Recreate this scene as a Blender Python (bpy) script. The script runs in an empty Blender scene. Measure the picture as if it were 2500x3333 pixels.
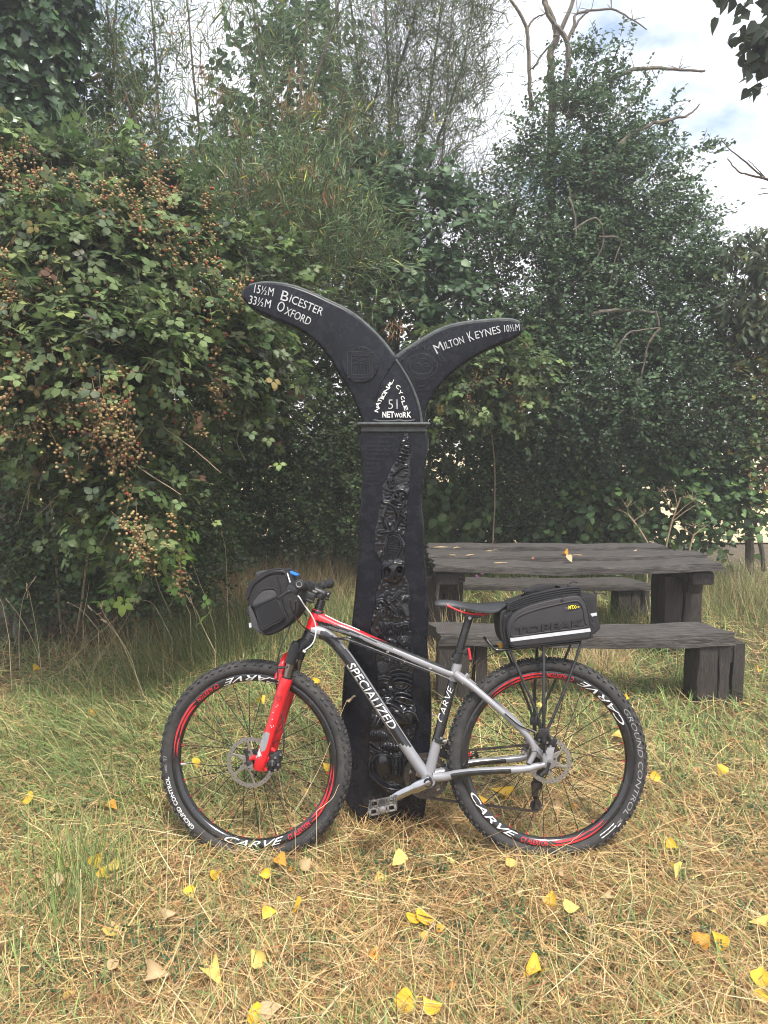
import bpy, bmesh, math, random
import numpy as np
from mathutils import Vector, Matrix
random.seed(11)
rng = np.random.default_rng(11)
sc = bpy.context.scene
col = sc.collection
PI = math.pi

# ---------------------------------------------------------------- camera
FOC, CX, CY, CAMH = 2312.0, 1250.0, 1666.5, 1.53
PITCH = math.atan(218.5 / 2312.0)
CP, SP = math.cos(PITCH), math.sin(PITCH)
cam_data = bpy.data.cameras.new('camera')
cam = bpy.data.objects.new('camera', cam_data)
col.objects.link(cam)
cam.location = (0, 0, CAMH)
cam.rotation_euler = (PI / 2 - PITCH, 0, 0)
cam_data.sensor_fit = 'VERTICAL'
cam_data.sensor_height = 36.0
cam_data.lens = 36.0 * FOC / 3333.0
cam_data.clip_start = 0.05
cam_data.clip_end = 3000
sc.camera = cam

# ---------------------------------------------------------------- sky and sun
SUN_EL, SUN_ROT = math.radians(61), math.radians(158)
world = bpy.data.worlds.new('World')
sc.world = world
world.use_nodes = True
wt = world.node_tree
wt.nodes.clear()
def wn(t, **k):
    n = wt.nodes.new(t)
    for a, b in k.items(): setattr(n, a, b)
    return n
w_out = wn('ShaderNodeOutputWorld'); w_bg = wn('ShaderNodeBackground')
w_bg.inputs['Strength'].default_value = 0.12
w_sky = wn('ShaderNodeTexSky'); w_sky.sky_type = 'NISHITA'; w_sky.sun_disc = False
w_sky.sun_elevation = SUN_EL; w_sky.sun_rotation = SUN_ROT
w_tc = wn('ShaderNodeTexCoord'); w_sep = wn('ShaderNodeSeparateXYZ')
wt.links.new(w_tc.outputs['Generated'], w_sep.inputs[0])
w_z = wn('ShaderNodeMath', operation='MAXIMUM'); wt.links.new(w_sep.outputs['Z'], w_z.inputs[0]); w_z.inputs[1].default_value = 0.0
w_z2 = wn('ShaderNodeMath', operation='ADD'); wt.links.new(w_z.outputs[0], w_z2.inputs[0]); w_z2.inputs[1].default_value = 0.22
w_div = wn('ShaderNodeVectorMath', operation='DIVIDE')
w_cmb = wn('ShaderNodeCombineXYZ')
for i in range(3): wt.links.new(w_z2.outputs[0], w_cmb.inputs[i])
wt.links.new(w_tc.outputs['Generated'], w_div.inputs[0]); wt.links.new(w_cmb.outputs[0], w_div.inputs[1])
w_off = wn('ShaderNodeVectorMath', operation='ADD'); w_off.inputs[1].default_value = (3.405, 7.538, 0)
wt.links.new(w_div.outputs[0], w_off.inputs[0])
w_n1 = wn('ShaderNodeTexNoise'); w_n1.inputs['Scale'].default_value = 1.9; w_n1.inputs['Detail'].default_value = 7; w_n1.inputs['Roughness'].default_value = 0.56
w_n2 = wn('ShaderNodeTexNoise'); w_n2.inputs['Scale'].default_value = 3.3; w_n2.inputs['Detail'].default_value = 5
wt.links.new(w_off.outputs[0], w_n1.inputs['Vector']); wt.links.new(w_off.outputs[0], w_n2.inputs['Vector'])
w_r1 = wn('ShaderNodeValToRGB'); w_r1.color_ramp.elements[0].position = 0.29; w_r1.color_ramp.elements[1].position = 0.42
wt.links.new(w_n1.outputs['Fac'], w_r1.inputs[0])
w_r2 = wn('ShaderNodeValToRGB')
w_r2.color_ramp.elements[0].position = 0.3; w_r2.color_ramp.elements[0].color = (4.2, 4.5, 5.3, 1)
w_r2.color_ramp.elements[1].position = 0.6; w_r2.color_ramp.elements[1].color = (6.2, 6.3, 6.8, 1)
wt.links.new(w_n2.outputs['Fac'], w_r2.inputs[0])
w_mix = wn('ShaderNodeMixRGB')
wt.links.new(w_r1.outputs[0], w_mix.inputs[0]); wt.links.new(w_sky.outputs[0], w_mix.inputs[1]); wt.links.new(w_r2.outputs[0], w_mix.inputs[2])
wt.links.new(w_mix.outputs[0], w_bg.inputs[0]); wt.links.new(w_bg.outputs[0], w_out.inputs[0])
sun_d = bpy.data.lights.new('sun', 'SUN'); sun_d.energy = 3.0; sun_d.angle = math.radians(12); sun_d.color = (1.0, 0.95, 0.87)
sun = bpy.data.objects.new('sun', sun_d); col.objects.link(sun)
_sd = Vector((math.sin(SUN_ROT) * math.cos(SUN_EL), math.cos(SUN_ROT) * math.cos(SUN_EL), math.sin(SUN_EL)))
sun.rotation_euler = _sd.to_track_quat('Z', 'Y').to_euler()
sun.location = _sd * 50
sc.view_settings.view_transform = 'Standard'
sc.view_settings.look = 'None'
sc.view_settings.exposure = 1.15
sc.view_settings.gamma = 1.0
sc.view_settings.use_curve_mapping = False
sc.render.engine = 'CYCLES'
sc.cycles.max_bounces = 6; sc.cycles.diffuse_bounces = 3; sc.cycles.glossy_bounces = 3; sc.cycles.transmission_bounces = 3
sc.cycles.filter_width = 1.05; sc.cycles.use_denoising = True; sc.cycles.denoiser = 'OPENIMAGEDENOISE'; sc.cycles.denoising_input_passes = 'RGB_ALBEDO_NORMAL'; sc.cycles.denoising_prefilter = 'ACCURATE'

# ---------------------------------------------------------------- measuring helpers
def ray(px, py):
    u = (px - CX) / FOC; v = (CY - py) / FOC
    return Vector((u, CP + v * SP, -SP + v * CP))
def at(px, py, Y):                       # the point seen at a photo pixel on the vertical plane y = Y
    d = ray(px, py); k = Y / d.y
    return Vector((d.x * k, Y, CAMH + d.z * k))
def at_z(px, py, z=0.0):                 # the same on a level plane
    d = ray(px, py); k = (z - CAMH) / d.z
    return Vector((d.x * k, d.y * k, z))
def project(P):                          # numpy (N,3) -> pixel x, y, depth
    P = np.asarray(P, float)
    dz = P[:, 2] - CAMH
    dep = P[:, 1] * CP - dz * SP
    up = P[:, 1] * SP + dz * CP
    return CX + FOC * P[:, 0] / dep, CY - FOC * up / dep, dep

# ---------------------------------------------------------------- materials
def mat(name, base, rough=0.6, metal=0.0, var=0.0, vscale=20.0, bump=0.0, bscale=60.0, spec=0.5, coat=0.0, attr=False, trans=0.0, dirt=None, dscale=8.0, damt=0.5, stretch=None, rand=0.0):
    m = bpy.data.materials.new(name); m.use_nodes = True
    nt = m.node_tree; nt.nodes.clear()
    N = lambda t: nt.nodes.new(t)
    out = N('ShaderNodeOutputMaterial'); p = N('ShaderNodeBsdfPrincipled')
    p.inputs['Roughness'].default_value = rough; p.inputs['Metallic'].default_value = metal
    p.inputs['Specular IOR Level'].default_value = spec; p.inputs['Coat Weight'].default_value = coat
    p.inputs['Coat Roughness'].default_value = 0.12
    tc = N('ShaderNodeTexCoord'); vec = tc.outputs['Object']
    if stretch:
        mp = N('ShaderNodeMapping'); mp.inputs['Scale'].default_value = stretch
        nt.links.new(vec, mp.inputs[0]); vec = mp.outputs[0]
    if attr:
        a = N('ShaderNodeAttribute'); a.attribute_name = 'Col'; c = a.outputs['Color']
    else:
        a = N('ShaderNodeRGB'); a.outputs[0].default_value = (*base, 1); c = a.outputs[0]
    if var > 0:
        n = N('ShaderNodeTexNoise'); n.inputs['Scale'].default_value = vscale; n.inputs['Detail'].default_value = 6
        nt.links.new(vec, n.inputs['Vector'])
        mr = N('ShaderNodeMapRange'); mr.inputs['From Min'].default_value = .25; mr.inputs['From Max'].default_value = .75
        mr.inputs['To Min'].default_value = 1 - var; mr.inputs['To Max'].default_value = 1 + var
        nt.links.new(n.outputs['Fac'], mr.inputs[0])
        mx = N('ShaderNodeVectorMath'); mx.operation = 'SCALE'
        nt.links.new(c, mx.inputs[0]); nt.links.new(mr.outputs[0], mx.inputs['Scale']); c = mx.outputs[0]
    if rand > 0:
        oi = N('ShaderNodeObjectInfo'); mr = N('ShaderNodeMapRange')
        mr.inputs['To Min'].default_value = 1 - rand; mr.inputs['To Max'].default_value = 1 + rand
        nt.links.new(oi.outputs['Random'], mr.inputs[0])
        mx = N('ShaderNodeVectorMath'); mx.operation = 'SCALE'
        nt.links.new(c, mx.inputs[0]); nt.links.new(mr.outputs[0], mx.inputs['Scale']); c = mx.outputs[0]
    if dirt:
        n = N('ShaderNodeTexNoise'); n.inputs['Scale'].default_value = dscale; n.inputs['Detail'].default_value = 9; n.inputs['Roughness'].default_value = .7
        nt.links.new(vec, n.inputs['Vector'])
        mr = N('ShaderNodeMapRange'); mr.inputs['From Min'].default_value = .52; mr.inputs['From Max'].default_value = .72
        mr.inputs['To Max'].default_value = damt
        nt.links.new(n.outputs['Fac'], mr.inputs[0])
        mx = N('ShaderNodeMixRGB'); mx.inputs[2].default_value = (*dirt, 1)
        nt.links.new(mr.outputs[0], mx.inputs[0]); nt.links.new(c, mx.inputs[1]); c = mx.outputs[0]
        rr = N('ShaderNodeMapRange'); rr.inputs['To Min'].default_value = rough; rr.inputs['To Max'].default_value = .85
        nt.links.new(mr.outputs[0], rr.inputs[0]); nt.links.new(rr.outputs[0], p.inputs['Roughness'])
    nt.links.new(c, p.inputs['Base Color'])
    if bump > 0:
        n = N('ShaderNodeTexNoise'); n.inputs['Scale'].default_value = bscale; n.inputs['Detail'].default_value = 8
        nt.links.new(vec, n.inputs['Vector'])
        b = N('ShaderNodeBump'); b.inputs['Strength'].default_value = bump; b.inputs['Distance'].default_value = .01
        nt.links.new(n.outputs['Fac'], b.inputs['Height']); nt.links.new(b.outputs[0], p.inputs['Normal'])
    if trans > 0:
        t = N('ShaderNodeBsdfTranslucent'); mx = N('ShaderNodeMixShader'); mx.inputs[0].default_value = trans
        nt.links.new(c, t.inputs[0]); nt.links.new(p.outputs[0], mx.inputs[1]); nt.links.new(t.outputs[0], mx.inputs[2])
        nt.links.new(mx.outputs[0], out.inputs[0])
    else:
        nt.links.new(p.outputs[0], out.inputs[0])
    return m

# ---------------------------------------------------------------- object helpers
def link(name, data, mats=None, parent=None, world_coords=False):
    o = bpy.data.objects.new(name, data); col.objects.link(o)
    if mats is not None and data is not None:
        for m in (mats if isinstance(mats, (list, tuple)) else [mats]): data.materials.append(m)
    if parent:
        o.parent = parent
        if world_coords: o.matrix_parent_inverse = parent.matrix_basis.inverted()
    return o
def tag(o, label=None, cat=None, group=None, kind=None):
    if label: o['label'] = label
    if cat: o['category'] = cat
    if group: o['group'] = group
    if kind: o['kind'] = kind
    return o
def empty(name, loc, label=None, cat=None, group=None, matrix=None):
    o = bpy.data.objects.new(name, None); col.objects.link(o)
    o.empty_display_size = .05
    if matrix is not None: o.matrix_basis = matrix
    else: o.matrix_basis = Matrix.Translation(loc)
    return tag(o, label, cat, group)

class MB:
    def __init__(s): s.v = []; s.f = []; s.m = []
    def add(s, verts, faces, m=0):
        k = len(s.v); s.v.extend([tuple(p) for p in verts])
        for i, f in enumerate(faces):
            s.f.append([j + k for j in f]); s.m.append(m[i] if isinstance(m, list) else m)
        return s
    def box(s, c, size, R=None, m=0, taper=1.0):
        c = Vector(c); x, y, z = [d / 2 for d in size]
        vs = []
        for dz, t in ((-z, 1.0), (z, taper)):
            for dx, dy in ((-x, -y), (x, -y), (x, y), (-x, y)):
                p = Vector((dx * t, dy * t, dz))
                if R is not None: p = R @ p
                vs.append(c + p)
        return s.add(vs, [(3, 2, 1, 0), (4, 5, 6, 7), (0, 1, 5, 4), (1, 2, 6, 5), (2, 3, 7, 6), (3, 0, 4, 7)], m)
    def tube(s, pts, r, n=8, m=0, cap=True, side=None, flat=1.0, cf=None):
        # side: fixed lateral axis (frame tubes) ; flat: lateral radius / vertical radius ; cf(t, angle) -> material
        pts = [Vector(p) for p in pts]; K = len(pts)
        rs = r if isinstance(r, (list, tuple, np.ndarray)) else [r] * K
        vs = []; prev = None; L = [0]
        for i in range(1, K): L.append(L[-1] + (pts[i] - pts[i - 1]).length)
        for i, p in enumerate(pts):
            T = (pts[min(i + 1, K - 1)] - pts[max(i - 1, 0)])
            T = T.normalized() if T.length > 1e-9 else Vector((0, 0, 1))
            if side is not None:
                B = Vector(side); Nn = T.cross(B)
                if Nn.z < 0 and abs(Nn.z) > 1e-6: Nn = -Nn
                Nn.normalize()
            else:
                if prev is None:
                    a = Vector((0, 0, 1)) if abs(T.z) < .9 else Vector((1, 0, 0))
                    Nn = (a - T * a.dot(T)).normalized()
                else:
                    Nn = prev - T * prev.dot(T)
                    Nn = Nn.normalized() if Nn.length > 1e-6 else prev
                B = T.cross(Nn)
            prev = Nn
            for j in range(n):
                a = 2 * PI * j / n
                vs.append(p + Nn * (rs[i] * math.cos(a)) + B * (rs[i] * flat * math.sin(a)))
        fs = []; ms = []
        for i in range(K - 1):
            for j in range(n):
                j2 = (j + 1) % n
                fs.append((i * n + j, i * n + j2, (i + 1) * n + j2, (i + 1) * n + j))
                ms.append(cf((L[i] + L[i + 1]) / 2 / max(L[-1], 1e-9), 360.0 * (j + .5) / n) if cf else m)
        if cap:
            fs.append(tuple(range(n - 1, -1, -1))); ms.append(ms[0])
            fs.append(tuple((K - 1) * n + j for j in range(n))); ms.append(ms[-2])
        return s.add(vs, fs, ms)
    def lathe(s, prof, n=48, origin=(0, 0, 0), axis='Y', m=0, closed=False, a0=0.0, a1=None, cf=None):
        # prof: (radius, along-axis); axis Y: circle in XZ, angle measured from +X towards +Z
        o = Vector(origin); full = a1 is None
        A = [a0 + (2 * PI if full else a1 - a0) * i / n for i in range(n if full else n + 1)]
        P = len(prof); vs = []
        for a in A:
            for (r, h) in prof:
                if axis == 'Y': vs.append(o + Vector((r * math.cos(a), h, r * math.sin(a))))
                elif axis == 'Z': vs.append(o + Vector((r * math.cos(a), r * math.sin(a), h)))
                else: vs.append(o + Vector((h, r * math.cos(a), r * math.sin(a))))
        fs = []; ms = []
        na = len(A)
        for i in range(na if full else na - 1):
            i2 = (i + 1) % na
            for j in range(P if closed else P - 1):
                j2 = (j + 1) % P
                fs.append((i * P + j, i * P + j2, i2 * P + j2, i2 * P + j)); ms.append(cf(i, j) if cf else m)
        return s.add(vs, fs, ms)
    def ball(s, c, r, m=0, seg=8, ring=6, R=None):
        c = Vector(c); r = Vector(r) if not isinstance(r, (int, float)) else Vector((r, r, r))
        vs = [];
        for i in range(1, ring):
            for j in range(seg):
                a = PI * i / ring; b = 2 * PI * j / seg
                p = Vector((r.x * math.sin(a) * math.cos(b), r.y * math.sin(a) * math.sin(b), r.z * math.cos(a)))
                vs.append(c + (R @ p if R else p))
        top = Vector((0, 0, r.z)); vs.append(c + (R @ top if R else top)); vs.append(c - (R @ top if R else top))
        fs = []
        for i in range(ring - 2):
            for j in range(seg):
                fs.append((i * seg + j, (i + 1) * seg + j, (i + 1) * seg + (j + 1) % seg, i * seg + (j + 1) % seg))
        a = (ring - 1) * seg
        for j in range(seg):
            fs.append((a, j, (j + 1) % seg)); fs.append((a + 1, (ring - 2) * seg + (j + 1) % seg, (ring - 2) * seg + j))
        return s.add(vs, fs, m)
    def mesh(s, name, smooth=True, angle=40, bevel=0.0, bseg=2, fix=True):
        me = bpy.data.meshes.new(name); me.from_pydata(s.v, [], s.f)
        me.polygons.foreach_set('material_index', s.m)
        if fix or bevel > 0:
            bm = bmesh.new(); bm.from_mesh(me)
            if bevel > 0:
                es = [e for e in bm.edges if len(e.link_faces) == 2 and e.calc_face_angle(0) > math.radians(50)]
                bmesh.ops.bevel(bm, geom=es, offset=bevel, segments=bseg, profile=.5, affect='EDGES', clamp_overlap=True)
            if fix: bmesh.ops.recalc_face_normals(bm, faces=bm.faces)
            bm.to_mesh(me); bm.free()
        if smooth:
            me.shade_smooth(); me.set_sharp_from_angle(angle=math.radians(angle))
        me.update()
        return me
    def build(s, name, mats, parent=None, **k):
        return link(name, s.mesh(name, **k), mats, parent)

def spline(pts, n=6, closed=False):
    P = [Vector(p) for p in pts]; K = len(P); out = []
    g = (lambda i: P[i % K]) if closed else (lambda i: P[max(0, min(K - 1, i))])
    for i in range(K if closed else K - 1):
        a, b, c, d = g(i - 1), g(i), g(i + 1), g(i + 2)
        for j in range(n):
            t = j / n
            out.append(.5 * ((2 * b) + (c - a) * t + (2 * a - 5 * b + 4 * c - d) * t * t + (3 * b - a - 3 * c + d) * t ** 3))
    if not closed: out.append(P[-1])
    return out

def slab(outline, off, bevel=0.0, bseg=3, name='slab', smooth=True, angle=35, both=True):
    # outline: list of Vectors (a planar ring); off: vector of thickness. Bevels only the rim edges.
    bm = bmesh.new()
    vs = [bm.verts.new(p) for p in outline]
    f = bm.faces.new(vs)
    r = bmesh.ops.extrude_face_region(bm, geom=[f])
    nv = [g for g in r['geom'] if isinstance(g, bmesh.types.BMVert)]
    bmesh.ops.translate(bm, verts=nv, vec=off)
    nvs = set(nv)
    if bevel > 0:
        es = [e for e in bm.edges if (e.verts[0] in nvs) == (e.verts[1] in nvs)]
        if not both: es = [e for e in es if e.verts[0] not in nvs]
        bmesh.ops.bevel(bm, geom=es, offset=bevel, segments=bseg, profile=.5, affect='EDGES', clamp_overlap=True)
    bmesh.ops.recalc_face_normals(bm, faces=bm.faces)
    big = [f for f in bm.faces if len(f.verts) > 4]
    bmesh.ops.triangulate(bm, faces=big)
    me = bpy.data.meshes.new(name); bm.to_mesh(me); bm.free()
    if smooth: me.shade_smooth(); me.set_sharp_from_angle(angle=math.radians(angle))
    return me

# flat lettering: triangles of a text, unit box (0..1 both ways)
_tc = {}
def text_tris(s, bold=0.0, shear=0.0, cuts=0):
    key = (s, bold, shear, cuts)
    if key in _tc: return _tc[key]
    cu = bpy.data.curves.new('t', 'FONT'); cu.body = s; cu.offset = bold; cu.shear = shear; cu.resolution_u = 3
    ob = bpy.data.objects.new('t', cu); col.objects.link(ob)
    dg = bpy.context.evaluated_depsgraph_get(); dg.update()
    me = bpy.data.meshes.new_from_object(ob.evaluated_get(dg))
    V = [tuple(v.co) for v in me.vertices]; F = [tuple(p.vertices) for p in me.polygons]
    bpy.data.objects.remove(ob); bpy.data.curves.remove(cu); bpy.data.meshes.remove(me)
    if cuts:
        bm = bmesh.new(); bv = [bm.verts.new(v) for v in V]
        for f in F:
            try: bm.faces.new([bv[i] for i in f])
            except ValueError: pass
        ya = min(v[1] for v in V); yb = max(v[1] for v in V)
        for c in range(1, cuts):
            bmesh.ops.bisect_plane(bm, geom=bm.verts[:] + bm.edges[:] + bm.faces[:], plane_co=(0, ya + (yb - ya) * c / cuts, 0), plane_no=(0, 1, 0))
        bm.verts.index_update(); V = [tuple(v.co) for v in bm.verts]; F = [tuple(v.index for v in f.verts) for f in bm.faces]; bm.free()
    x0 = min(v[0] for v in V); x1 = max(v[0] for v in V); y0 = min(v[1] for v in V); y1 = max(v[1] for v in V)
    V = [((v[0] - x0) / (x1 - x0), (v[1] - y0) / (y1 - y0)) for v in V]
    _tc[key] = (V, F)
    return V, F
def text_on(mb, s, fn, thick=None, bold=0.0, shear=0.0, m=0, cuts=0):
    # fn(u, v) -> point ; thick: vector raised towards the viewer
    V, F = text_tris(s, bold, shear, cuts)
    P = [Vector(fn(u, v)) for u, v in V]
    if thick is None: return mb.add(P, F, m)
    th = Vector(thick)
    mb.add([p + th for p in P], F, m)
    cnt = {}
    for f in F:
        for a, b in zip(f, f[1:] + f[:1]): cnt[(min(a, b), max(a, b))] = cnt.get((min(a, b), max(a, b)), 0) + 1
    vs = []; fs = []
    for (a, b), c in cnt.items():
        if c == 1:
            k = len(vs); vs += [P[a], P[b], P[b] + th, P[a] + th]; fs.append((k, k + 1, k + 2, k + 3))
    return mb.add(vs, fs, m)

# big meshes straight from numpy
def np_mesh(name, V, F, colr=None, smooth=False):
    me = bpy.data.meshes.new(name)
    V = np.ascontiguousarray(V, dtype=np.float32).reshape(-1, 3); F = np.ascontiguousarray(F, dtype=np.int32)
    k = F.shape[1]
    me.vertices.add(len(V)); me.vertices.foreach_set('co', V.ravel())
    me.loops.add(F.size); me.loops.foreach_set('vertex_index', F.ravel())
    me.polygons.add(len(F)); me.polygons.foreach_set('loop_start', np.arange(0, F.size, k, dtype=np.int32))
    if smooth: me.polygons.foreach_set('use_smooth', np.ones(len(F), dtype=bool))
    me.update(calc_edges=True)
    if colr is not None:
        at_ = me.color_attributes.new('Col', 'FLOAT_COLOR', 'POINT')
        c4 = np.ones((len(V), 4), dtype=np.float32); c4[:, :3] = colr
        at_.data.foreach_set('color', c4.ravel())
    return me
def unit(a): return a / np.maximum(np.linalg.norm(a, axis=-1, keepdims=True), 1e-9)
def frames(axis, normal):
    X = unit(axis); Z = unit(normal - X * np.sum(normal * X, -1, keepdims=True)); Y = np.cross(Z, X)
    return np.stack([X, Y, Z], -1)           # columns
def scatter(tv, tf, pos, fr, scale, colr, tcol=None):
    tv = np.asarray(tv, float); tf = np.asarray(tf, int); N = len(pos); K = len(tv)
    if np.ndim(scale) == 1: scale = scale[:, None, None]
    V = np.einsum('nij,kj->nki', fr, tv) * scale + pos[:, None, :]
    F = (tf[None] + (np.arange(N) * K)[:, None, None]).reshape(-1, tf.shape[1])
    C = np.repeat(colr[:, None, :], K, 1)
    if tcol is not None: C = C * np.asarray(tcol)[None, :, None]
    return V.reshape(-1, 3), F, C.reshape(-1, 3)
# ---------------------------------------------------------------- ground, field, far trees
M_soil = mat('soil', (.085, .06, .034), .95, var=.45, vscale=9, bump=.5, bscale=40, dirt=(.075, .085, .03), dscale=2.2, damt=.8)
M_field = mat('stubble', (.56, .44, .23), .95, var=.2, vscale=1.5, bump=.3, bscale=20)
M_leaf = mat('leaf', (.06, .09, .03), .5, attr=True, trans=.38, spec=.4)
M_leafgloss = mat('leaf_glossy', (.04, .08, .03), .36, attr=True, trans=.15, spec=.5)
M_grass = mat('grass_blade', (.2, .2, .1), .62, attr=True, trans=.18, spec=.3)
M_bark = mat('bark', (.11, .09, .068), .9, var=.4, vscale=18, bump=.8, bscale=45, dirt=(.16, .17, .11), dscale=7, damt=.5)
M_deadwood = mat('dead_wood', (.125, .105, .085), .9, var=.35, vscale=25, bump=.6, bscale=60, dirt=(.30, .24, .07), dscale=9, damt=.6)
M_twig = mat('twig', (.10, .072, .045), .85, var=.3, vscale=30)
M_paletwig = mat('pale_twig', (.30, .235, .15), .85, var=.3, vscale=30)

def sheet(name, x0, x1, y0, y1, z, nx, ny, m, wob=0.0):
    xs = np.linspace(x0, x1, nx + 1); ys = np.linspace(y0, y1, ny + 1)
    X, Y = np.meshgrid(xs, ys)
    Z = z + wob * (np.sin(X * 2.1 + .6) * np.cos(Y * 1.7) + .6 * np.sin(X * 4.3 + Y * 3.1))
    V = np.stack([X, Y, Z], -1).reshape(-1, 3)
    i = np.arange(ny)[:, None] * (nx + 1) + np.arange(nx)[None]
    F = np.stack([i, i + 1, i + nx + 2, i + nx + 1], -1).reshape(-1, 4)
    return tag(link(name, np_mesh(name, V, F, smooth=True), m), kind='structure')
sheet('ground', -210, 210, -210, 210, -.03, 8, 8, M_soil)
sheet('meadow_soil', -9, 9, -2, 10.9, -.006, 60, 44, M_soil, wob=.008)
sheet('field', -205, 205, 11.0, 190, .012, 8, 8, M_field)

def clump(P, f=1.0, seed=0.0):
    x, y, z = P[:, 0] * f, P[:, 1] * f, P[:, 2] * f
    return (np.sin(5.1 * x + 2.3 * z + seed) * np.cos(4.7 * z - 1.9 * y + 1.3 * seed) + np.sin(9.3 * z + 4.1 * y + 2 * seed) * np.cos(8.1 * x - 3.0 * y + .7)
            + .6 * np.sin(17 * x + seed) * np.sin(15 * z + 11 * y)) / 2.6

# ---------------------------------------------------------------- leaf shapes (unit length along +X, face towards +Z)
def leaflet(w, fold=.16, droop=.18, xs=(0, .3, .7, 1), ws=(0, .95, .75, 0), org=(0, 0), ang=0, ln=1.0):
    v = []; f = []; K = len(xs)
    for x, a in zip(xs, ws):
        z = -droop * x * x
        v += [(x, 0, z), (x, a * w, z + fold * a * w), (x, -a * w, z + fold * a * w)]
    for i in range(K - 1):
        a, b = 3 * i, 3 * i + 3
        for s in (1, 2):
            t = [(a, b, b + s), (a, b + s, a + s)]
            if s == 2: t = [(q[0], q[2], q[1]) for q in t]
            for q in t:
                if i == 0 and (a + s) in q: continue
                if i == K - 2 and (b + s) in q and b in q: q = (a, b, a + s) if s == 1 else (a, a + s, b)
                f.append(q)
    c, s_ = math.cos(ang), math.sin(ang)
    v = [(org[0] + ln * (x * c - y * s_), org[1] + ln * (x * s_ + y * c), ln * z) for x, y, z in v]
    return v, [q for q in f if len(set(q)) == 3]
def join(*parts):
    V = []; F = []
    for v, f in parts:
        k = len(V); V += v; F += [tuple(i + k for i in q) for q in f]
    return np.array(V), np.array(F)
def fan(half, zc=.06, droop=.12):
    # outline of the upper half from base to tip; mirrored about the midrib
    V = [(x, y, .22 * y - droop * x * x) for x, y in half]; n = len(V)
    V += [(x, -y, .22 * y - droop * x * x) for x, y in half[1:-1]]
    c = len(V); V.append((.42, 0, -droop * .17))
    F = []
    for i in range(n - 1): F.append((c, i + 1, i))
    low = [0] + list(range(n, n + n - 2)) + [n - 1]
    for i in range(len(low) - 1): F.append((c, low[i], low[i + 1]))
    return np.array(V), np.array(F)
T_bramble = join(leaflet(.37, org=(.46, 0), ln=.62), leaflet(.36, org=(.36, .05), ang=1.32, ln=.54), leaflet(.36, org=(.36, -.05), ang=-1.32, ln=.54), ([(0, .012, 0), (0, -.012, 0), (.5, 0, 0)], [(0, 1, 2)]))
T_bramble5 = join(leaflet(.36, org=(.48, 0), ln=.6), leaflet(.34, org=(.42, .07), ang=1.05, ln=.5), leaflet(.34, org=(.42, -.07), ang=-1.05, ln=.5),
                  leaflet(.34, org=(.33, .05), ang=2.0, ln=.36), leaflet(.34, org=(.33, -.05), ang=-2.0, ln=.36), ([(0, .012, 0), (0, -.012, 0), (.5, 0, 0)], [(0, 1, 2)]))
T_ovate = join(leaflet(.33, droop=.22))
T_lance = join(leaflet(.17, droop=.3, fold=.3))
T_wither = join(leaflet(.022, droop=.5, fold=.8, xs=(0, .5, 1), ws=(0, 1, 0)))
T_willow = join(leaflet(.034, droop=.28, fold=.6, xs=(0, .5, 1), ws=(0, 1, 0)))
T_haw = (np.array([(0, 0, 0), (.42, .38, .09), (.36, 0, -.02), (.42, -.38, .09), (1, 0, -.12), (.74, .3, .0), (.74, -.3, .0)]), np.array([(0, 2, 1), (0, 3, 2), (2, 5, 1), (2, 4, 5), (2, 3, 6), (2, 6, 4)]))
T_small = (np.array([(0, 0, 0), (.45, .37, .06), (.45, -.37, .06), (1, 0, -.14)]), np.array([(0, 3, 1), (0, 2, 3)]))
T_ivy = fan([(0, 0), (-.12, .3), (.18, .52), (.32, .28), (.62, .34), (1, 0)])
T_delt = fan([(0, 0), (-.02, .28), (.18, .47), (.45, .38), (.75, .16), (1, 0)])
T_elm = join(leaflet(.4, droop=.2, fold=.2, xs=(0, .3, .68, 1), ws=(0, 1, .78, 0)))

def spray_leaves(P, D, k, L, size, out, face=.5, up=.9, rnd=.35, spread=1.0, along=.5, droop=.25, sj=.3):
    # k leaves along each of N twigs -> base points, frames, sizes
    N = len(P)
    t = (np.arange(k)[None] + rng.uniform(.2, .8, (N, k))) / k
    Ln = L * rng.uniform(.6, 1.25, N)
    pos = P[:, None] + D[:, None] * (Ln[:, None] * t)[..., None]
    pos[..., 2] -= droop * Ln[:, None] * t ** 2
    S = np.cross(D, np.array([0, 0, 1.0])) + rng.normal(0, .45, (N, 3)); S = unit(S)
    sg = np.where(np.arange(k) % 2 == 0, 1.0, -1.0)[None, :, None]
    ax = D[:, None] * along + S[:, None] * sg * spread + rng.normal(0, .28, (N, k, 3))
    nm = np.array([0, 0, up]) + out[:, None] * face + rng.normal(0, rnd, (N, k, 3))
    sz = size * rng.uniform(1 - sj, 1 + sj, (N, k))
    return pos.reshape(-1, 3), frames(ax.reshape(-1, 3), nm.reshape(-1, 3)), sz.reshape(-1)
def twig_strips(P, D, L, r, droop=.25):
    N = len(P); t = np.array([0, .5, 1.0])
    c = P[:, None] + D[:, None] * (L * t)[None, :, None]; c[..., 2] -= droop * L * t ** 2
    A = unit(np.cross(D, np.array([.3, .2, 1.0]))); B = np.cross(D, A)
    ring = []
    for q in range(3):
        a = 2 * PI * q / 3
        ring.append(c + (A * math.cos(a) + B * math.sin(a))[:, None] * (r * np.array([1, .75, .3]))[None, :, None])
    V = np.stack(ring, 2).reshape(N, 9, 3)
    f = []
    for i in range(2):
        for q in range(3):
            a, b = i * 3 + q, i * 3 + (q + 1) % 3
            if q < 2: f.append((a, b, b + 3)); f.append((a, b + 3, a + 3))
    F = (np.array(f)[None] + (np.arange(N) * 9)[:, None, None]).reshape(-1, 3)
    return V.reshape(-1, 3), F
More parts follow.
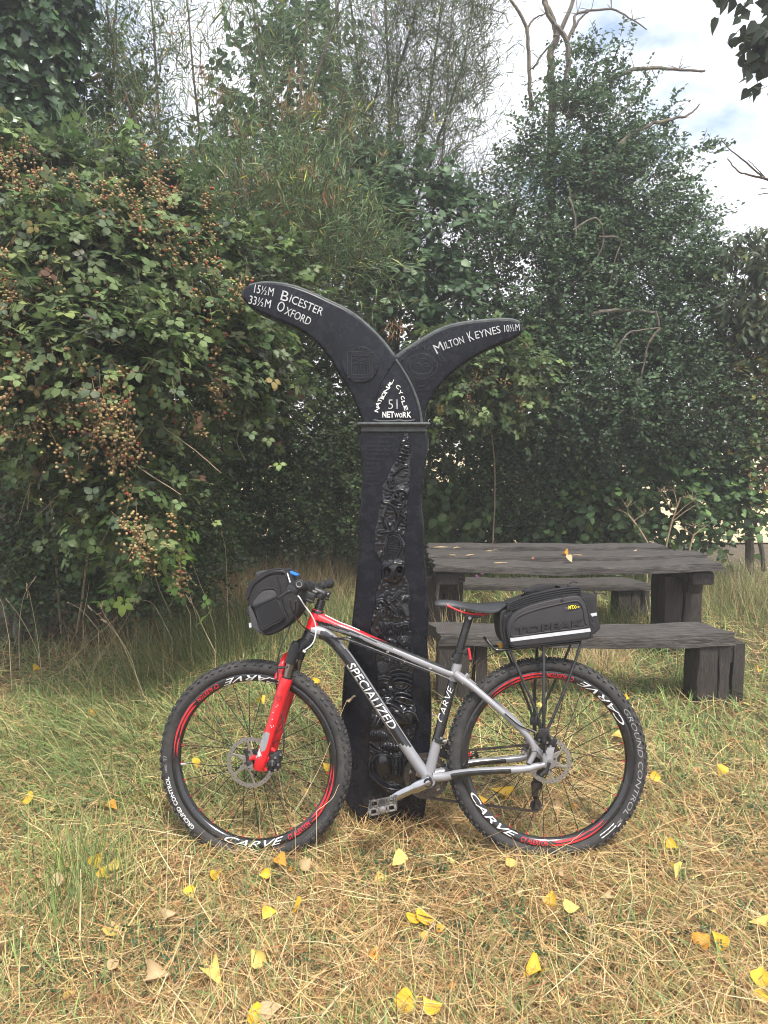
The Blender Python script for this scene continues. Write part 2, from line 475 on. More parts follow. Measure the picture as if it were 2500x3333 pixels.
def lobes_sample(lobes, thr=-.25, f=1.0, seed=0.0, back=.5, shell=.55):
    # lobes: (px, py, Y, rx px, ry px, depth m, count) -> points and outward directions
    PP = []; OO = []
    for (px, py, Y, rx, ry, rd, n) in lobes:
        c = np.array(at(px, py, Y)); s = Y / FOC
        r = np.array([rx * s, rd, ry * s])
        u = unit(rng.normal(0, 1, (int(n * 2.4), 3))); u = u[u[:, 1] < back]
        rad = 1 - shell * rng.random(len(u)) ** 1.3
        p = c + u * r * rad[:, None]
        ok = (clump(p, f, seed) + rng.normal(0, .18, len(p)) > thr) & (p[:, 2] > .05)
        p = p[ok][:n]; u = u[ok][:n]
        PP.append(p); OO.append(unit(u / r))
    return np.concatenate(PP), np.concatenate(OO)
def palette(n, cols, jit=.22):
    cols = np.array(cols, float); w = cols[:, 3] / cols[:, 3].sum()
    i = rng.choice(len(cols), n, p=w)
    return np.clip(cols[i, :3] * (1 + rng.normal(0, jit, (n, 1))) * (1 + rng.normal(0, .05, (n, 3))), .004, .9)

class Plant:
    def __init__(s, name, base, label, cat, group=None):
        s.root = empty(name, base, label, cat, group); s.L = []; s.tw = []
    def leaves(s, tmpl, pos, fr, sz, colr): s.L.append((tmpl, pos, fr, sz, colr)); return s
    def twigs(s, P, D, L, r, droop=.25, share=1.0):
        k = rng.random(len(P)) < share
        s.tw.append(twig_strips(P[k], D[k], L, r, droop)); return s
    def wood(s, polys, m=None, name='stem', n=7):
        for pts, r0, r1 in polys:
            pts = spline(pts, 5)
            K = len(pts); pts = [p + Vector((random.gauss(0, 1), random.gauss(0, 1), random.gauss(0, 1))) * .18 * r0 for p in pts]
            MB().tube(pts, [r0 + (r1 - r0) * i / (K - 1) for i in range(K)], n).build(name, m or M_bark, None)
            o = col.objects[-1]; o.parent = s.root; o.matrix_parent_inverse = s.root.matrix_basis.inverted()
        return s
    def finish(s, pick=300, m=None, leafname='leaf', twigm=None, folname='foliage'):
        m = m or M_leaf; inv = s.root.matrix_basis.inverted()
        # the leaves that show largest become objects of their own
        allp = np.concatenate([l[1] for l in s.L]); szs = np.concatenate([l[3] for l in s.L])
        tid = np.concatenate([np.full(len(l[1]), i) for i, l in enumerate(s.L)])
        px, py, dep = project(allp)
        inside = (px > 20) & (px < 2480) & (py > 20) & (py < 3300) & (dep > .5)
        score = np.where(inside, szs / np.maximum(dep, .3) ** 2.2, -1)
        idx = np.argsort(-score)[:pick]; idx = idx[score[idx] > 0]
        taken = np.zeros(len(allp), bool); taken[idx] = True
        VV = []; FF = []; CC = []; off = 0; start = 0
        for i, (t, pos, fr, sz, c) in enumerate(s.L):
            n = len(pos); tk = taken[start:start + n]; start += n
            if (~tk).any():
                V, F, C = scatter(t[0], t[1], pos[~tk], fr[~tk], sz[~tk], c[~tk])
                VV.append(V); FF.append(F + off); CC.append(C); off += len(V)
            w = np.where(tk)[0]
            if len(w):
                nv = min(10, len(w)); order = np.argsort(c[w].sum(1)); chunks = np.array_split(order, nv)
                for ch in chunks:
                    if not len(ch): continue
                    cm = c[w[ch]].mean(0)
                    me = np_mesh(leafname, t[0], t[1], np.repeat(cm[None], len(t[0]), 0)); me.materials.append(m)
                    for q in w[ch]:
                        o = bpy.data.objects.new(leafname, me); col.objects.link(o); o.parent = s.root
                        M4 = np.eye(4); M4[:3, :3] = fr[q] * sz[q]; M4[:3, 3] = pos[q]
                        o.matrix_parent_inverse = inv; o.matrix_basis = Matrix(M4.tolist())
        if VV:
            o = link(folname, np_mesh(folname, np.concatenate(VV), np.concatenate(FF), np.concatenate(CC)), m, s.root, True)
            o['kind'] = 'stuff'
        if s.tw:
            off = 0; VV = []; FF = []
            for V, F in s.tw: VV.append(V); FF.append(F + off); off += len(V)
            o = link('twigs', np_mesh('twigs', np.concatenate(VV), np.concatenate(FF)), twigm or M_twig, s.root, True); o['kind'] = 'stuff'
        return s.root

# far line of trees beyond the field
_n = 9000
_x = rng.uniform(-160, 160, _n); _h = 6 + 3 * np.sin(_x * .13) + 2 * np.sin(_x * .41 + 1) + 1.5 * np.sin(_x * .9)
_p = np.stack([_x, 172 + rng.uniform(-4, 4, _n), _h * rng.random(_n) ** .7], 1)
_V, _F, _C = scatter(*T_small, _p, frames(rng.normal(0, 1, (_n, 3)), rng.normal(0, .6, (_n, 3)) + np.array([0, -.6, .6])), rng.uniform(1.2, 2.6, _n), palette(_n, [(.05, .075, .035, 1), (.07, .095, .045, 1)]))
tag(link('far_trees', np_mesh('far_trees', _V, _F, _C), M_leaf), 'distant dark tree line beyond the pale stubble field', 'trees', kind='stuff')

# ---------------------------------------------------------------- added thin veil of air standing in for lens glare
M_glare_veil = bpy.data.materials.new('glare_veil_air'); M_glare_veil.use_nodes = True
_nt = M_glare_veil.node_tree; _nt.nodes.clear()
_o = _nt.nodes.new('ShaderNodeOutputMaterial'); _p = _nt.nodes.new('ShaderNodeVolumePrincipled')
_p.inputs['Density'].default_value = .0055; _p.inputs['Color'].default_value = (.93, .95, 1.0, 1); _p.inputs['Anisotropy'].default_value = .2
_nt.links.new(_p.outputs[0], _o.inputs['Volume'])
tag(MB().box((0, 0, 7.0), (440, 440, 16.0)).build('glare_veil', [M_glare_veil], smooth=False), kind='stuff')
sc.cycles.volume_bounces = 1
# ---------------------------------------------------------------- cast iron cycle route signpost
M_iron = mat('black_iron_paint', (.0075, .0085, .0125), .27, var=.3, vscale=14, bump=.04, bscale=22, spec=.28, dirt=(.04, .042, .046), dscale=24, damt=.32)
M_ironrel = mat('black_iron_relief', (.007, .0075, .010), .17, var=.3, vscale=30, bump=.12, bscale=120, spec=.7)
M_ironedge = mat('pale_iron_edge', (.06, .066, .066), .55, var=.4, vscale=40, bump=.3, bscale=90, dirt=(.02, .021, .024), dscale=22, damt=.8)
M_white = mat('white_letter_paint', (.78, .77, .74), .6, var=.12, vscale=60, dirt=(.25, .24, .22), dscale=60, damt=.5)
M_greyletter = mat('worn_letter_paint', (.50, .51, .52), .55, var=.3, vscale=70, dirt=(.1, .1, .1), dscale=45, damt=.6)
YP = 2.70
def pp(x, y, d=0.0): return at(x, y, YP + d)          # a point on the post's front face; d < 0 stands proud of it
post = empty('signpost', (pp(1255, 1400).x, YP + .05, 0), 'black cast iron cycle route signpost with two horn shaped arms and fossil relief', 'signpost')
PINV = post.matrix_basis.inverted()
def padd(name, me, mats):
    o = link(name, me, mats, post); o.matrix_parent_inverse = PINV; return o
OFFY = Vector((0, 1, 0))
def cv_plate(name, outer, holes, d0, d1, bevel):
    # extruded plate with holes: a filled 2D curve turned into a mesh
    cu = bpy.data.curves.new(name, 'CURVE'); cu.dimensions = '2D'; cu.fill_mode = 'BOTH'
    cu.extrude = (d1 - d0) / 2 - bevel; cu.bevel_depth = bevel; cu.bevel_resolution = 3
    for ring in [outer] + holes:
        s = cu.splines.new('POLY'); s.points.add(len(ring) - 1); s.use_cyclic_u = True
        for i, p in enumerate(ring): s.points[i].co = (p.x, p.z, 0, 1)
    ob = bpy.data.objects.new(name, cu); col.objects.link(ob)
    dg = bpy.context.evaluated_depsgraph_get(); dg.update()
    me = bpy.data.meshes.new_from_object(ob.evaluated_get(dg)); bpy.data.objects.remove(ob); bpy.data.curves.remove(cu)
    ym = YP + (d0 + d1) / 2
    me.transform(Matrix(((1, 0, 0, 0), (0, 0, 1, ym), (0, 1, 0, 0), (0, 0, 0, 1))))
    bm = bmesh.new(); bm.from_mesh(me); bmesh.ops.remove_doubles(bm, verts=bm.verts, dist=.0002); bmesh.ops.recalc_face_normals(bm, faces=bm.faces); bm.to_mesh(me); bm.free()
    me.shade_smooth(); me.set_sharp_from_angle(angle=math.radians(32)); me.materials.clear()
    return me
def inset(ring, a):
    # rings are drawn to the silhouette; the plate's bevel grows outwards, so shrink by it
    n = len(ring); out = []
    area = sum(ring[i].x * ring[(i + 1) % n].z - ring[(i + 1) % n].x * ring[i].z for i in range(n))
    sg = 1 if area > 0 else -1
    for i in range(n):
        t = (ring[(i + 1) % n] - ring[i - 1]); t = Vector((t.x, 0, t.z)).normalized()
        out.append(ring[i] + Vector((-t.z, 0, t.x)) * (a * sg))
    return out
body = [(1181, 1396), (1180, 1534), (1177, 1591), (1174, 1635), (1168, 1678), (1168, 1736), (1168, 1794), (1164, 1837), (1160, 1881), (1155, 1939), (1149, 1996), (1143, 2050), (1134, 2103), (1122, 2170), (1115, 2238), (1112, 2300), (1108, 2370), (1104, 2440), (1106, 2520), (1118, 2590), (1136, 2630), (1180, 2680), (1240, 2705), (1324, 2705),
        (1372, 2680), (1386, 2630), (1392, 2560), (1398, 2470), (1404, 2390), (1406, 2323), (1404, 2255), (1400, 2187), (1393, 2120), (1394, 2052), (1398, 1980), (1391, 1940), (1388, 1900), (1385, 1850), (1382, 1800), (1382, 1740), (1379, 1690), (1373, 1640), (1376, 1595), (1382, 1534), (1382, 1396)]
BODY = spline([pp(*q) for q in body], 3, True)
eye = [pp(1300 + 13.5 * math.cos(a), 1856 + 17 * math.sin(a)) for a in np.linspace(0, 2 * PI, 17)[:-1]]
gap = [pp(*q) for q in [(1237, 2252), (1242, 2232), (1250, 2226), (1257, 2230), (1262, 2248), (1264, 2258), (1250, 2252)]]
padd('post', cv_plate('post', inset(BODY, .012), [eye, gap], .0, .10, .012), [M_iron])
left = [(787, 964), (793, 943), (808, 931), (832, 924), (865, 921), (901, 922), (949, 931), (1009, 952), (1050, 971), (1088, 989), (1120, 1004), (1148, 1022), (1172, 1040), (1196, 1061), (1216, 1080), (1234, 1099), (1262, 1133), (1286, 1166),
        (1302, 1190), (1322, 1222), (1342, 1262), (1358, 1305), (1368, 1345), (1372, 1390), (1182, 1390), (1178, 1366), (1170, 1344), (1154, 1302), (1130, 1254), (1106, 1218), (1076, 1169), (1045, 1127), (1009, 1095), (961, 1065), (901, 1040), (840, 1013), (804, 988)]
LEFT = []
for i, q in enumerate(left): LEFT.append(pp(*q))
LEFT = spline(LEFT[:18], 2)[:-1] + LEFT[17:25] + spline(LEFT[24:] + [LEFT[0]], 2)[1:-1]
padd('left_arm', cv_plate('left_arm', inset(LEFT, .009), [], -.006, .092, .011), [M_iron])
right = [(1280, 1172), (1300, 1154), (1329, 1133), (1377, 1103), (1431, 1073), (1470, 1060), (1504, 1052), (1550, 1046), (1594, 1042), (1654, 1040), (1678, 1043), (1692, 1050), (1702, 1062), (1702, 1076), (1690, 1090), (1666, 1103), (1630, 1118), (1594, 1133), (1564, 1148), (1534, 1166), (1500, 1189), (1473, 1212), (1450, 1233), (1431, 1254), (1414, 1275), (1401, 1296), (1392, 1318), (1386, 1344), (1383, 1390), (1340, 1390), (1300, 1300)]
RIGHT = [pp(*q) for q in right]
padd('right_arm', cv_plate('right_arm', inset(spline(RIGHT[:29], 2) + RIGHT[29:], .009), [], .012, .088, .011), [M_iron])
# rims along the upper edges, sky sheen put into their paler colour; collar, ridges
for nm, pts, d, r in [('rim', [(810, 932), (865, 922), (949, 932), (1050, 972), (1148, 1023), (1234, 1100), (1285, 1166)], .016, .0115), ('rim', [(1289, 1164), (1329, 1134), (1431, 1074), (1504, 1053), (1594, 1043), (1654, 1041), (1690, 1050)], .03, .0115)]:
    padd(nm, MB().tube(spline([pp(x, y + 4, d) for x, y in pts], 6), [r * .6] + [r] * (6 * (len(pts) - 1) - 1) + [r * .6], 10, flat=1.7, side=(0, 1, 0)).mesh('rim'), [M_ironedge])
for pts in ([(1288, 1172), (1270, 1196), (1252, 1224), (1236, 1256), (1226, 1290), (1220, 1330), (1216, 1378)], [(1288, 1170), (1304, 1194), (1324, 1226), (1344, 1266), (1360, 1309), (1369, 1349), (1373, 1384)]):
    padd('ridge', MB().tube(spline([pp(x, y, -.006) for x, y in pts], 5), .0052 if pts[-1][0] > 1300 else .0036, 8).mesh('ridge'), [M_ironedge if pts[-1][0] > 1300 else M_iron])
padd('ridge', MB().tube(spline([pp(x, y, -.006) for x, y in [(1214, 1366), (1240, 1371), (1280, 1370), (1300, 1368), (1322, 1371), (1350, 1367)]], 5), .0034, 8).mesh('ridge'), [M_ironedge])
C0, C1 = pp(1172, 1392), pp(1391, 1392); zc = (C0.z + C1.z) / 2
m = MB()
prof = [(-.010, -.018), (-.016, -.013), (-.012, -.004), (-.014, .004), (-.026, .009), (-.030, .014), (-.026, .019), (-.010, .021)]
ring = []
for (dy, dz) in prof:
    e = -dy - .012
    ring.append([Vector((C0.x - e + .006, YP + dy, zc + dz)), Vector((C1.x + e - .006, YP + dy, zc + dz)), Vector((C1.x + e - .006, YP + .10 - dy, zc + dz)), Vector((C0.x - e + .006, YP + .10 - dy, zc + dz))])
vs = [p for r_ in ring for p in r_]; fs = []
for i in range(len(prof) - 1):
    for j in range(4): fs.append((i * 4 + j, i * 4 + (j + 1) % 4, i * 4 + 4 + (j + 1) % 4, i * 4 + 4 + j))
m.add(vs, fs); m.add(ring[0], [(0, 1, 2, 3)]); m.add(ring[-1], [(3, 2, 1, 0)])
padd('collar', m.mesh('collar', bevel=.003), [M_ironedge])

def post_text(s, p0, p1, hpx, d, m, bold=0.0, name='lettering', raise_=.0045, shear=0.0, mbx=None):
    A, B_ = pp(*p0, d), pp(*p1, d); n = Vector((-(B_.z - A.z), 0, B_.x - A.x)).normalized() * (hpx * (YP / FOC) * 1.02)
    mb = mbx or MB(); text_on(mb, s, lambda u, v: A + (B_ - A) * u + n * v, (0, -raise_, 0), bold, shear)
    if mbx is None: padd(name, mb.mesh(name, smooth=False), [m])
K3 = .6028
def c3(x, y): return (750 + K3 * x, 880 + K3 * y)
dl, dr = -.0062, .0118
for s, a, b, h, d in [('15½M', (127, 122), (230, 142), 43, dl), ('33½M', (98, 181), (214, 206), 43, dl), ('B', (270, 160), (308, 171), 50, dl), ('ICESTER', (316, 172), (492, 246), 41, dl), ('O', (248, 217), (284, 229), 52, dl), ('XFORD', (290, 236), (425, 298), 40, dl),
                      ('M', (1116, 452), (1156, 430), 50, dr), ('ILTON', (1162, 426), (1264, 392), 38, dr), ('K', (1294, 386), (1318, 375), 50, dr), ('EYNES', (1326, 371), (1460, 338), 38, dr), ('10½M', (1480, 335), (1562, 326), 36, dr)]:
    post_text(s, c3(*a), c3(*b), h * K3, d, M_greyletter, bold=-.004)
def c7(x, y): return (1080 + .3782 * x, 1080 + .3782 * y)
for s, a, b, h in [('N', (392, 692), (408, 650), 26), ('A', (398, 650), (416, 606), 28), ('T', (417, 610), (432, 578), 26), ('I', (440, 580), (446, 562), 24), ('O', (447, 564), (464, 526), 26), ('N', (468, 530), (494, 480), 27), ('A', (494, 482), (516, 444), 26), ('L', (512, 452), (530, 408), 22),
                   ('C', (546, 476), (574, 500), 28), ('Y', (566, 518), (590, 548), 26), ('C', (588, 560), (602, 590), 26), ('L', (598, 600), (612, 636), 24), ('E', (616, 642), (628, 680), 26)]:
    # letters of the left leg lean with it; of the right leg with theirs
    if s in 'NATIOL' and a[0] < 540: post_text(s, c7(a[0] + 6, a[1] + 4), c7(b[0] + 6, b[1] + 4), h * .3782 * 1.25, dl, M_white, bold=.018)
    else: post_text(s, c7(*a), c7(*b), h * .3782 * 1.15, dl, M_white, bold=.018)
for s, x0, x1, h in [('N', 378, 418, 44), ('N', 436, 468, 48), ('E', 472, 502, 50), ('T', 502, 536, 50), ('W', 538, 578, 38), ('O', 580, 606, 36), ('R', 610, 644, 46), ('K', 648, 684, 48)]:
    if x0 == 378: continue
    post_text(s, c7(x0, 738), c7(x1, 738), h * .3782, dl, M_white, bold=.02)
post_text('51', c7(486, 665), c7(566, 664), 78 * .3782, dl, M_greyletter, bold=-.012)

# round medallion on the left arm: rim, square frame, lettering, wavy lines
mc = c7(248, 285); mr = 58 * (YP / FOC); mcen = pp(*mc, -.006)
mb = MB(); mb.lathe([(0, -.008), (mr * .95, -.008), (mr, -.005), (mr * 1.01, .001)], 40, (mcen.x, mcen.y, mcen.z), 'Y')
def bar(mbx, a, b, r, d): mbx.tube([pp(*c7(*a), d), pp(*c7(*b), d)], r, 6)
mb2 = MB(); dm = -.0145
for q in [((135, 168), (357, 178)), ((357, 178), (350, 398)), ((350, 398), (134, 397)), ((134, 397), (135, 168)), ((170, 205), (326, 208)), ((326, 208), (322, 370)), ((322, 370), (168, 368)), ((168, 368), (170, 205)), ((135, 168), (170, 205)), ((357, 178), (326, 208)), ((350, 398), (322, 370)), ((134, 397), (168, 368)), ((170, 275), (324, 278))]: bar(mb2, *q, .0016, dm)
for k in range(7): mb2.tube([pp(*c7(176 + 20 * k + 10 * math.sin(t * 3 + k), 285 + t * 78), dm) for t in np.linspace(0, 1, 7)], .0017, 6)
for k in range(5): mb2.tube([pp(*c7(176 + 145 * t, 216 + 12 * k + 4 * math.sin(t * 9 + 2 * k)), dm) for t in np.linspace(0, 1, 10)], .0013, 6)
padd('medallion', mb.mesh('medallion'), [M_iron]); padd('medallion_relief', mb2.mesh('medallion_relief'), [M_ironrel])
mb2 = MB()
post_text('T2', c7(228, 162), c7(274, 162), 9, dm + .0012, None, mbx=mb2, raise_=.003); post_text('BLAGOUD', c7(172, 198), c7(330, 200), 9, dm + .0012, None, mbx=mb2, raise_=.003); post_text('BAGORDE', c7(166, 395), c7(320, 395), 9, dm + .0012, None, mbx=mb2, raise_=.003)
post_text('SLR', c7(176, 430), c7(246, 434), 10, dm + .0012, None, mbx=mb2, raise_=.003); post_text('ILLIGAD', c7(160, 365), c7(160, 205), 9, dm + .0012, None, mbx=mb2, raise_=.003); post_text('EDRGEOG', c7(330, 205), c7(330, 368), 9, dm + .0012, None, mbx=mb2, raise_=.003)
padd('lettering', mb2.mesh('lettering', smooth=False), [M_ironrel])
# oval emblem on the right arm
mb2 = MB(); oc = (773, 295); d2 = .0115
for rx, ry in ((136, 104), (98, 66)): mb2.tube([pp(*c7(oc[0] + rx * math.cos(t), oc[1] + ry * math.sin(t)), d2) for t in np.linspace(0, 2 * PI, 41)], .0022, 6)
for sx, sg in ((735, 1), (812, -1)): mb2.tube([pp(*c7(sx + (8 + 28 * t) * math.cos(sg * t * 7.5 + (0 if sg > 0 else PI)), 292 + (6 + 22 * t) * math.sin(sg * t * 7.5 + (0 if sg > 0 else PI))), d2) for t in np.linspace(0, 1, 24)], .0022, 6)
def arc_letters(s, c, rx, ry, a0, a1, h, d, flip=False):
    for i, ch in enumerate(s):
        if ch == ' ': continue
        a = math.radians(a0 + (a1 - a0) * (i + .5) / len(s)); x, y = c[0] + rx * math.cos(a), c[1] - ry * math.sin(a)
        tx, ty = -rx * math.sin(a), -ry * math.cos(a); L = math.hypot(tx, ty); tx, ty = tx / L, ty / L
        if a1 < a0: tx, ty = -tx, -ty
        w = h * .62 * (.45 if ch in 'I' else 1)
        if a1 < a0: p0 = (x - tx * w / 2, y - ty * w / 2); p1 = (x + tx * w / 2, y + ty * w / 2)
        else: p0 = (x - tx * w / 2, y - ty * w / 2); p1 = (x + tx * w / 2, y + ty * w / 2)
        post_text(ch, c7(*p0), c7(*p1), h * .3782, d, None, mbx=mb2, raise_=.0035, bold=.004)
arc_letters('MILLENNIUM PROJECT', oc, 166, 142, 168, 12, 36, .0118)
arc_letters('A', (770, 125), 1, 1, 91, 89, 26, .0118)
arc_letters('THE MILLENNIUM', oc, 106, 74, 188, -8, 26, .0118); arc_letters('COMMISSION', oc, 128, 96, 214, 326, 26, .0118)
for s, a, b, h in [('SUPPORTED BY FUNDS', (664, 420), (892, 412), 16), ('FROM', (745, 478), (802, 474), 16), ('THE NATIONAL', (700, 512), (860, 502), 16), ('LOTTERY', (722, 552), (818, 548), 16)]: post_text(s, c7(*a), c7(*b), h * .3782, .0118, None, mbx=mb2, raise_=.003)
padd('emblem_relief', mb2.mesh('emblem_relief', smooth=False), [M_ironrel])
# small raised lettering of the dedication
def c4(x, y): return (1080 + .2893 * x, 1360 + .2893 * y)
mb2 = MB()
for s, x0, x1, y in [('The Royal Bank', 400, 800, 172), ('of Scotland', 470, 700, 225), ('This is one of', 390, 640, 280), ('1000 mileposts', 390, 672, 334), ('funded by The', 390, 650, 382), ('Royal Bank of', 390, 642, 428), ('Scotland to', 390, 600, 474), ('mark the', 390, 548, 524), ('creation of', 390, 588, 572), ('the', 390, 446, 618), ('National', 390, 535, 664), ('Cycle', 390, 485, 706), ('Network', 390, 540, 757)]:
    post_text(s, c4(x0, y), c4(x1, y), (30 if 'y' not in s else 36) * .2893, .0006, None, mbx=mb2, raise_=.0028, bold=.01)
for k, y in enumerate((2614, 2624, 2634, 2644)): post_text('SCULPTURE CASTING 2000'[: 22 - 3 * k], (1300, y), (1358 - 4 * k, y - 1), 5, .0006, None, mbx=mb2, raise_=.0015)
padd('lettering', mb2.mesh('lettering', smooth=False), [M_ironrel])

# fossil relief: one height field over the middle of the post
X0, X1, Y0_, Y1_ = 1186, 1362, 1410, 2606; ST = 2.0
gx = np.arange(X0, X1 + ST, ST); gy = np.arange(Y0_, Y1_ + ST, ST); GX, GY = np.meshgrid(gx, gy)
Hh = np.zeros_like(GX)
def c5(x, y): return (1080 + .3391 * x, 1950 + .3391 * y)
bl = [c4(*q) for q in [(800, 210), (720, 470), (650, 600), (560, 790), (555, 950), (510, 1150), (478, 1330), (482, 1500), (548, 1610), (560, 1800), (500, 1950), (470, 2150)]] + [c5(*q) for q in [(385, 180), (365, 300), (420, 420), (420, 700), (450, 860), (380, 1000), (360, 1200), (350, 1450), (345, 1650), (430, 1780), (620, 1900)]]
br = [c4(*q) for q in [(870, 215), (895, 300), (890, 480), (880, 760), (855, 950), (850, 1200), (800, 1340), (828, 1420), (818, 1560), (835, 1800), (880, 1900), (890, 2100)]] + [c5(*q) for q in [(750, 60), (765, 280), (780, 480), (790, 650), (775, 900), (820, 1050), (850, 1200), (790, 1330), (720, 1480), (700, 1700), (690, 1800)]]
blx = np.interp(gy, [p[1] for p in bl], [p[0] for p in bl]) + 1.5 * np.sin(gy * .09); brx = np.interp(gy, [p[1] for p in br], [p[0] for p in br]) + 1.5 * np.sin(gy * .11 + 1)
inside = np.clip(np.minimum(GX - blx[:, None], brx[:, None] - GX) / 5.0, -1, 1)
PXM = YP / FOC
r2 = np.random.default_rng(5)
bed = np.full_like(GX, .0035)
for _ in range(900):                                       # pebbly ground
    cx, cy, s, a = r2.uniform(X0, X1), r2.uniform(Y0_, Y1_), r2.uniform(1.3, 2.8), r2.uniform(.0015, .0045)
    i0, i1 = max(0, int((cy - Y0_ - 8) / ST)), int((cy - Y0_ + 10) / ST); j0, j1 = max(0, int((cx - X0 - 8) / ST)), int((cx - X0 + 10) / ST)
    bed[i0:i1, j0:j1] += a * np.exp(-((GX[i0:i1, j0:j1] - cx) ** 2 + (GY[i0:i1, j0:j1] - cy) ** 2) / (2 * s * s))
Hh = bed
def dome(c, rx, ry, ang, A, ribs=0, rib_a=.35, axis=0, split=False, rim=False):
    global Hh
    a = math.radians(ang); dx, dy = GX - c[0], GY - c[1]; u = (dx * math.cos(a) + dy * math.sin(a)) / rx; v = (-dx * math.sin(a) + dy * math.cos(a)) / ry
    r = u * u + v * v; h = A * np.sqrt(np.clip(1 - r, 0, 1))
    if rim: h = A * (np.exp(-((np.sqrt(r) - .86) / .11) ** 2) + .35 * np.clip(1 - r, 0, 1))
    if ribs: w = v if axis == 0 else u; o = np.abs(u) if axis == 0 else np.abs(v); h = h * (1 - rib_a + rib_a * np.sin(w * ribs * PI + (o * 1.6 if split else 0)))
    if split: h = h * (1 - .55 * np.exp(-((u if axis == 0 else v) / .1) ** 2))
    Hh = np.where(r < 1.15, np.maximum(Hh, h), Hh)
def line(pts, w, A):
    global Hh
    q = np.array(pts); 
    if len(q) > 2:
        q = np.array([(v.x, v.y) for v in spline([Vector((x, y, 0)) for x, y in pts], 6)])
    d = np.full_like(GX, 1e9)
    for (x0, y0), (x1, y1) in zip(q[:-1], q[1:]):
        L2 = (x1 - x0) ** 2 + (y1 - y0) ** 2 + 1e-9; t = np.clip(((GX - x0) * (x1 - x0) + (GY - y0) * (y1 - y0)) / L2, 0, 1)
        d = np.minimum(d, (GX - x0 - t * (x1 - x0)) ** 2 + (GY - y0 - t * (y1 - y0)) ** 2)
    Hh = np.maximum(Hh, A * np.exp(-d / (2 * w * w)))
def spiral(c, R, A, turns=2.6, ang=0, hand=1):
    global Hh
    dx, dy = GX - c[0], GY - c[1]; r = np.hypot(dx, dy) / R; th = hand * np.arctan2(dy, dx) + ang
    ph = np.log(np.maximum(r, .02)) / math.log(1.55) - th / (2 * PI)
    h = A * (.35 + .65 * np.abs(np.sin(PI * ph))) * (1 + .18 * np.sin(th * 16)) * (1.1 - .35 * r)
    Hh = np.where(r < 1, np.maximum(Hh, h), Hh)
dome(c4(800, 390), 20, 44, 20, .02, 7, .4, 0); dome(c4(850, 330), 14, 34, 8, .016, 9, .3); line([c4(*q) for q in [(850, 240), (800, 330), (740, 440), (730, 460)]], 2.5, .02)
line([c4(*q) for q in [(690, 640), (740, 590), (790, 555), (840, 545)]], 3, .022); line([c4(*q) for q in [(600, 640), (612, 665)]], 3.5, .018); line([c4(*q) for q in [(640, 690), (650, 740), (690, 770), (720, 730), (690, 680)]], 3, .02); dome(c4(670, 770), 13, 10, 0, .018)
line([c4(*q) for q in [(620, 800), (670, 820), (710, 780), (715, 710)]], 3, .02)
dome(c4(775, 895), 27, 28, 0, .02, rim=True); dome(c4(730, 870), 8, 10, 0, .02); dome(c4(800, 890), 8, 8, 0, .02); line([c4(*q) for q in [(665, 940), (700, 910), (740, 935), (765, 925)]], 2.6, .022); line([c4(*q) for q in [(700, 985), (750, 1005), (800, 995), (840, 960)]], 3, .02); line([c4(*q) for q in [(690, 830), (740, 805), (800, 805), (850, 845)]], 3, .022)
line([c4(*q) for q in [(580, 945), (650, 960), (710, 1010), (745, 1090), (740, 1170), (710, 1240), (660, 1270), (540, 1280)]], 3.4, .024)
for q in [(610, 970), (630, 985), (600, 1250), (625, 1255), (645, 1262), (665, 1240)]: line([c4(580, 1110), c4(*q)], 1.8, .016)
dome(c4(580, 1105), 6, 7, 0, .022)
for k in range(9): a = -.9 + k * .24; line([c4(695 + 30 * math.cos(a), 1110 + 90 * math.sin(a)), c4(712 + 30 * math.cos(a), 1110 + 95 * math.sin(a))], 1.8, .015)
line([c4(*q) for q in [(800, 1040), (780, 1080), (810, 1100), (830, 1130), (800, 1150), (840, 1190), (845, 1260), (800, 1310)]], 3, .02); line([c4(*q) for q in [(690, 1280), (760, 1270)]], 2.6, .018)
dome(c4(690, 1460), 24, 42, 6, .02, 11, .5, 0, True); line([c4(*q) for q in [(640, 1340), (700, 1320), (760, 1360), (775, 1430), (740, 1530), (690, 1580)]], 3, .022); line([c4(*q) for q in [(640, 1345), (605, 1450), (610, 1540), (635, 1600)]], 2.6, .018)
dome(c4(540, 1540), 9, 16, 30, .014, 5)
dome(c4(690, 1720), 38, 44, -4, .022)
Hh -= .02 * np.exp(-(((GX - c4(620, 1735)[0]) / 11) ** 2 + ((GY - c4(620, 1735)[1]) / 14) ** 2) ** 2); Hh -= .012 * np.exp(-(((GX - c4(712, 1800)[0]) / 4) ** 2 + ((GY - c4(712, 1800)[1]) / 7) ** 2))
line([c4(*q) for q in [(575, 1690), (590, 1790), (640, 1785), (668, 1730)]], 2.4, .024); line([c4(*q) for q in [(590, 1665), (690, 1622), (790, 1630)]], 2.8, .026)
for q in [[(560, 2130), (500, 2130), (520, 2060), (580, 2055), (610, 2120), (590, 2180)], [(620, 1960), (600, 2010), (640, 2070), (680, 2040)], [(700, 2040), (740, 1990), (765, 1960)], [(640, 2110), (690, 2150), (720, 2200), (690, 2240)]]: line([c4(*p) for p in q], 3, .02)
dome(c4(815, 2040), 18, 12, -35, .02, 7, .4, 1); dome(c4(805, 2140), 13, 22, -25, .02, 7, .4, 0); dome(c4(545, 2110), 12, 12, 0, .018)
spiral(c5(475, 110), 18, .02, ang=1); line([c5(*q) for q in [(560, 60), (580, 130), (640, 160), (650, 90)]], 3, .02); dome(c5(700, 100), 14, 26, -20, .022, 8, .4)
for k in range(5): line([c5(470 + 50 * k, 235 + 12 * (k % 2)), c5(490 + 52 * k, 290 - 14 * (k % 2)), c5(470 + 55 * k, 330)], 2.8, .019)
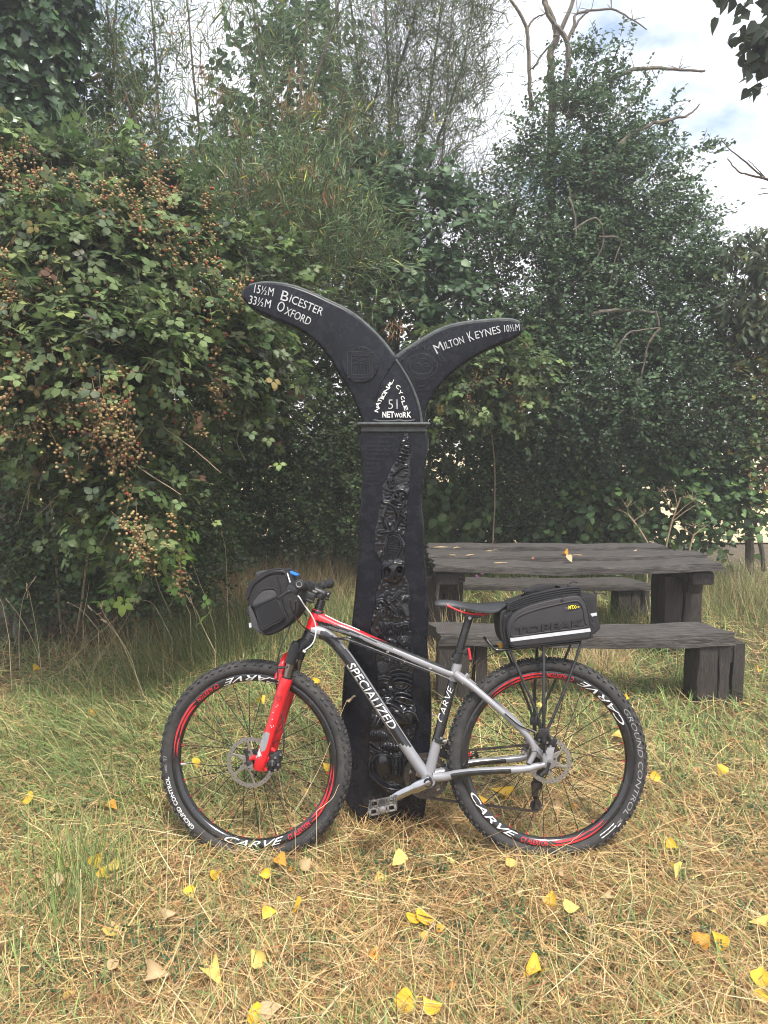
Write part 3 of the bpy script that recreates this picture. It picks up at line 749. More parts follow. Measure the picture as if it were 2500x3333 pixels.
line([c5(*q) for q in [(390, 200), (375, 290), (430, 350)]], 2.5, .016); line([c5(*q) for q in [(640, 250), (720, 230), (735, 280)]], 3, .02)
spiral(c5(685, 395), 17, .02, ang=2); dome(c5(560, 410), 15, 13, 0, .014, 6)
for k in range(6): line([c5(440 + 50 * k, 470 + 9 * k), c5(470 + 52 * k, 520 + 9 * k)], 3, .016)
spiral(c5(590, 600), 16, .018); dome(c5(490, 660), 26, 20, 20, .018, 9, .45); spiral(c5(700, 640), 16, .016, hand=-1)
for y0, k in ((700, 0), (740, 1), (780, 2), (880, 3), (925, 4)): line([c5(580 + 8 * k, y0 + 10), c5(650, y0 - 5), c5(720, y0 + 8), c5(765, y0 + 30)], 3.6, .024)
dome(c5(670, 790), 34, 34, 0, .014, rim=True); line([c5(*q) for q in [(450, 760), (500, 750), (555, 765)]], 3, .017)
line([c5(*q) for q in [(470, 980), (540, 975), (620, 1010), (680, 1060), (730, 1050), (790, 1080), (840, 1170), (830, 1240)]], 6, .028); dome(c5(640, 1100), 52, 38, 12, .024); dome(c5(740, 1110), 30, 34, 20, .024)
dome(c5(430, 1175), 30, 24, -8, .022, 13, .4, 0); dome(c5(450, 1310), 34, 18, 8, .02, 9, .4, 1); line([c5(*q) for q in [(360, 1390), (420, 1430), (480, 1450)]], 4, .02); dome(c5(560, 1420), 36, 16, 6, .017, 7, .3, 1)
dome(c5(490, 1590), 32, 44, 0, .02, 0, rim=False); dome(c5(640, 1590), 21, 44, 0, .024, 17, .45, 0, True); dome(c5(505, 1640), 26, 34, 8, .022, 13, .35, 0, True)
line([c5(*q) for q in [(355, 1560), (370, 1660), (450, 1740), (540, 1790), (640, 1800)]], 5, .024); line([c5(*q) for q in [(380, 1540), (430, 1480), (520, 1470), (580, 1510)]], 3, .022)
Hh = np.where(inside > 0, Hh * np.clip(inside * 1.6, 0, 1) + .001, -.004)
keep = ~((((GX - 1300) / 13.5) ** 2 + ((GY - 1856) / 17) ** 2 < 1.0) | ((np.abs(GX - 1250) < 12.5) & (GY > 2228) & (GY < 2256) & (np.abs(GX - 1250) < 5 + (GY - 2228) * .3)))
V = np.zeros(GX.shape + (3,))
for j in range(GX.shape[0]):
    d = ray(1250, gy[j]); k = YP / d.y; V[j, :, 2] = CAMH + d.z * k; V[j, :, 0] = (gx - CX) / FOC * k
V[..., 1] = YP - Hh * 1.15
ii = np.arange(GX.size).reshape(GX.shape)
F = np.stack([ii[:-1, :-1], ii[1:, :-1], ii[1:, 1:], ii[:-1, 1:]], -1)
ok = (inside[:-1, :-1] > -.99) & (inside[1:, 1:] > -.99) & keep[:-1, :-1] & keep[1:, 1:] & keep[1:, :-1] & keep[:-1, 1:]
F = F[ok]; used = np.unique(F); rm = np.zeros(GX.size, int); rm[used] = np.arange(len(used))
padd('fossil_relief', np_mesh('fossil_relief', V.reshape(-1, 3)[used], rm[F], smooth=True), [M_ironrel])
# ---------------------------------------------------------------- hardtail bicycle leaning back against the post
LEAN = math.radians(9.0); YAW = -.022
_ex = Vector((math.cos(YAW), math.sin(YAW), 0)); _ez = Vector((-math.sin(YAW) * math.sin(LEAN), math.cos(YAW) * math.sin(LEAN), math.cos(LEAN))); _ey = _ez.cross(_ex)
BO = Vector((.061, 2.515, .0))
BM = Matrix(((_ex.x, _ey.x, _ez.x, BO.x), (_ex.y, _ey.y, _ez.y, BO.y), (_ex.z, _ey.z, _ez.z, BO.z), (0, 0, 0, 1)))
CAMP = Vector((0, 0, CAMH))
def B(x, y, lat=0.0):                   # photo pixel -> bicycle coordinates on the plane `lat` metres to the far side
    d = ray(x, y); k = (lat - (CAMP - BO).dot(_ey)) / d.dot(_ey); P = CAMP + d * k - BO
    return Vector((P.dot(_ex), lat, P.dot(_ez)))
def cA(x, y): return (480 + .4747 * x, 1800 + .4747 * y)
def cB(x, y): return (1150 + .6028 * x, 1850 + .6028 * y)
def cH(x, y): return (800 + .2411 * x, 1850 + .2411 * y)
def cS(x, y): return (1400 + .3676 * x, 1900 + .3676 * y)
def cD(x, y): return (1650 + .1808 * x, 2250 + .1808 * y)
def cF(x, y): return (700 + .1808 * x, 2250 + .1808 * y)

M_rub = mat('tyre_rubber', (.028, .027, .027), .78, var=.35, vscale=30, bump=.15, bscale=150, dirt=(.11, .095, .075), dscale=9, damt=.5)
M_knob = mat('tyre_tread', (.03, .029, .029), .8, var=.3, vscale=40, dirt=(.12, .105, .085), dscale=20, damt=.6)
M_blk = mat('gloss_black_paint', (.012, .012, .013), .22, var=.2, vscale=20, coat=.6, dirt=(.08, .075, .065), dscale=25, damt=.25)
M_satin = mat('satin_black', (.014, .014, .015), .42, var=.25, vscale=30, dirt=(.09, .08, .07), dscale=30, damt=.3)
M_gry = mat('silver_grey_paint', (.27, .27, .285), .34, metal=.2, var=.08, vscale=12, coat=.3, dirt=(.22, .18, .14), dscale=14, damt=.35)
M_red = mat('red_paint', (.62, .012, .02), .3, var=.12, vscale=16, coat=.6, dirt=(.30, .03, .03), dscale=18, damt=.35)
M_wht = mat('white_decal', (.66, .66, .65), .5, var=.12, vscale=40, dirt=(.25, .23, .20), dscale=40, damt=.6)
M_redd = mat('red_decal', (.55, .02, .03), .45, var=.15, vscale=40, dirt=(.2, .03, .03), dscale=30, damt=.4)
M_lgry = mat('grey_decal', (.30, .30, .30), .6, var=.2, vscale=60)
M_dgry = mat('moulded_rubber_lettering', (.075, .074, .072), .6)
M_alu = mat('polished_alloy', (.46, .46, .47), .16, metal=1.0, var=.12, vscale=22, dirt=(.15, .13, .11), dscale=16, damt=.4)
M_dull = mat('worn_alloy', (.42, .41, .40), .38, metal=1.0, var=.2, vscale=30, dirt=(.12, .10, .08), dscale=20, damt=.6)
M_disc = mat('disc_steel', (.38, .35, .31), .36, metal=.9, var=.1, vscale=40, dirt=(.16, .12, .08), dscale=18, damt=.5)
M_chain = mat('oily_chain_steel', (.085, .07, .058), .5, metal=.7, var=.4, vscale=90, dirt=(.13, .09, .06), dscale=60, damt=.7)
M_stan = mat('fork_stanchion', (.22, .19, .15), .16, metal=.9)
M_plas = mat('black_plastic', (.015, .015, .016), .5, var=.2, vscale=40)
M_grip = mat('grip_rubber', (.02, .02, .021), .7, bump=.5, bscale=260, var=.3, vscale=60)
M_seat = mat('saddle_cover', (.022, .023, .026), .42, var=.25, vscale=25, bump=.15, bscale=90)
M_spoke = mat('black_spoke', (.02, .02, .02), .4, metal=.4)
M_yel = mat('yellow_print', (.80, .66, .02), .5)

bike = empty('bicycle', BO, 'grey, black and red hardtail mountain bike leaning side on against the signpost', 'bicycle', matrix=BM)
def badd(mb, name, mats, parent=None, **k): return mb.build(name, mats, parent or bike, **k)

# ---- wheels
R0 = .3705
def rot_frame(c, turn):
    return Matrix.Translation(c) @ Matrix.Rotation(turn, 4, 'Z')
def tyre_profile():
    p = []
    for a in np.linspace(-1, 1, 19):
        t = a * math.radians(152)
        r = .3435 + .0245 * math.cos(t); y = .0285 * math.sin(t)
        p.append((r, y))
    return p
def wheel(centre, turn, phase, front):
    W = empty('wheel', centre); W.parent = bike; W.matrix_basis = rot_frame(centre, turn)
    def add(mb, name, mats, **k): return mb.build(name, mats, W, **k)
    add(MB().lathe(tyre_profile(), 96, m=0), 'tyre', [M_rub], angle=60)
    m = MB(); NK = 68
    for k in range(NK):
        for (dA, ang, sx, sy, sz) in ((0, 58, .0125, .0085, .0062), (0, -58, .0125, .0085, .0062), (.5, 27, .012, .009, .0052), (.5, -27, .012, .009, .0052), (0, 7, .014, .008, .005), (.5, -7, .014, .008, .005)):
            a = 2 * PI * (k + dA + .12 * math.sin(k * 2.1) * (ang in (58, -58))) / NK; t = math.radians(ang)
            n = Vector((math.cos(a) * math.cos(t), math.sin(t), math.sin(a) * math.cos(t)))
            c = Vector((math.cos(a) * (.3435 + .0262 * math.cos(t)), .0300 * math.sin(t), math.sin(a) * (.3435 + .0262 * math.cos(t))))
            T = Vector((-math.sin(a), 0, math.cos(a))); S = n.cross(T)
            R = Matrix((T, S, n)).transposed()
            m.box(c, (sx, sy, sz * 1.6), R, taper=.82)
    add(m, 'tread', [M_knob], smooth=False, fix=False)
    rim = [(.3205, -.0125), (.3215, -.0165), (.319, -.0175), (.308, -.0172), (.297, -.0125), (.2925, -.006), (.2925, .006), (.297, .0125), (.308, .0172), (.319, .0175), (.3215, .0165), (.3205, .0125)]
    add(MB().lathe(rim, 96, closed=True), 'rim', [M_blk], angle=50)
    # decals: letters and red flashes on the near side of the rim
    def rimpt(r):
        return float(np.interp(r, [.2925, .297, .308, .319], [-.006, -.0125, -.0172, -.0175])) - .0009
    def arc_text(mb, s, a0, a1, r0, r1, yf, bold=0.0, shear=0.0, outward=False):
        # outward: letter tops point away from the hub and text runs clockwise as seen from the near side
        a0, a1 = math.radians(a0), math.radians(a1)
        def fn(u, v):
            a = a0 + (a1 - a0) * u; r = r0 + (r1 - r0) * v
            return (r * math.cos(a), yf(r), r * math.sin(a))
        text_on(mb, s, fn, None, bold, shear, cuts=8)
    for off in (0, 180):
        mw, mr = MB(), MB()
        arc_text(mw, 'CARVE', 70 + phase + off, 114 + phase + off, .3165, .2955, rimpt, .006, .45)
        arc_text(mr, 'CY ALEXTON', 117 + phase + off, 136 + phase + off, .316, .299, rimpt, .02, .2)
        for (b0, b1, ra, rb) in ((137, 181, .311, .3175), (139, 168, .300, .3068), (166, 180, .3, .304)):
            n = 20; vs = []; fs = []
            for i in range(n + 1):
                a = math.radians(phase + off + b0 + (b1 - b0) * i / n); w = min(1, i / 3 + .25, (n - i) / 8)
                for r in (ra, ra + (rb - ra) * w): vs.append((r * math.cos(a), rimpt(r), r * math.sin(a)))
                if i: fs.append((2 * i - 2, 2 * i - 1, 2 * i + 1, 2 * i))
            mr.add(vs, fs)
        add(mw, 'rim_lettering', [M_wht], smooth=False, fix=False); add(mr, 'rim_flash', [M_redd], smooth=False, fix=False)
    def sw(r):
        c = max(-1, min(1, (r - .3435) / .0245)); return -.0285 * math.sqrt(1 - c * c) - .0007
    def sw_text(s, a0, a1, r0, r1, m_, bold=0.0, shear=0.0):
        mb = MB(); arc_text(mb, s, a0, a1, r0, r1, sw, bold, shear); add(mb, 'tyre_lettering', [m_], smooth=False, fix=False)
    if front:
        sw_text('GROUND CONTROL', 229, 192.5, .3335, .3485, M_wht, .012); sw_text('GRID', 189.5, 184.5, .337, .345, M_lgry); sw_text('T7', 182.5, 179, .336, .348, M_lgry)
        sw_text('GROUND CONTROL 29x2.35 (60-622)', 150, 103, .337, .348, M_dgry); sw_text('SPECIALIZED', 331, 306, .336, .349, M_dgry, .02, .2); sw_text('2BLISS', 16, 3, .337, .347, M_dgry)
    else:
        for q in ((.010, M_lgry), (-.012, M_rub)):
            pass
        sw_text('GROUND CONTROL', 33, -35, .3325, .3495, M_lgry, -.012, .25)
        sw_text('29x2.1', -38.5, -42.5, .337, .346, M_lgry)
        mb = MB()
        for (b0, b1) in ((-40.5, -43.6), (-43.8, -55.5)):
            vs = []; fs = []; n = 12
            for i in range(n + 1):
                a = math.radians(b0 + (b1 - b0) * i / n)
                ra, rb = ((.346, .349) if b0 > -42 else (.330, .3425))
                for r in (ra, rb): vs.append((r * math.cos(a), sw(r), r * math.sin(a)))
                if i: fs.append((2 * i - 2, 2 * i - 1, 2 * i + 1, 2 * i))
            mb.add(vs, fs)
        add(mb, 'tyre_badge', [M_wht], smooth=False, fix=False)
        mb = MB(); arc_text(mb, 'CONTROL', -45.5, -54.5, .3315, .341, lambda r: sw(r) - .0006, .01); add(mb, 'tyre_lettering', [M_rub], smooth=False, fix=False)
    # spokes, nipples, hub
    NS = 28
    for k in range(NS):
        near = k % 2 == 0; y = -.031 if near else .031
        a = 2 * PI * k / NS + math.radians(5 + phase); lead = 1 if (k // 2) % 2 else -1
        h = a + lead * math.radians(78)
        p0 = Vector((.027 * math.cos(h), y, .027 * math.sin(h))); p1 = Vector((.293 * math.cos(a), .0, .293 * math.sin(a)))
        add(MB().tube([p0, p1], .0014, 5), 'spoke', [M_spoke], fix=False)
    m = MB()
    for k in range(NS):
        a = 2 * PI * k / NS + math.radians(5 + phase); d = Vector((math.cos(a), 0, math.sin(a))); m.tube([d * .2935, d * .281], .0021, 6)
    add(m, 'nipples', [M_redd], fix=False)['kind'] = 'stuff'
    add(MB().lathe([(.0, -.052), (.012, -.052), (.012, -.036), (.031, -.034), (.031, -.028), (.016, -.022), (.0145, 0), (.017, .022), (.031, .028), (.031, .034), (.013, .037), (.013, .052), (0, .052)], 24), 'hub', [M_blk])
    # disc rotor: braking ring with drilled holes shown as dark studs, swept arms, carrier
    RD = .092 if front else .083
    m = MB(); yd = -.040
    m.lathe([(RD - .0155, yd - .001), (RD, yd - .001), (RD, yd + .001), (RD - .0155, yd + .001)], 72, closed=True)
    for k in range(6):
        a = 2 * PI * k / 6 + .3
        q = [Vector((r * math.cos(a + b), yd, r * math.sin(a + b))) for r, b in ((.022, 0), (.035, .16), (.052, .30), (RD - .013, .42))]
        m.tube(q, [.0055, .0042, .0038, .0052], 4, flat=.25, side=(0, 1, 0))
        q = [Vector((r * math.cos(a + b), yd, r * math.sin(a + b))) for r, b in ((.027, .5), (.042, .42), (.056, .34))]
        m.tube(q, [.005, .004, .0035], 4, flat=.25, side=(0, 1, 0))
    m.lathe([(.014, yd - .0012), (.031, yd - .0012), (.031, yd + .0012), (.014, yd + .0012)], 36, closed=True)
    add(m, 'brake_disc', [M_disc], angle=30)
    m = MB()
    for k in range(36):
        a = 2 * PI * k / 36; r = RD - .004 - .0037 * (k % 3); m.lathe([(0, 0), (.0017, 0)], 7, (r * math.cos(a), yd - .0014, r * math.sin(a)))
    for k in range(6):
        a = 2 * PI * k / 6 + .25; m.lathe([(0, 0), (.0035, 0), (.0035, .003)], 8, (.022 * math.cos(a), yd - .003, .022 * math.sin(a)))
    add(m, 'disc_holes', [M_plas], smooth=False, fix=False)['kind'] = 'stuff'
    return W
WF, WR = B(827.5, 2471, 0), B(1779, 2465, 0)
TURN = math.radians(-7)                 # front wheel steered slightly
wf = wheel(WF, TURN, 0, True); wr = wheel(WR, 0, -46, False)
# valve on the front rim
_v = math.radians(186); m = MB(); d = Vector((math.cos(_v), 0, math.sin(_v))); m.tube([d * .292, d * .262], .003, 8); m.tube([d * .262, d * .252], .002, 6); m.build('valve', [M_wht, ], wf)

# ---- frame
FM = [M_gry, M_blk, M_red, M_wht]
NEAR = (0, -1, 0)
def ftube(name, px, r, cf, flat=1.0, n=40, sub=10, lat=0.0, m=None):
    pts = spline([B(*q, lat) if not isinstance(q, Vector) else q for q in px], sub)
    K = len(pts); rr = r if not isinstance(r, (list, tuple)) else list(np.interp(np.linspace(0, 1, K), np.linspace(0, 1, len(r)), r))
    return badd(MB().tube(pts, rr, n, side=NEAR, flat=flat, cf=cf), name, FM, angle=60)
# angle 0 = top, 90 = far or near by winding; both sides painted alike, so fold it
fold = lambda a: a if a <= 180 else 360 - a
def cf_top(t, a):
    a = fold(a)
    if t < .62 and a < 24 + 0 * t and .04 < t < .30: return 3
    lim = np.interp(t, [0, .12, .35, .5], [112, 78, 55, 8])
    if t < .5 and a < lim: return 2
    lo = np.interp(t, [0, .1, .3, .6, 1], [180, 112, 86, 64, 58])
    if a < lo: return 1
    g = np.interp(t, [0, .1, .3, .6, 1], [180, 150, 112, 116, 178])
    if a < g: return 0
    return 1
def cf_down(t, a):
    a = fold(a)
    if t < .05: return 0
    if t > .74 + .10 * (1 - a / 180): return 0
    if a > 136 and t > .08: return 0
    if a < np.interp(t, [.05, .12, .3, .8], [62, 46, 34, 30]) : return 0  # grey upper edge, widened to paint in the highlight along the tube
    return 1
def cf_seat(t, a): return 1 if .16 < t < .62 + .10 * (1 - fold(a) / 180) else 0
def cf_head(t, a): return 2 if t < .63 else 1
ftube('head_tube', [(1035, 1985), (1020, 2032), (1003, 2082)], [.0215, .023, .026], cf_head, sub=10)
ftube('top_tube', [(1034, 2010), (1062, 2023), (1100, 2040), (1148, 2058), (1226, 2093), (1317, 2131), (1419, 2173), (1478, 2196)], [.0245, .0225, .0205, .0195, .019, .018, .017, .0165], cf_top, flat=1.05, sub=12)
ftube('down_tube', [(1014, 2052), (1050, 2060), (1080, 2082), (1110, 2116), (1146, 2164), (1210, 2260), (1277, 2362), (1340, 2458), (1391, 2530)], [.027, .0255, .0235, .0225, .0220, .0215, .0215, .0215, .022], cf_down, sub=12)
ftube('seat_tube', [(1489, 2160), (1473, 2222), (1455, 2290), (1437, 2358), (1418, 2430), (1396, 2520)], [.0185, .0185, .0185, .019, .0195, .020], cf_seat)
# seat cluster gusset and bottom bracket shell
badd(MB().lathe([(0, -.037), (.0245, -.037), (.0255, -.030), (.0255, .030), (.0245, .037), (0, .037)], 32, B(1393, 2532, 0) ), 'bottom_bracket', [M_gry])
cf_g = lambda t, a: 0
def cf_cs(t, a):
    a = fold(a)
    return 1 if (.16 < t < .70 and (a > 62) ) else 0
for lat0, lat1, sg in ((-.022, -.066, 1), (.022, .066, -1)):
    L = lambda q, s: B(q[0], q[1], lat0 + (lat1 - lat0) * s)
    st = [L((1478, 2190), 0), L((1500, 2208), .1), L((1532, 2230), .3), L((1600, 2287), .7), L((1665, 2345), .95), L((1712, 2390), 1), L((1733, 2422), 1), L((1738, 2452), 1), L((1722, 2484), 1)]
    if sg < 0: st = [Vector((p.x, -q.y, p.z)) for p, q in zip(st_near, st_near)]
    else: st_near = st
    ftube('seat_stay', st, [.0155, .0145, .013, .012, .012, .012, .0115, .010, .009], cf_g, n=20)
    cs = [L((1410, 2530), 0), L((1450, 2527), .15), L((1488, 2519), .45), L((1560, 2511), .8), L((1699, 2503), 1), L((1740, 2495), 1), L((1772, 2488), 1)]
    if sg < 0: cs = [Vector((p.x, -p.y, p.z)) for p in cs_near]
    else: cs_near = cs
    ftube('chain_stay', cs, [.017, .016, .0145, .0135, .013, .012, .010], cf_cs, n=20)
    # dropout plate
    rg = [(1722, 2410), (1738, 2412), (1762, 2440), (1776, 2450), (1782, 2434), (1806, 2434), (1800, 2462), (1798, 2486), (1786, 2500), (1760, 2497), (1766, 2480), (1764, 2466), (1742, 2440)]
    ring = [B(x, y, -.070) for x, y in rg]
    if sg < 0: ring = [Vector((p.x, .062, p.z)) for p in ring]
    o = link('dropout', slab(ring, Vector((0, .008, 0)), .002), FM, bike)
badd(MB().tube([B(1436, 2424, -.0), B(1455, 2416, 0)], .004, 8), 'bolt', [M_dull])
# cable stops, front mech clamp
cl = B(1428, 2408, 0); ax = (B(1455, 2290, 0) - B(1418, 2430, 0)).normalized()
badd(MB().tube([cl - ax * .008, cl + ax * .008], .0225, 24, side=NEAR), 'clamp_band', [M_satin])
badd(MB().box(B(1446, 2412, -.012), (.022, .012, .010)), 'clamp_bolt', [M_dull], bevel=.002)
for q in ((1137, 2075), (1262, 2122), (1400, 2176), (1292, 2314), (1271, 2236), (1410, 2327)):
    badd(MB().box(B(*q, -.016), (.011, .010, .006)).ball(B(q[0] + 3, q[1] + 1, -.022), .003), 'cable_stop', [M_dull], bevel=.001)
# lettering on the frame
def tube_text(s, px, py, h, r, m_, bold=0.0, shear=0.0, name='lettering', off=.0014, far=False):
    # baseline between two photo points on the tube's near face; the letters wrap round the tube
    A, Z = B(*px, 0), B(*py, 0); T = (Z - A); Ln = T.length; T.normalize(); N = Vector((-T.z, 0, T.x))
    def fn(u, v):
        w = (v - .5) * h; y = -math.sqrt(max(1e-8, r * r - w * w)) - off
        q = A + T * (Ln * u) + N * w; return (q.x, y, q.z)
    mb = MB(); text_on(mb, s, fn, None, bold, shear, cuts=8); badd(mb, name, [m_], smooth=False, fix=False)
tube_text('SPECIALIZED', (1139, 2156), (1282, 2366), .0305, .0219, M_wht, .008, .2)
tube_text('CARVE', (1431, 2345), (1468, 2232), .024, .0188, M_wht, -.004, .28)
tube_text('M4', (1489, 2517), (1530, 2512), .016, .0140, M_blk, .02, .3)
# ---- fork (steered a little)
s_ = Vector((-math.sin(TURN), math.cos(TURN), 0)); s_ = Vector((math.sin(-TURN) * 1, math.cos(TURN), 0))
fb, ft, fc = B(842, 2501, -.062), B(930, 2217, -.062), B(958, 2113, -.062)
def legpt(p, side): return p if side < 0 else p + s_ * .124
for side in (-1, 1):
    a, b, c = legpt(fb, side), legpt(ft, side), legpt(fc, side); d = (c - a).normalized()
    nm = 'fork_lower'
    badd(MB().tube([a - d * .004, a, a + (b - a) * .12, a + (b - a) * .3, a + (b - a) * .75, a + (b - a) * .93, b, b + d * .012], [.019, .0222, .0222, .0205, .0210, .0235, .0245, .0225], 28), nm, [M_red])
    badd(MB().tube([b, c], .0162, 24), 'stanchion', [M_stan])
    badd(MB().tube([b + d * .008, b + d * .016], .0195, 20), 'wiper_seal', [M_plas])
    badd(MB().tube([c - d * .055, c - d * .01, c + d * .02], [.0195, .0205, .0185], 24), 'crown_leg', [M_satin])
    badd(MB().tube([c + d * .02, c + d * .028], [.015, .013], 16), 'top_cap', [M_satin])
cm = (legpt(fc, -1) + legpt(fc, 1)) / 2; hb = B(1000, 2092, 0)
badd(MB().tube([legpt(fc, -1) - Vector((0, 0, .012)), legpt(fc, -1) * .55 + hb * .45 + Vector((0, 0, .004)), hb, legpt(fc, 1) * .55 + hb * .45 + Vector((0, 0, .004)), legpt(fc, 1) - Vector((0, 0, .012))], [.020, .022, .026, .022, .020], 14), 'fork_crown', [M_satin])
pc = hb * .5 + cm * .5
ar = [legpt(ft, -1) + Vector((-.012, 0, .005)), legpt(ft, -1) + Vector((.000, .006, .055)) , (legpt(ft, -1) * .7 + legpt(ft, 1) * .3) + Vector((.006, -.004, .083)), (legpt(ft, -1) + legpt(ft, 1)) / 2 + Vector((.010, 0, .088)), (legpt(ft, -1) * .3 + legpt(ft, 1) * .7) + Vector((.006, .004, .083)), legpt(ft, 1) + Vector((.0, -.006, .055)), legpt(ft, 1) + Vector((-.012, 0, .005))]
badd(MB().tube(spline([p + Vector((-.016, 0, 0)) for p in ar], 5), [.017] * 3 + [.0135] * 25 + [.017] * 3, 12), 'fork_arch', [M_red])
# fork stickers
dl_ = (fc - fb).normalized(); nl_ = Vector((-dl_.z, 0, dl_.x))
def leg_sheet(outline, m_, name, off):
    ring = []
    for (x, y) in outline:
        p = B(x, y, -.062); t = (p - fb).dot(dl_); w = (p - fb - dl_ * t).dot(nl_); w = max(-.0195, min(.0195, w)); q = fb + dl_ * t + nl_ * w
        q.y = -.062 - math.sqrt(max(0, .0216 ** 2 - w * w)) - off; ring.append(q)
    mb = MB(); c = sum(ring, Vector()) / len(ring); c.y = -.062 - .0216 - off
    mb.add(ring + [c], [(i, (i + 1) % len(ring), len(ring)) for i in range(len(ring))]); return badd(mb, name, [m_], smooth=False, fix=False)
leg_sheet([cF(*q) for q in [(938, 706), (970, 712), (1008, 728), (985, 830), (955, 940), (918, 1040), (855, 1062), (825, 1010), (822, 950), (845, 860), (880, 745)]], M_gry, 'grey_sticker', .0012)
leg_sheet([cF(*q) for q in [(815, 1010), (840, 1060), (862, 1128), (806, 1160), (748, 1190), (762, 1140), (785, 1075)]], M_wht, 'white_sticker', .0020)
def leg_text(s, a, b, h, m_, off, bold=0):
    A, Z = B(*cF(*a), -.062), B(*cF(*b), -.062); T = Z - A; Ln = T.length; T.normalize(); N = Vector((-T.z, 0, T.x))
    def fn(u, v):
        q = A + T * (Ln * u) + N * (v * h); t = (q - fb).dot(dl_); w = max(-.021, min(.021, (q - fb - dl_ * t).dot(nl_))); y = -.062 - math.sqrt(.0216 ** 2 - w * w) - off
        return (q.x, y, q.z)
    mb = MB(); text_on(mb, s, fn, None, bold, cuts=8); badd(mb, 'lettering', [m_], smooth=False, fix=False)
leg_text('ROCK', (785, 1060), (835, 1140), .012, M_redd, .0032, .01); leg_text('SHOX', (752, 1110), (775, 1172), .010, M_blk, .0032, .01)
leg_text('29"', (1126, 122), (1200, 110), .006, M_blk, .0022)
m = MB(); c29 = B(*cF(1166, 106), -.0); 
def legsurf(q):
    t = (q - fb).dot(dl_); w = max(-.021, min(.021, (q - fb - dl_ * t).dot(nl_))); return Vector((q.x, -.062 - math.sqrt(.0216 ** 2 - w * w) - .002, q.z))
cc = B(*cF(1166, 106), -.062)
m.tube([legsurf(cc + Vector((.0105 * math.cos(a), 0, .0105 * math.sin(a)))) for a in np.linspace(0, 2 * PI, 25)], .0007, 4); badd(m, 'ring_mark', [M_blk], fix=False)
m = MB()
for q in [(1120, 255), (1052, 480), (1022, 590), (1040, 620), (1072, 600), (1065, 355), (1150, 228)]:
    p = legsurf(B(*cF(*q), -.062)); m.box(p, (.0028, .0008, .0035), Matrix.Rotation(random.random(), 3, 'Y'))
badd(m, 'paint_chips', [M_wht], smooth=False, fix=False)
# dropout, axle lever, caliper
badd(MB().tube([B(*cF(600, 1240), -.05), B(*cF(700, 1190), -.056), B(*cF(780, 1200), -.058)], [.008, .009, .012], 10), 'fork_dropout', [M_red])
badd(MB().tube([Vector((WF.x, -.075, WF.z)), Vector((WF.x, .075, WF.z))], .006, 10), 'axle', [M_dull])
badd(MB().lathe([(0, -.079), (.011, -.079), (.011, -.066), (0, -.066)], 16, (WF.x, 0, WF.z)), 'axle_nut', [M_dull])
badd(MB().tube(spline([B(*cF(x, y), -.082) for x, y in [(620, 1330), (590, 1270), (580, 1180), (560, 1110), (548, 1050)]], 4), [.009] * 5 + [.006] * 8 + [.008] * 4, 10, flat=.6), 'quick_release_lever', [M_satin])
m = MB()
for q, s in [((1085, 1250), (.034, .026, .060)), ((1135, 1140), (.030, .022, .030)), ((1050, 1400), (.042, .022, .018)), ((1160, 1180), (.018, .02, .030))]: m.box(B(*cF(*q), -.052), s, Matrix.Rotation(-.25, 3, 'Y'))
m.lathe([(0, -.018), (.014, -.018), (.017, -.010), (.017, 0), (0, 0)], 20, B(*cF(1030, 1290), -.058))
badd(m, 'brake_caliper', [M_satin], bevel=.004)
m = MB()
for q in [(1088, 1190), (1088, 1412), (1185, 1135), (985, 1450), (1140, 1315)]: m.lathe([(0, -.006), (.0045, -.006), (.0052, 0)], 10, B(*cF(*q), -.068))
m.box(B(*cF(1028, 1300), -.079), (.003, .001, .018)); badd(m, 'caliper_bolt', [M_dull])
for q in [((1010, 1040), (1075, 1075)), ((880, 1390), (930, 1420)), ((900, 1290), (975, 1170))]: badd(MB().tube([B(*cF(*q[0]), -.058), B(*cF(*q[1]), -.056)], [.009, .007], 10), 'caliper_mount', [M_red])
# rear caliper, lever, axle
m = MB()
for q, s in [((590, 840), (.030, .024, .030)), ((700, 870), (.040, .024, .034)), ((800, 900), (.034, .02, .034)), ((845, 965), (.02, .02, .018))]: m.box(B(*cD(*q), -.050), s, Matrix.Rotation(.5, 3, 'Y'))
badd(m, 'brake_caliper', [M_satin], bevel=.004)
m = MB()
for q in [(800, 840), (580, 870), (780, 985), (720, 920)]: m.lathe([(0, -.006), (.0045, -.006), (.0052, 0)], 10, B(*cD(*q), -.062))
badd(m, 'caliper_bolt', [M_dull])
badd(MB().tube([Vector((WR.x, -.085, WR.z)), Vector((WR.x, .085, WR.z))], .006, 10).lathe([(0, -.092), (.012, -.092), (.012, -.075), (0, -.075)], 16, (WR.x, 0, WR.z)), 'axle', [M_dull])
badd(MB().tube(spline([B(*cD(x, y), -.098) for x, y in [(770, 1290), (740, 1370), (710, 1440), (650, 1490), (610, 1530)]], 4), [.006] * 6 + [.0075] * 11, 10, flat=.6), 'quick_release_lever', [M_satin])

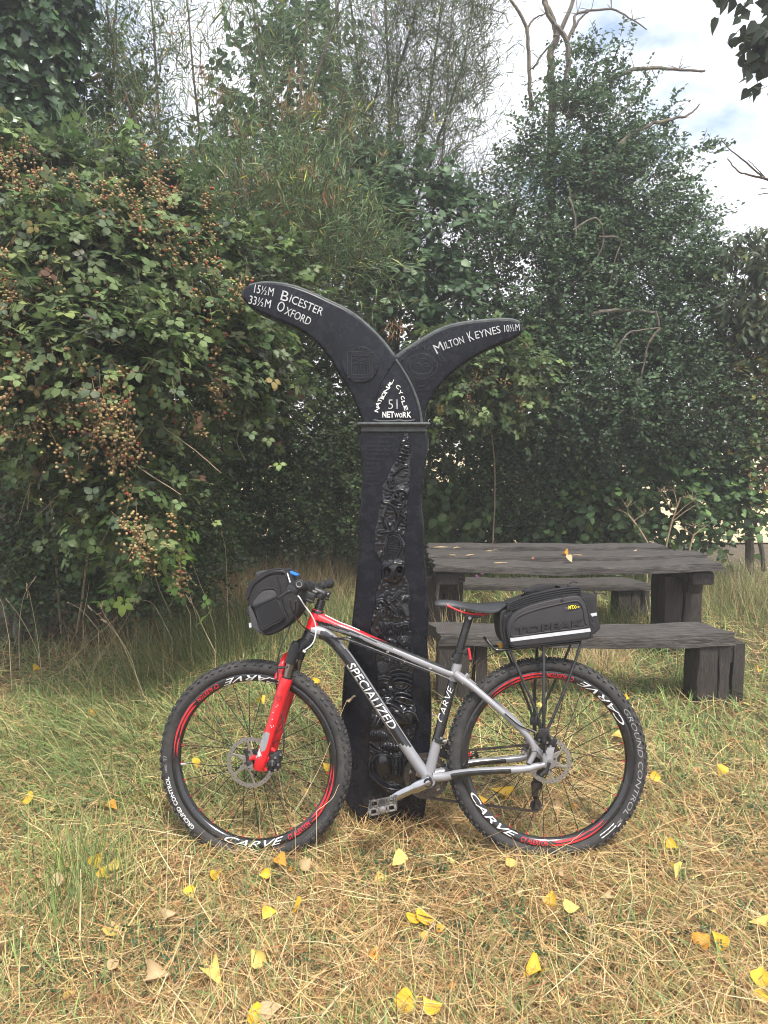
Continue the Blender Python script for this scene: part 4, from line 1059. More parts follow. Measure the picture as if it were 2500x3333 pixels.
# ---- bars, stem, levers
E1, E2, CB = B(974, 1902, -.345), B(1074, 1899, .345), B(1010, 1914, 0)
bar = spline([E1, E1.lerp(CB, .35), E1.lerp(CB, .62) + Vector((.0, 0, -.006)), CB + Vector((.004, -.05, 0)), CB, CB + Vector((-.004, .05, 0)), E2.lerp(CB, .62) + Vector((0, 0, -.006)), E2.lerp(CB, .35), E2], 4)
badd(MB().tube(bar, [.0111] * 10 + [.013, .0155, .0158, .0155, .013] + [.0111] * (len(bar) - 15), 16), 'handlebar', [M_satin])
for E in (E1, E2):
    d = (CB - E).normalized(); g = [E + d * (.130 * t) for t in np.linspace(0, 1, 27)]
    rr = [.0165 + (.0016 if i % 2 else 0) + (.003 if E is E2 and i < 6 else 0) for i in range(27)]; rr[0] = .0165; rr[-1] = .018; rr[-2] = .018
    badd(MB().tube(g, rr, 20), 'grip', [M_grip])
    badd(MB().tube([E - d * .003, E - d * .0005], [.0135, .0162], 20), 'bar_end_cap', [M_plas])
badd(MB().tube([E1 - (CB - E1).normalized() * .0036 + Vector((.009 * math.cos(a), 0, .009 * math.sin(a))) for a in np.linspace(0, 2 * PI, 21)], .0012, 5), 'cap_ring', [M_dull])
S0, S1 = B(1054, 1934, 0), B(1036, 1986, 0); sd = (S0 - S1).normalized()
badd(MB().tube([CB, CB.lerp(S0, .3), CB.lerp(S0, .75), S0], [.019, .015, .0165, .019], 16), 'stem', [M_satin])
badd(MB().tube([CB + Vector((0, -.026, 0)), CB + Vector((0, .026, 0))], .0205, 20), 'stem_clamp', [M_satin])
for sx in (-1, 1): badd(MB().ball(CB + Vector((-.016, .014 * sx, .014)), .0035).ball(S0 + Vector((.016, .010 * sx, .0)), .0035), 'stem_bolt', [M_dull])
q = B(1036, 1946, 0); badd(MB().tube([S0 + sd * .010, S0 + sd * .006, q, q], [.014, .0175, .0175, .017], 20), 'stem_steerer_clamp', [M_satin])
for k in range(4):
    a = S1 + sd * (.004 + .0095 * k); badd(MB().tube([a, a + sd * .0085], .0168, 24), 'headset_spacer', [M_blk])
badd(MB().tube([S1 - sd * .012, S1 - sd * .002, S1 + sd * .003], [.0235, .0225, .018], 24), 'headset_cup', [M_blk])
def levers(E, side, body, tip, piv):
    d = (CB - E).normalized(); c = E + d * .165
    badd(MB().tube([c - d * .007, c + d * .007], .0165, 18).box(body, (.042, .024, .022), Matrix.Rotation(.45, 3, 'Y')), 'brake_lever_body', [M_satin], bevel=.002)
    badd(MB().tube(spline([body, piv, tip], 6), [.0085] * 5 + [.006] * 4 + [.0055] * 3 + [.0065], 10, flat=.75), 'brake_lever', [M_plas])
    sh = c + Vector((.012, 0, -.032))
    badd(MB().box(sh, (.052, .034, .030), Matrix.Rotation(.35, 3, 'Y')).box(sh + Vector((.004, -.012, -.018)), (.04, .012, .012), Matrix.Rotation(.35, 3, 'Y')), 'gear_shifter', [M_plas], bevel=.006)
    badd(MB().tube([c - d * .02 + Vector((.0, 0, 0)), c - d * .012], .0145, 16), 'shifter_clamp', [M_dull])
levers(E1, -1, B(*cH(640, 290), -.23), B(*cH(432, 412), -.30), B(*cH(560, 325), -.245))
levers(E2, 1, B(*cH(900, 215), .2), B(*cH(800, 330), .28), B(*cH(850, 260), .22))
badd(MB().box(B(*cH(905, 300), -.05), (.036, .04, .006), Matrix.Rotation(.35, 3, 'Y')), 'stem_plate', [M_dull], bevel=.001)
# ---- cables
def cable(px, r, m_, name='cable', n=6):
    return badd(MB().tube(spline([B(x, y, l) for x, y, l in px], 6), r, n), name, [m_])
def cHl(*pp): return [(*cH(x, y), l) for x, y, l in pp]
cable(cHl((560, 60, -.10), (575, 110, -.13), (600, 190, -.15)), .0022, M_wht)
cable(cHl((700, 370, -.10), (730, 400, -.10), (800, 510, -.10), (880, 620, -.09), (935, 740, -.075), (946, 860, -.075), (920, 980, -.075), (870, 1050, -.075), (800, 1100, -.075)), .0026, M_wht)
badd(MB().box(B(*cH(790, 1118), -.072), (.012, .008, .008), Matrix.Rotation(.6, 3, 'Y')), 'cable_end', [M_wht], bevel=.001)
cable(cHl((600, 420, -.18), (612, 520, -.16), (660, 640, -.12), (760, 770, -.07), (850, 850, -.05), (1000, 905, -.035), (1200, 940, -.03), (1380, 940, -.025), (1500, 985, -.024), (1660, 1035, -.024)), .0025, M_blk)
cable(cHl((680, 430, -.16), (672, 520, -.13), (645, 660, -.10), (590, 800, -.09), (520, 970, -.09), (465, 1090, -.09), (440, 1210, -.088), (430, 1330, -.086), (432, 1480, -.085)) + [(*cA(880, 870), -.086), (*cA(893, 960), -.05), (*cA(920, 1100), -.048), (*cA(936, 1230), -.060), (*cA(932, 1370), -.062)], .0025, M_blk)
cable(cHl((700, 400, .05), (740, 500, .03), (800, 620, .02), (830, 660, .02)), .0025, M_blk); cable(cHl((690, 420, .08), (725, 500, .06), (790, 600, .04), (825, 650, .03)), .0025, M_blk)
badd(MB().tube([B(*cH(440, 1200), -.09), B(*cH(440, 1290), -.09)], .0045, 8), 'cable_guide', [M_plas]); badd(MB().tube([B(*cH(430, 1340), -.088), B(*cH(530, 1335), -.085)], .005, 8), 'cable_guide', [M_plas])
cable([(1085, 2074, -.022), (1137, 2082, -.022), (1262, 2130, -.021), (1400, 2184, -.02), (1470, 2212, -.024)], .0019, M_dull); cable([(1090, 2080, -.018), (1137, 2087, -.02), (1262, 2136, -.018), (1400, 2190, -.018)], .0024, M_blk)
cable([(*cD(-40, 400), -.078), (*cD(100, 520), -.080), (*cD(230, 620), -.082), (*cD(380, 690), -.078), (*cD(500, 740), -.070)], .0025, M_blk); cable([(*cD(380, 680), -.066), (*cD(520, 745), -.064)], .0042, M_dull)

# ---- saddle and post
def loft(rings, name, mats, parent, close=True, angle=60):
    n = len(rings[0]); vs = [p for r in rings for p in r]; fs = []
    for i in range(len(rings) - 1):
        for j in range(n): fs.append((i * n + j, i * n + (j + 1) % n, (i + 1) * n + (j + 1) % n, (i + 1) * n + j))
    if close: fs += [tuple(range(n - 1, -1, -1)), tuple((len(rings) - 1) * n + j for j in range(n))]
    return MB().add(vs, fs).build(name, mats, parent, angle=angle)
st = [(34, 160, 186, .012), (48, 148, 192, .017), (80, 141, 196, .020), (150, 140, 202, .023), (220, 148, 210, .027), (290, 159, 219, .034), (350, 168, 231, .043), (410, 171, 245, .053), (470, 168, 256, .062), (530, 162, 259, .068), (590, 157, 243, .069), (640, 156, 215, .064), (668, 160, 188, .052)]
rings = []
for x, yt, yb, w in st:
    top = B(*cS(x, yt), 0); bot = B(*cS(x, yb), -w); r = []
    zt = top.z; zb = bot.z
    for a in np.linspace(0, 2 * PI, 29)[:-1]:
        c, s = math.cos(a), math.sin(a); y = -w * (abs(c) ** .8) * (1 if c > 0 else -1)
        drop = (abs(y) / w) ** 2.2
        z = zt - (zt - zb) * drop * .80 if s >= 0 else zb + (zt - zb) * .10 - (zt - zb) * .18 * drop + (zt - zb) * .12 * (1 - drop)
        r.append(Vector((top.x + (bot.x - top.x) * drop * .3, y, z)))
    rings.append(r)
loft(rings, 'saddle', [M_seat], bike)
for l in (-.022, .022): badd(MB().tube(spline([B(*cS(x, y), l) for x, y in [(150, 192), (185, 207), (250, 236), (300, 252), (350, 264), (420, 270), (480, 272), (520, 255)]], 4), .0042, 8), 'saddle_rail', [M_redd])
badd(MB().tube([B(*cS(243, 640), 0), B(*cS(345, 300), 0)], .0148, 24), 'seat_post', [M_satin])
badd(MB().box(B(*cS(350, 285), 0), (.04, .036, .022), Matrix.Rotation(-.2, 3, 'Y')).box(B(*cS(420, 285), 0), (.03, .034, .012), Matrix.Rotation(-.1, 3, 'Y')), 'seat_clamp', [M_satin], bevel=.003)
badd(MB().lathe([(0, -.024), (.006, -.024), (.007, -.018)], 12, B(*cS(347, 300), 0)), 'seat_bolt', [M_dull])
a = B(*cS(255, 610), 0); ax = (B(*cS(345, 300), 0) - B(*cS(243, 640), 0)).normalized()
badd(MB().tube([B(*cS(225, 690), 0), B(*cS(245, 625), 0)], .0192, 24), 'seat_collar', [M_satin])
badd(MB().tube([a + ax * .008 - Vector((0, 0, .005)), a + ax * .016], .0185, 24), 'post_clamp', [M_satin])
badd(MB().box(B(*cS(190, 668), -.008), (.018, .024, .012), Matrix.Rotation(.3, 3, 'Y')), 'collar_bolt', [M_satin], bevel=.002)
badd(MB().box(B(*cS(305, 600), -.010), (.014, .016, .016)).box(B(*cS(330, 600), .0), (.022, .012, .030)), 'light_bracket', [M_satin], bevel=.002)
badd(MB().tube([B(*cS(342, 570), -.012), B(*cS(358, 672), -.012)], .0048, 10, flat=.6), 'rear_light', [M_redd])

# ---- cranks, rings, chain, gears
BBn, BBf = B(1393, 2546, -.075), B(1389, 2524, .055)
for rr, y, nt, nm in ((.082, .048, 40, 'chainring'), (.060, .042, 30, 'chainring')):
    ring = []; n = nt * 4
    for i in range(n):
        a = 2 * PI * i / n; r = rr + (.0035 if i % 4 in (1, 2) else 0); ring.append(Vector((BBf.x + r * math.cos(a), y, BBf.z + r * math.sin(a))))
    inner = [Vector((BBf.x + (rr - .017) * math.cos(2 * PI * i / n), y, BBf.z + (rr - .017) * math.sin(2 * PI * i / n))) for i in range(n)]
    vs = ring + inner + [p + Vector((0, .003, 0)) for p in ring + inner]; fs = []
    for i in range(n):
        j = (i + 1) % n; fs += [(i, j, n + j, n + i), (2 * n + i, 3 * n + i, 3 * n + j, 2 * n + j), (i, 2 * n + i, 2 * n + j, j), (n + i, n + j, 3 * n + j, 3 * n + i)]
    badd(MB().add(vs, fs), nm, [M_chain], smooth=False)
m = MB()
for k in range(5):
    a = 2 * PI * k / 5 + .4; m.tube([Vector((BBf.x, .05, BBf.z)), Vector((BBf.x + .068 * math.cos(a), .047, BBf.z + .068 * math.sin(a)))], [.013, .008], 8, flat=.4, side=(0, 1, 0))
badd(m, 'crank_spider', [M_dull])
pedn = B(1272, 2603, -.085)
m = MB().tube(spline([BBn + Vector((.010, .0, .004)), BBn, B(1350, 2564, -.080), B(1305, 2584, -.084), pedn, pedn + Vector((-.014, 0, -.006))], 5), [.014] + [.0225] * 5 + [.0205] * 5 + [.0165] * 6 + [.0152] * 6 + [.0145, .011, .008], 20, flat=.55, side=NEAR)
badd(m, 'crank_arm', [M_alu])
m = MB().lathe([(.0, -.006), (.009, -.006), (.010, -.012), (.0165, -.012), (.018, -.004), (.018, .01)], 24, BBn); badd(m, 'crank_bolt', [M_satin])
fa = Vector((2 * BBf.x - B(1255, 2610, -.08).x, .08, 2 * BBf.z - pedn.z + .004))
badd(MB().tube([Vector((BBf.x, .078, BBf.z)), fa], [.017, .013], 12, flat=.5, side=NEAR), 'crank_arm', [M_alu])
def pedal(c, tilt, m_, lat0, lat1):
    R = Matrix.Rotation(tilt, 3, 'Y'); m = MB(); y0, y1 = (lat0, lat1)
    def b(x0, x1, ya, yb, z0, z1): m.box(c + R @ Vector(((x0 + x1) / 2, 0, (z0 + z1) / 2)) + Vector((0, (ya + yb) / 2 - c.y, 0)), (x1 - x0, yb - ya, z1 - z0), R)
    w = .050; h = .0125
    b(-w, -w + .009, y0, y1, -h, h); b(w - .009, w, y0, y1, -h, h)
    for ya in (y0, y1 - .008):
        b(-w, w, ya, ya + .008, h - .006, h); b(-w, w, ya, ya + .008, -h, -h + .006)
        for x in (-.022, .016): b(x, x + .008, ya, ya + .008, -h, h)
    b(-.013, .013, y0, y1, -.012, .012)
    m.tube([Vector((c.x, y0 - .004, c.z)), Vector((c.x, y1 + .004, c.z))], .011, 14)
    for x in (-.046, -.03, .03, .046):
        for y in (y0 + .004, (y0 + y1) / 2, y1 - .004):
            p = c + R @ Vector((x, 0, h + .003)); p.y = y; m.tube([p - R @ Vector((0, 0, .004)), p + R @ Vector((0, 0, .001))], .0017, 5)
    badd(m, 'pedal', [m_], bevel=.001)
pc_ = B(1246, 2622, -.145); pedal(pc_, -.22, M_dull, -.190, -.100)
pedal(Vector((fa.x, .14, fa.z)), -.1, M_plas, .100, .185)
badd(MB().tube([Vector((fa.x - .02, .1, fa.z + .014)), Vector((fa.x + .02, .1, fa.z + .014))], .003, 6), 'pedal_reflector', [M_redd])
# cassette, derailleur
m = MB()
for k in range(8): m.lathe([(.014, .026 + .0042 * k), (.058 - .0048 * k, .026 + .0042 * k), (.058 - .0048 * k, .028 + .0042 * k), (.014, .028 + .0042 * k)], 40, (WR.x, 0, WR.z), closed=True)
badd(m, 'cassette', [M_chain], angle=30)
def chain(pts, name='chain'):
    pts = [Vector(p) for p in pts]; L = [0]
    for a, b in zip(pts[:-1], pts[1:]): L.append(L[-1] + (b - a).length)
    n = int(L[-1] / .0127); m = MB()
    X = [[p[i] for p in pts] for i in range(3)]
    q = [Vector([np.interp(L[-1] * i / n, L, X[j]) for j in range(3)]) for i in range(n + 1)]
    for i in range(n):
        a, b = q[i], q[i + 1]; d = (b - a); l = d.length; d.normalize(); N = Vector((-d.z, 0, d.x)); w = .0026 if i % 2 else .0036
        R = Matrix((d, Vector((0, 1, 0)), N)).transposed()
        for s in (-w, w): m.box((a + b) / 2 + Vector((0, s, 0)), (l + .007, .0012, .0078), R)
        m.tube([a + Vector((0, -.003, 0)), a + Vector((0, .003, 0))], .0038, 6)
    return badd(m, name, [M_chain], smooth=False, fix=False)
ch = []
for a in np.linspace(math.radians(80), math.radians(275), 20): ch.append(Vector((BBf.x + .083 * math.cos(a), .050, BBf.z + .083 * math.sin(a))))
jw, jg = B(1743, 2622, .045), B(1748, 2556, .045)
top_r = Vector((WR.x, .045, WR.z + .040))
low = [jw + Vector((.004, 0, -.022)), jw + Vector((.022, 0, -.002)), jw + Vector((.012, 0, .02)), jg + Vector((-.014, 0, -.014)), jg + Vector((-.02, 0, .004)), jg + Vector((-.004, 0, .02)), Vector((WR.x + .022, .045, WR.z - .034)), Vector((WR.x + .041, .045, WR.z)), Vector((WR.x + .03, .045, WR.z + .028)), top_r]
chain([top_r] + ch + [ch[-1] + Vector((.03, 0, -.004))] + low)
for c in (jw, jg): badd(MB().lathe([(0, -.004), (.019, -.004), (.021, 0), (.019, .004), (0, .004)], 22, c), 'jockey_wheel', [M_plas]); badd(MB().lathe([(0, -.007), (.005, -.007), (.006, -.002)], 10, c), 'jockey_bolt', [M_dull])
for s in (-.010, .010):
    badd(MB().tube([jg + Vector((-.004, s, .012)), (jg + jw) / 2 + Vector((-.006, s, 0)), jw + Vector((0, s, -.008))], [.014, .010, .013], 8, flat=.18, side=NEAR), 'derailleur_cage', [M_chain])
badd(MB().box(B(1752, 2525, .05), (.030, .03, .050), Matrix.Rotation(.2, 3, 'Y')).tube([Vector((WR.x + .006, .062, WR.z - .03)), jg + Vector((0, .01, .03))], [.012, .01], 8), 'rear_derailleur', [M_satin], bevel=.003)
badd(MB().box(B(1447, 2455, .045), (.05, .012, .03), Matrix.Rotation(.35, 3, 'Y')).box(B(1452, 2425, .035), (.03, .03, .03)), 'front_derailleur', [M_satin], bevel=.003)

# ---- carrier
M_rack = mat('rack_paint', (.012, .012, .013), .28, coat=.4, dirt=(.09, .08, .07), dscale=30, damt=.25)
def rod(pts, r, name='rack_rod', m_=None, n=10): return badd(MB().tube(spline(pts, 5), r, n), name, [m_ or M_rack])
ends = {}
for sg in (-1, 1):
    def q(x, y, l): p = B(x, y, -abs(l)); return Vector((p.x, sg * abs(l), p.z))
    rod([q(*cB(722, 386), .045), q(*cB(742, 412), .052), q(*cB(768, 438), .056), q(*cB(800, 441), .058), q(*cB(860, 434), .06), q(*cB(1000, 421), .06), q(*cB(1150, 407), .06), q(*cB(1222, 398), .058)], .0052)
    rod([q(*cB(846, 440), .062), q(*cB(870, 500), .066), q(*cB(940, 660), .082), q(*cB(1002, 810), .09), q(*cB(1016, 862), .09)], .0052)
    rod([q(*cB(1028, 420), .064), q(*cB(1029, 500), .068), q(*cB(1029, 700), .088), q(*cB(1029, 880), .09)], .0062)
    rod([q(*cB(1212, 398), .058), q(*cB(1226, 402), .062), q(*cB(1222, 430), .066), q(*cB(1170, 580), .078), q(*cB(1090, 780), .09), q(*cB(1048, 868), .09)], .0052)
    badd(MB().box(q(*cB(1030, 885), .09), (.038, .012, .030)), 'rack_bracket', [M_plas], bevel=.002)
    badd(MB().tube([q(*cB(1030, 880), .092), q(*cB(1031, 940), .092), q(*cB(1031, 1008), .090)], [.0075, .0085, .0095], 12, flat=.6, side=NEAR), 'rack_foot', [M_rack])
    rod([q(*cB(1050, 868), .085), q(*cB(1052, 900), .08), q(*cB(1066, 930), .076)], .006, 'rack_tail')
    badd(MB().lathe([(0, -.006), (.005, -.006), (.006, 0)], 10, q(*cB(1030, 1004), .097)), 'rack_bolt', [M_dull])
for x, y in ((768, 439), (860, 434), (1000, 422), (1120, 409), (1222, 398)):
    a = B(*cB(x, y), -.058); rod([a, Vector((a.x, 0, a.z + .001)), Vector((a.x, .058, a.z))], .0045, 'rack_crossbar')
a, b = B(*cB(840, 433), -.05), B(*cB(1210, 398), -.05); badd(MB().box((a + b) / 2 + Vector((0, .05, .002)), ((b - a).length, .07, .003), Matrix.Rotation(-.01 - math.atan2(b.z - a.z, b.x - a.x), 3, 'Y')), 'rack_plate', [M_rack])
badd(MB().tube(spline([B(*cB(x, y), -.03 - .0 * i) for i, (x, y) in enumerate([(592, 615), (612, 585), (640, 553), (690, 505), (740, 468), (790, 450), (836, 444)])], 5), .0052, 8, flat=.35, side=(0, 0, 1)), 'rack_strut', [M_alu])
badd(MB().tube([B(*cB(586, 622), -.030), B(*cB(625, 572), -.030)], .010, 10, flat=.3, side=NEAR).lathe([(0, -.006), (.005, -.006), (.006, 0)], 10, B(*cB(592, 615), -.033)), 'strut_bracket', [M_dull])
tube_text('EXPLORER 29ER', cB(1172, 572), cB(1192, 508), .0055, .0052, M_lgry, 0)
# ---------------------------------------------------------------- bag on the carrier and bag on the bars
M_bag = mat('bag_nylon', (.017, .0165, .018), .75, var=.2, vscale=30, bump=.25, bscale=420, spec=.35, dirt=(.06, .055, .05), dscale=22, damt=.25)
M_mould = mat('bag_moulded_panel', (.024, .022, .024), .62, var=.12, vscale=18, bump=.12, bscale=300, spec=.4)
M_bagd = mat('bag_piping', (.009, .009, .010), .42, spec=.5)
M_mesh_ = mat('bag_ribbed_fabric', (.013, .013, .017), .7, var=.2, vscale=300, bump=.4, bscale=500)
M_bagg = mat('bag_grey_fabric', (.045, .045, .047), .8, var=.2, vscale=60, bump=.3, bscale=380)
M_refl = mat('reflective_tape', (.52, .53, .55), .38, metal=.3, var=.1, vscale=80)
M_blue = mat('blue_strap', (.02, .16, .50), .55, var=.2, vscale=60)
def cT(x, y): return (1550 + .27125 * x, 1870 + .27125 * y)
def cK(x, y): return (760 + .2170 * x, 1820 + .2170 * y)
tb = empty('rack_bag', BO, 'black moulded trunk bag with silver stripe on the rear carrier behind the saddle', 'bag', matrix=BM)
def tl(pts, lat): return [B(*cT(x, y), lat) for x, y in pts]
def tadd(me, name, mats): return link(name, me, mats, tb)
LN, LF = -.088, .088
core = spline([Vector((x, y, 0)) for x, y in [(300, 450), (283, 560), (286, 680), (310, 780), (360, 850), (440, 872), (700, 845), (1000, 805), (1370, 770), (1400, 720), (1392, 560), (1340, 380), (1285, 270), (1130, 238), (900, 262), (700, 310), (520, 370), (380, 420)]], 4, True)
tadd(slab([B(*cT(p.x, p.y), LN + .010) for p in core], Vector((0, LF - LN - .02, 0)), .014, 4, 'body'), 'body', [M_bag])
panel = [Vector((x, y, 0)) for x, y in [(470, 872), (418, 838), (388, 760), (372, 660), (378, 575), (405, 515), (455, 458), (560, 398), (720, 342), (900, 296), (1080, 262), (1190, 248), (1262, 272), (1312, 342), (1342, 440), (1362, 560), (1376, 660), (1378, 728), (1340, 770), (1100, 803), (800, 840), (600, 862)]]
PS = spline(panel, 4, True)
tadd(slab([B(*cT(p.x, p.y), LN - .006) for p in PS], Vector((0, .024, 0)), .011, 4, 'side_panel'), 'side_panel', [M_mould])
inner = spline([Vector((x, y, 0)) for x, y in [(440, 740), (432, 640), (448, 570), (500, 510), (620, 452), (800, 398), (1000, 352), (1150, 322), (1220, 322), (1268, 370), (1292, 450), (1308, 560), (1312, 630), (1000, 668), (700, 708)]], 4, True)
# raised rim of the moulding: a soft ridge round the sunk field
rim = [B(*cT(p.x, p.y), LN - .0065) for p in inner]
tadd(MB().tube(rim + [rim[0]], .0038, 8, cap=False).mesh('panel_moulding'), 'panel_moulding', [M_mould])
pip = [B(*cT(p.x, p.y), LN - .002) for p in PS]
tadd(MB().tube(pip + [pip[0]], .0026, 6, cap=False).mesh('piping'), 'piping', [M_bagd])
def bag_sheet(pts, lat, name, m_, thick=.0012):
    return tadd(slab(tl(pts, lat), Vector((0, thick, 0)), 0, name=name, smooth=False), name, [m_])
bag_sheet([(408, 764), (700, 727), (1000, 690), (1368, 645), (1376, 685), (1000, 732), (700, 770), (415, 806)], LN - .0078, 'reflective_stripe', M_refl)
mb = MB()
bx0, by0, bx1, by1 = 468, 722, 1290, 622
def tp(u, v):
    x = bx0 + (bx1 - bx0) * u; y = by0 + (by1 - by0) * u - 88 * v - 4 * math.sin(u * PI) * 0
    p = B(*cT(x, y), LN - .0058); return p
text_on(mb, 'TOPEAK', tp, (0, -.0055, 0), .03)
mb.build('raised_lettering', [M_bagd], tb, smooth=False)
bag_sheet([(1060, 405), (1085, 368), (1140, 362), (1230, 365), (1250, 385), (1235, 412), (1180, 420), (1140, 436), (1080, 425)], LN - .0078, 'badge', M_bagd)
mb = MB(); text_on(mb, 'MTX', lambda u, v: B(*cT(1108 + 90 * u, 418 - 8 * u - 44 * v), LN - .0090), None, .02); text_on(mb, '2.0', lambda u, v: B(*cT(1200 + 38 * u, 403 - 3 * u - 24 * v), LN - .0090), None, .01)
mb.build('badge_lettering', [M_yel], tb, smooth=False, fix=False)
mb = MB(); text_on(mb, 'QUICK', lambda u, v: B(*cT(1070 + 32 * u, 405 - 2 * u - 12 * v), LN - .0090)); text_on(mb, 'TRACK', lambda u, v: B(*cT(1072 + 30 * u, 420 - 2 * u - 11 * v), LN - .0090)); mb.build('badge_lettering', [M_lgry], tb, smooth=False, fix=False)
# zipped top: stacked layers following the lid
for k, (dx, dy, l) in enumerate([(0, 0, .084), (-4, -26, .082), (-6, -52, .079), (-8, -78, .074)]):
    lid = [(370, 420 + dy * .6), (450, 385 + dy * .8), (620, 335 + dy), (800, 290 + dy), (1000, 252 + dy), (1150, 232 + dy), (1250, 226 + dy * .92), (1262, 250 + dy * .8), (1240, 262 + dy * .5), (1150, 262), (1000, 285), (800, 330), (620, 380), (450, 440)]
    tadd(slab([B(*cT(x, y), -l) for x, y in lid], Vector((0, 2 * l, 0)), .006, 3, 'lid_layer'), 'lid_layer', [M_bag])
    z = [B(*cT(x, y + 5), -l - .0012) for x, y in lid[:8]]
    tadd(MB().tube(spline(z, 4), .0019, 6).mesh('zip'), 'zip', [M_bagd])
tadd(slab([B(*cT(x, y), -.058) for x, y in [(365, 345), (470, 300), (600, 262), (800, 205), (960, 168), (1100, 148), (1200, 146), (1250, 165), (1245, 230), (1000, 250), (700, 320), (420, 400)]], Vector((0, .116, 0)), .008, 3, 'lid'), 'lid', [M_bag])
hd = [B(*cT(x, y), -.022) for x, y in [(572, 198), (620, 172), (720, 140), (840, 118), (930, 109), (962, 112), (968, 140), (958, 172), (860, 195), (740, 214), (640, 226), (585, 218)]]
tadd(slab(hd, Vector((0, .044, 0)), .008, 3, 'handle'), 'handle', [M_bag])
hp = [B(*cT(x, y), -.0228) for x, y in [(572, 205), (620, 226), (740, 214), (860, 195), (958, 172), (968, 130)]]; tadd(MB().tube(spline(hp, 4), .0018, 6).mesh('handle_piping'), 'handle_piping', [M_bagd])
for q in ([(590, 215), (560, 250), (535, 300)], [(955, 140), (990, 150), (1025, 180)]):
    tadd(MB().tube(spline([B(*cT(x, y), -.03) for x, y in q], 4), [.010] * 9, 8, flat=.15, side=(0, .3, 1)).mesh('handle_strap'), 'handle_strap', [M_bagd])
for (x, y, x2, y2) in ((1052, 240, 1035, 305), (430, 425, 350, 505), (1380, 490, 1402, 600)):
    tadd(MB().tube([B(*cT(x, y), -.094), B(*cT((x + x2) / 2 + 6, (y + y2) / 2), -.098), B(*cT(x2, y2), -.097)], .0016, 6).mesh('zip_pull'), 'zip_pull', [M_bagd])
    tadd(MB().box(B(*cT(x2, y2), -.098), (.009, .004, .012)).mesh('zip_tag', bevel=.0015), 'zip_tag', [M_plas])
# rear stretch pocket with drawcord, front face seam
rp = spline([Vector((x, y, 0)) for x, y in [(1270, 262), (1330, 262), (1420, 236), (1445, 250), (1450, 330), (1452, 460), (1475, 570), (1495, 640), (1470, 672), (1395, 720), (1380, 600), (1350, 440)]], 3, True)
tadd(slab([B(*cT(p.x, p.y), -.074) for p in rp], Vector((0, .148, 0)), .012, 3, 'rear_pocket'), 'rear_pocket', [M_bag])
bag_sheet([(1372, 470), (1446, 456), (1449, 492), (1380, 508)], -.0765, 'reflective_tab', M_refl)
tadd(MB().tube(spline([B(*cT(x, y), -.06) for x, y in [(1440, 235), (1490, 225), (1545, 230), (1560, 262)]], 4), .0013, 6).mesh('drawcord'), 'drawcord', [M_bagd])
tadd(MB().box(B(*cT(1432, 225), -.062), (.012, .012, .016)).mesh('cord_lock', bevel=.002), 'cord_lock', [M_plas])
tadd(MB().box(B(*cT(1550, 235), -.06), (.012, .006, .007)).mesh('cord_lock', bevel=.002), 'cord_lock', [M_plas])
tadd(MB().tube(spline([B(*cT(x, y), -.03) for x, y in [(1085, 165), (1110, 125), (1160, 88), (1200, 92), (1215, 100)]], 4), .0022, 6).mesh('drawcord'), 'drawcord', [M_bagd])
tadd(MB().box(B(*cT(1105, 128), -.032), (.010, .010, .010)).mesh('cord_lock', bevel=.002), 'cord_lock', [M_plas])
tadd(MB().tube(spline([B(*cT(x, y), -.07) for x, y in [(760, 240), (830, 228), (900, 215), (925, 200)]], 4), .0018, 6).mesh('drawcord'), 'drawcord', [M_lgry])
tadd(MB().tube(spline([B(*cT(x, y), LN + .006) for x, y in [(365, 420), (330, 500), (318, 600), (335, 720), (350, 800)]], 4), .002, 6).mesh('seam'), 'seam', [M_bagd])
tadd(MB().box(B(*cT(345, 848), -.05), (.016, .02, .026)).mesh('rail_clip', bevel=.003), 'rail_clip', [M_plas])

hb_ = empty('handlebar_bag', BO, 'black camera style handlebar bag with ribbed side pocket hung before the bars', 'bag', matrix=BM)
def kl(pts, lat): return [B(*cK(x, y), lat) for x, y in pts]
def kadd(me, name, mats): return link(name, me, mats, hb_)
HN = -.112
bd = spline([Vector((x, y, 0)) for x, y in [(215, 480), (240, 400), (310, 310), (420, 225), (560, 168), (690, 158), (800, 190), (880, 300), (960, 560), (985, 760), (930, 890), (760, 1050), (600, 1130), (480, 1148), (350, 1090), (270, 1010), (225, 840), (205, 640)]], 4, True)
kadd(slab([B(*cK(p.x, p.y), HN) for p in bd], Vector((0, .22, 0)), .014, 4, 'body'), 'body', [M_bag])
for k, (o0, l) in enumerate([(0, .112), (20, .114), (40, .114), (62, .112)]):
    z = [(205 + o0 * .5, 600 - o0), (205 + o0, 480), (250 + o0 * .8, 385 + o0 * .4), (330 + o0 * .6, 300 + o0 * .7), (440 + o0 * .4, 218 + o0 * .9), (560 + o0 * .2, 165 + o0), (690, 150 + o0), (770, 170 + o0 * .8)]
    kadd(MB().tube(spline(kl(z, -l), 5), .0042 if k in (0, 2) else .003, 8).mesh('zip'), 'zip', [M_bagd if k % 2 else M_bag])
lidp = [(200, 620), (195, 480), (230, 400), (300, 315), (420, 215), (560, 150), (700, 140), (780, 160), (790, 190), (700, 185), (570, 205), (450, 265), (340, 350), (270, 430), (250, 520), (245, 640)]
kadd(slab(kl(lidp, -.108), Vector((0, .212, 0)), .006, 3, 'lid'), 'lid', [M_bag])
pk = spline([Vector((x, y, 0)) for x, y in [(272, 665), (300, 590), (370, 505), (450, 462), (560, 446), (630, 470), (668, 540), (700, 640), (760, 790), (778, 862), (700, 925), (580, 990), (455, 1052), (400, 1000), (340, 850), (300, 750)]], 3, True)
kadd(slab([B(*cK(p.x, p.y), HN - .016) for p in pk], Vector((0, .03, 0)), .010, 3, 'side_pocket'), 'side_pocket', [M_bagg])
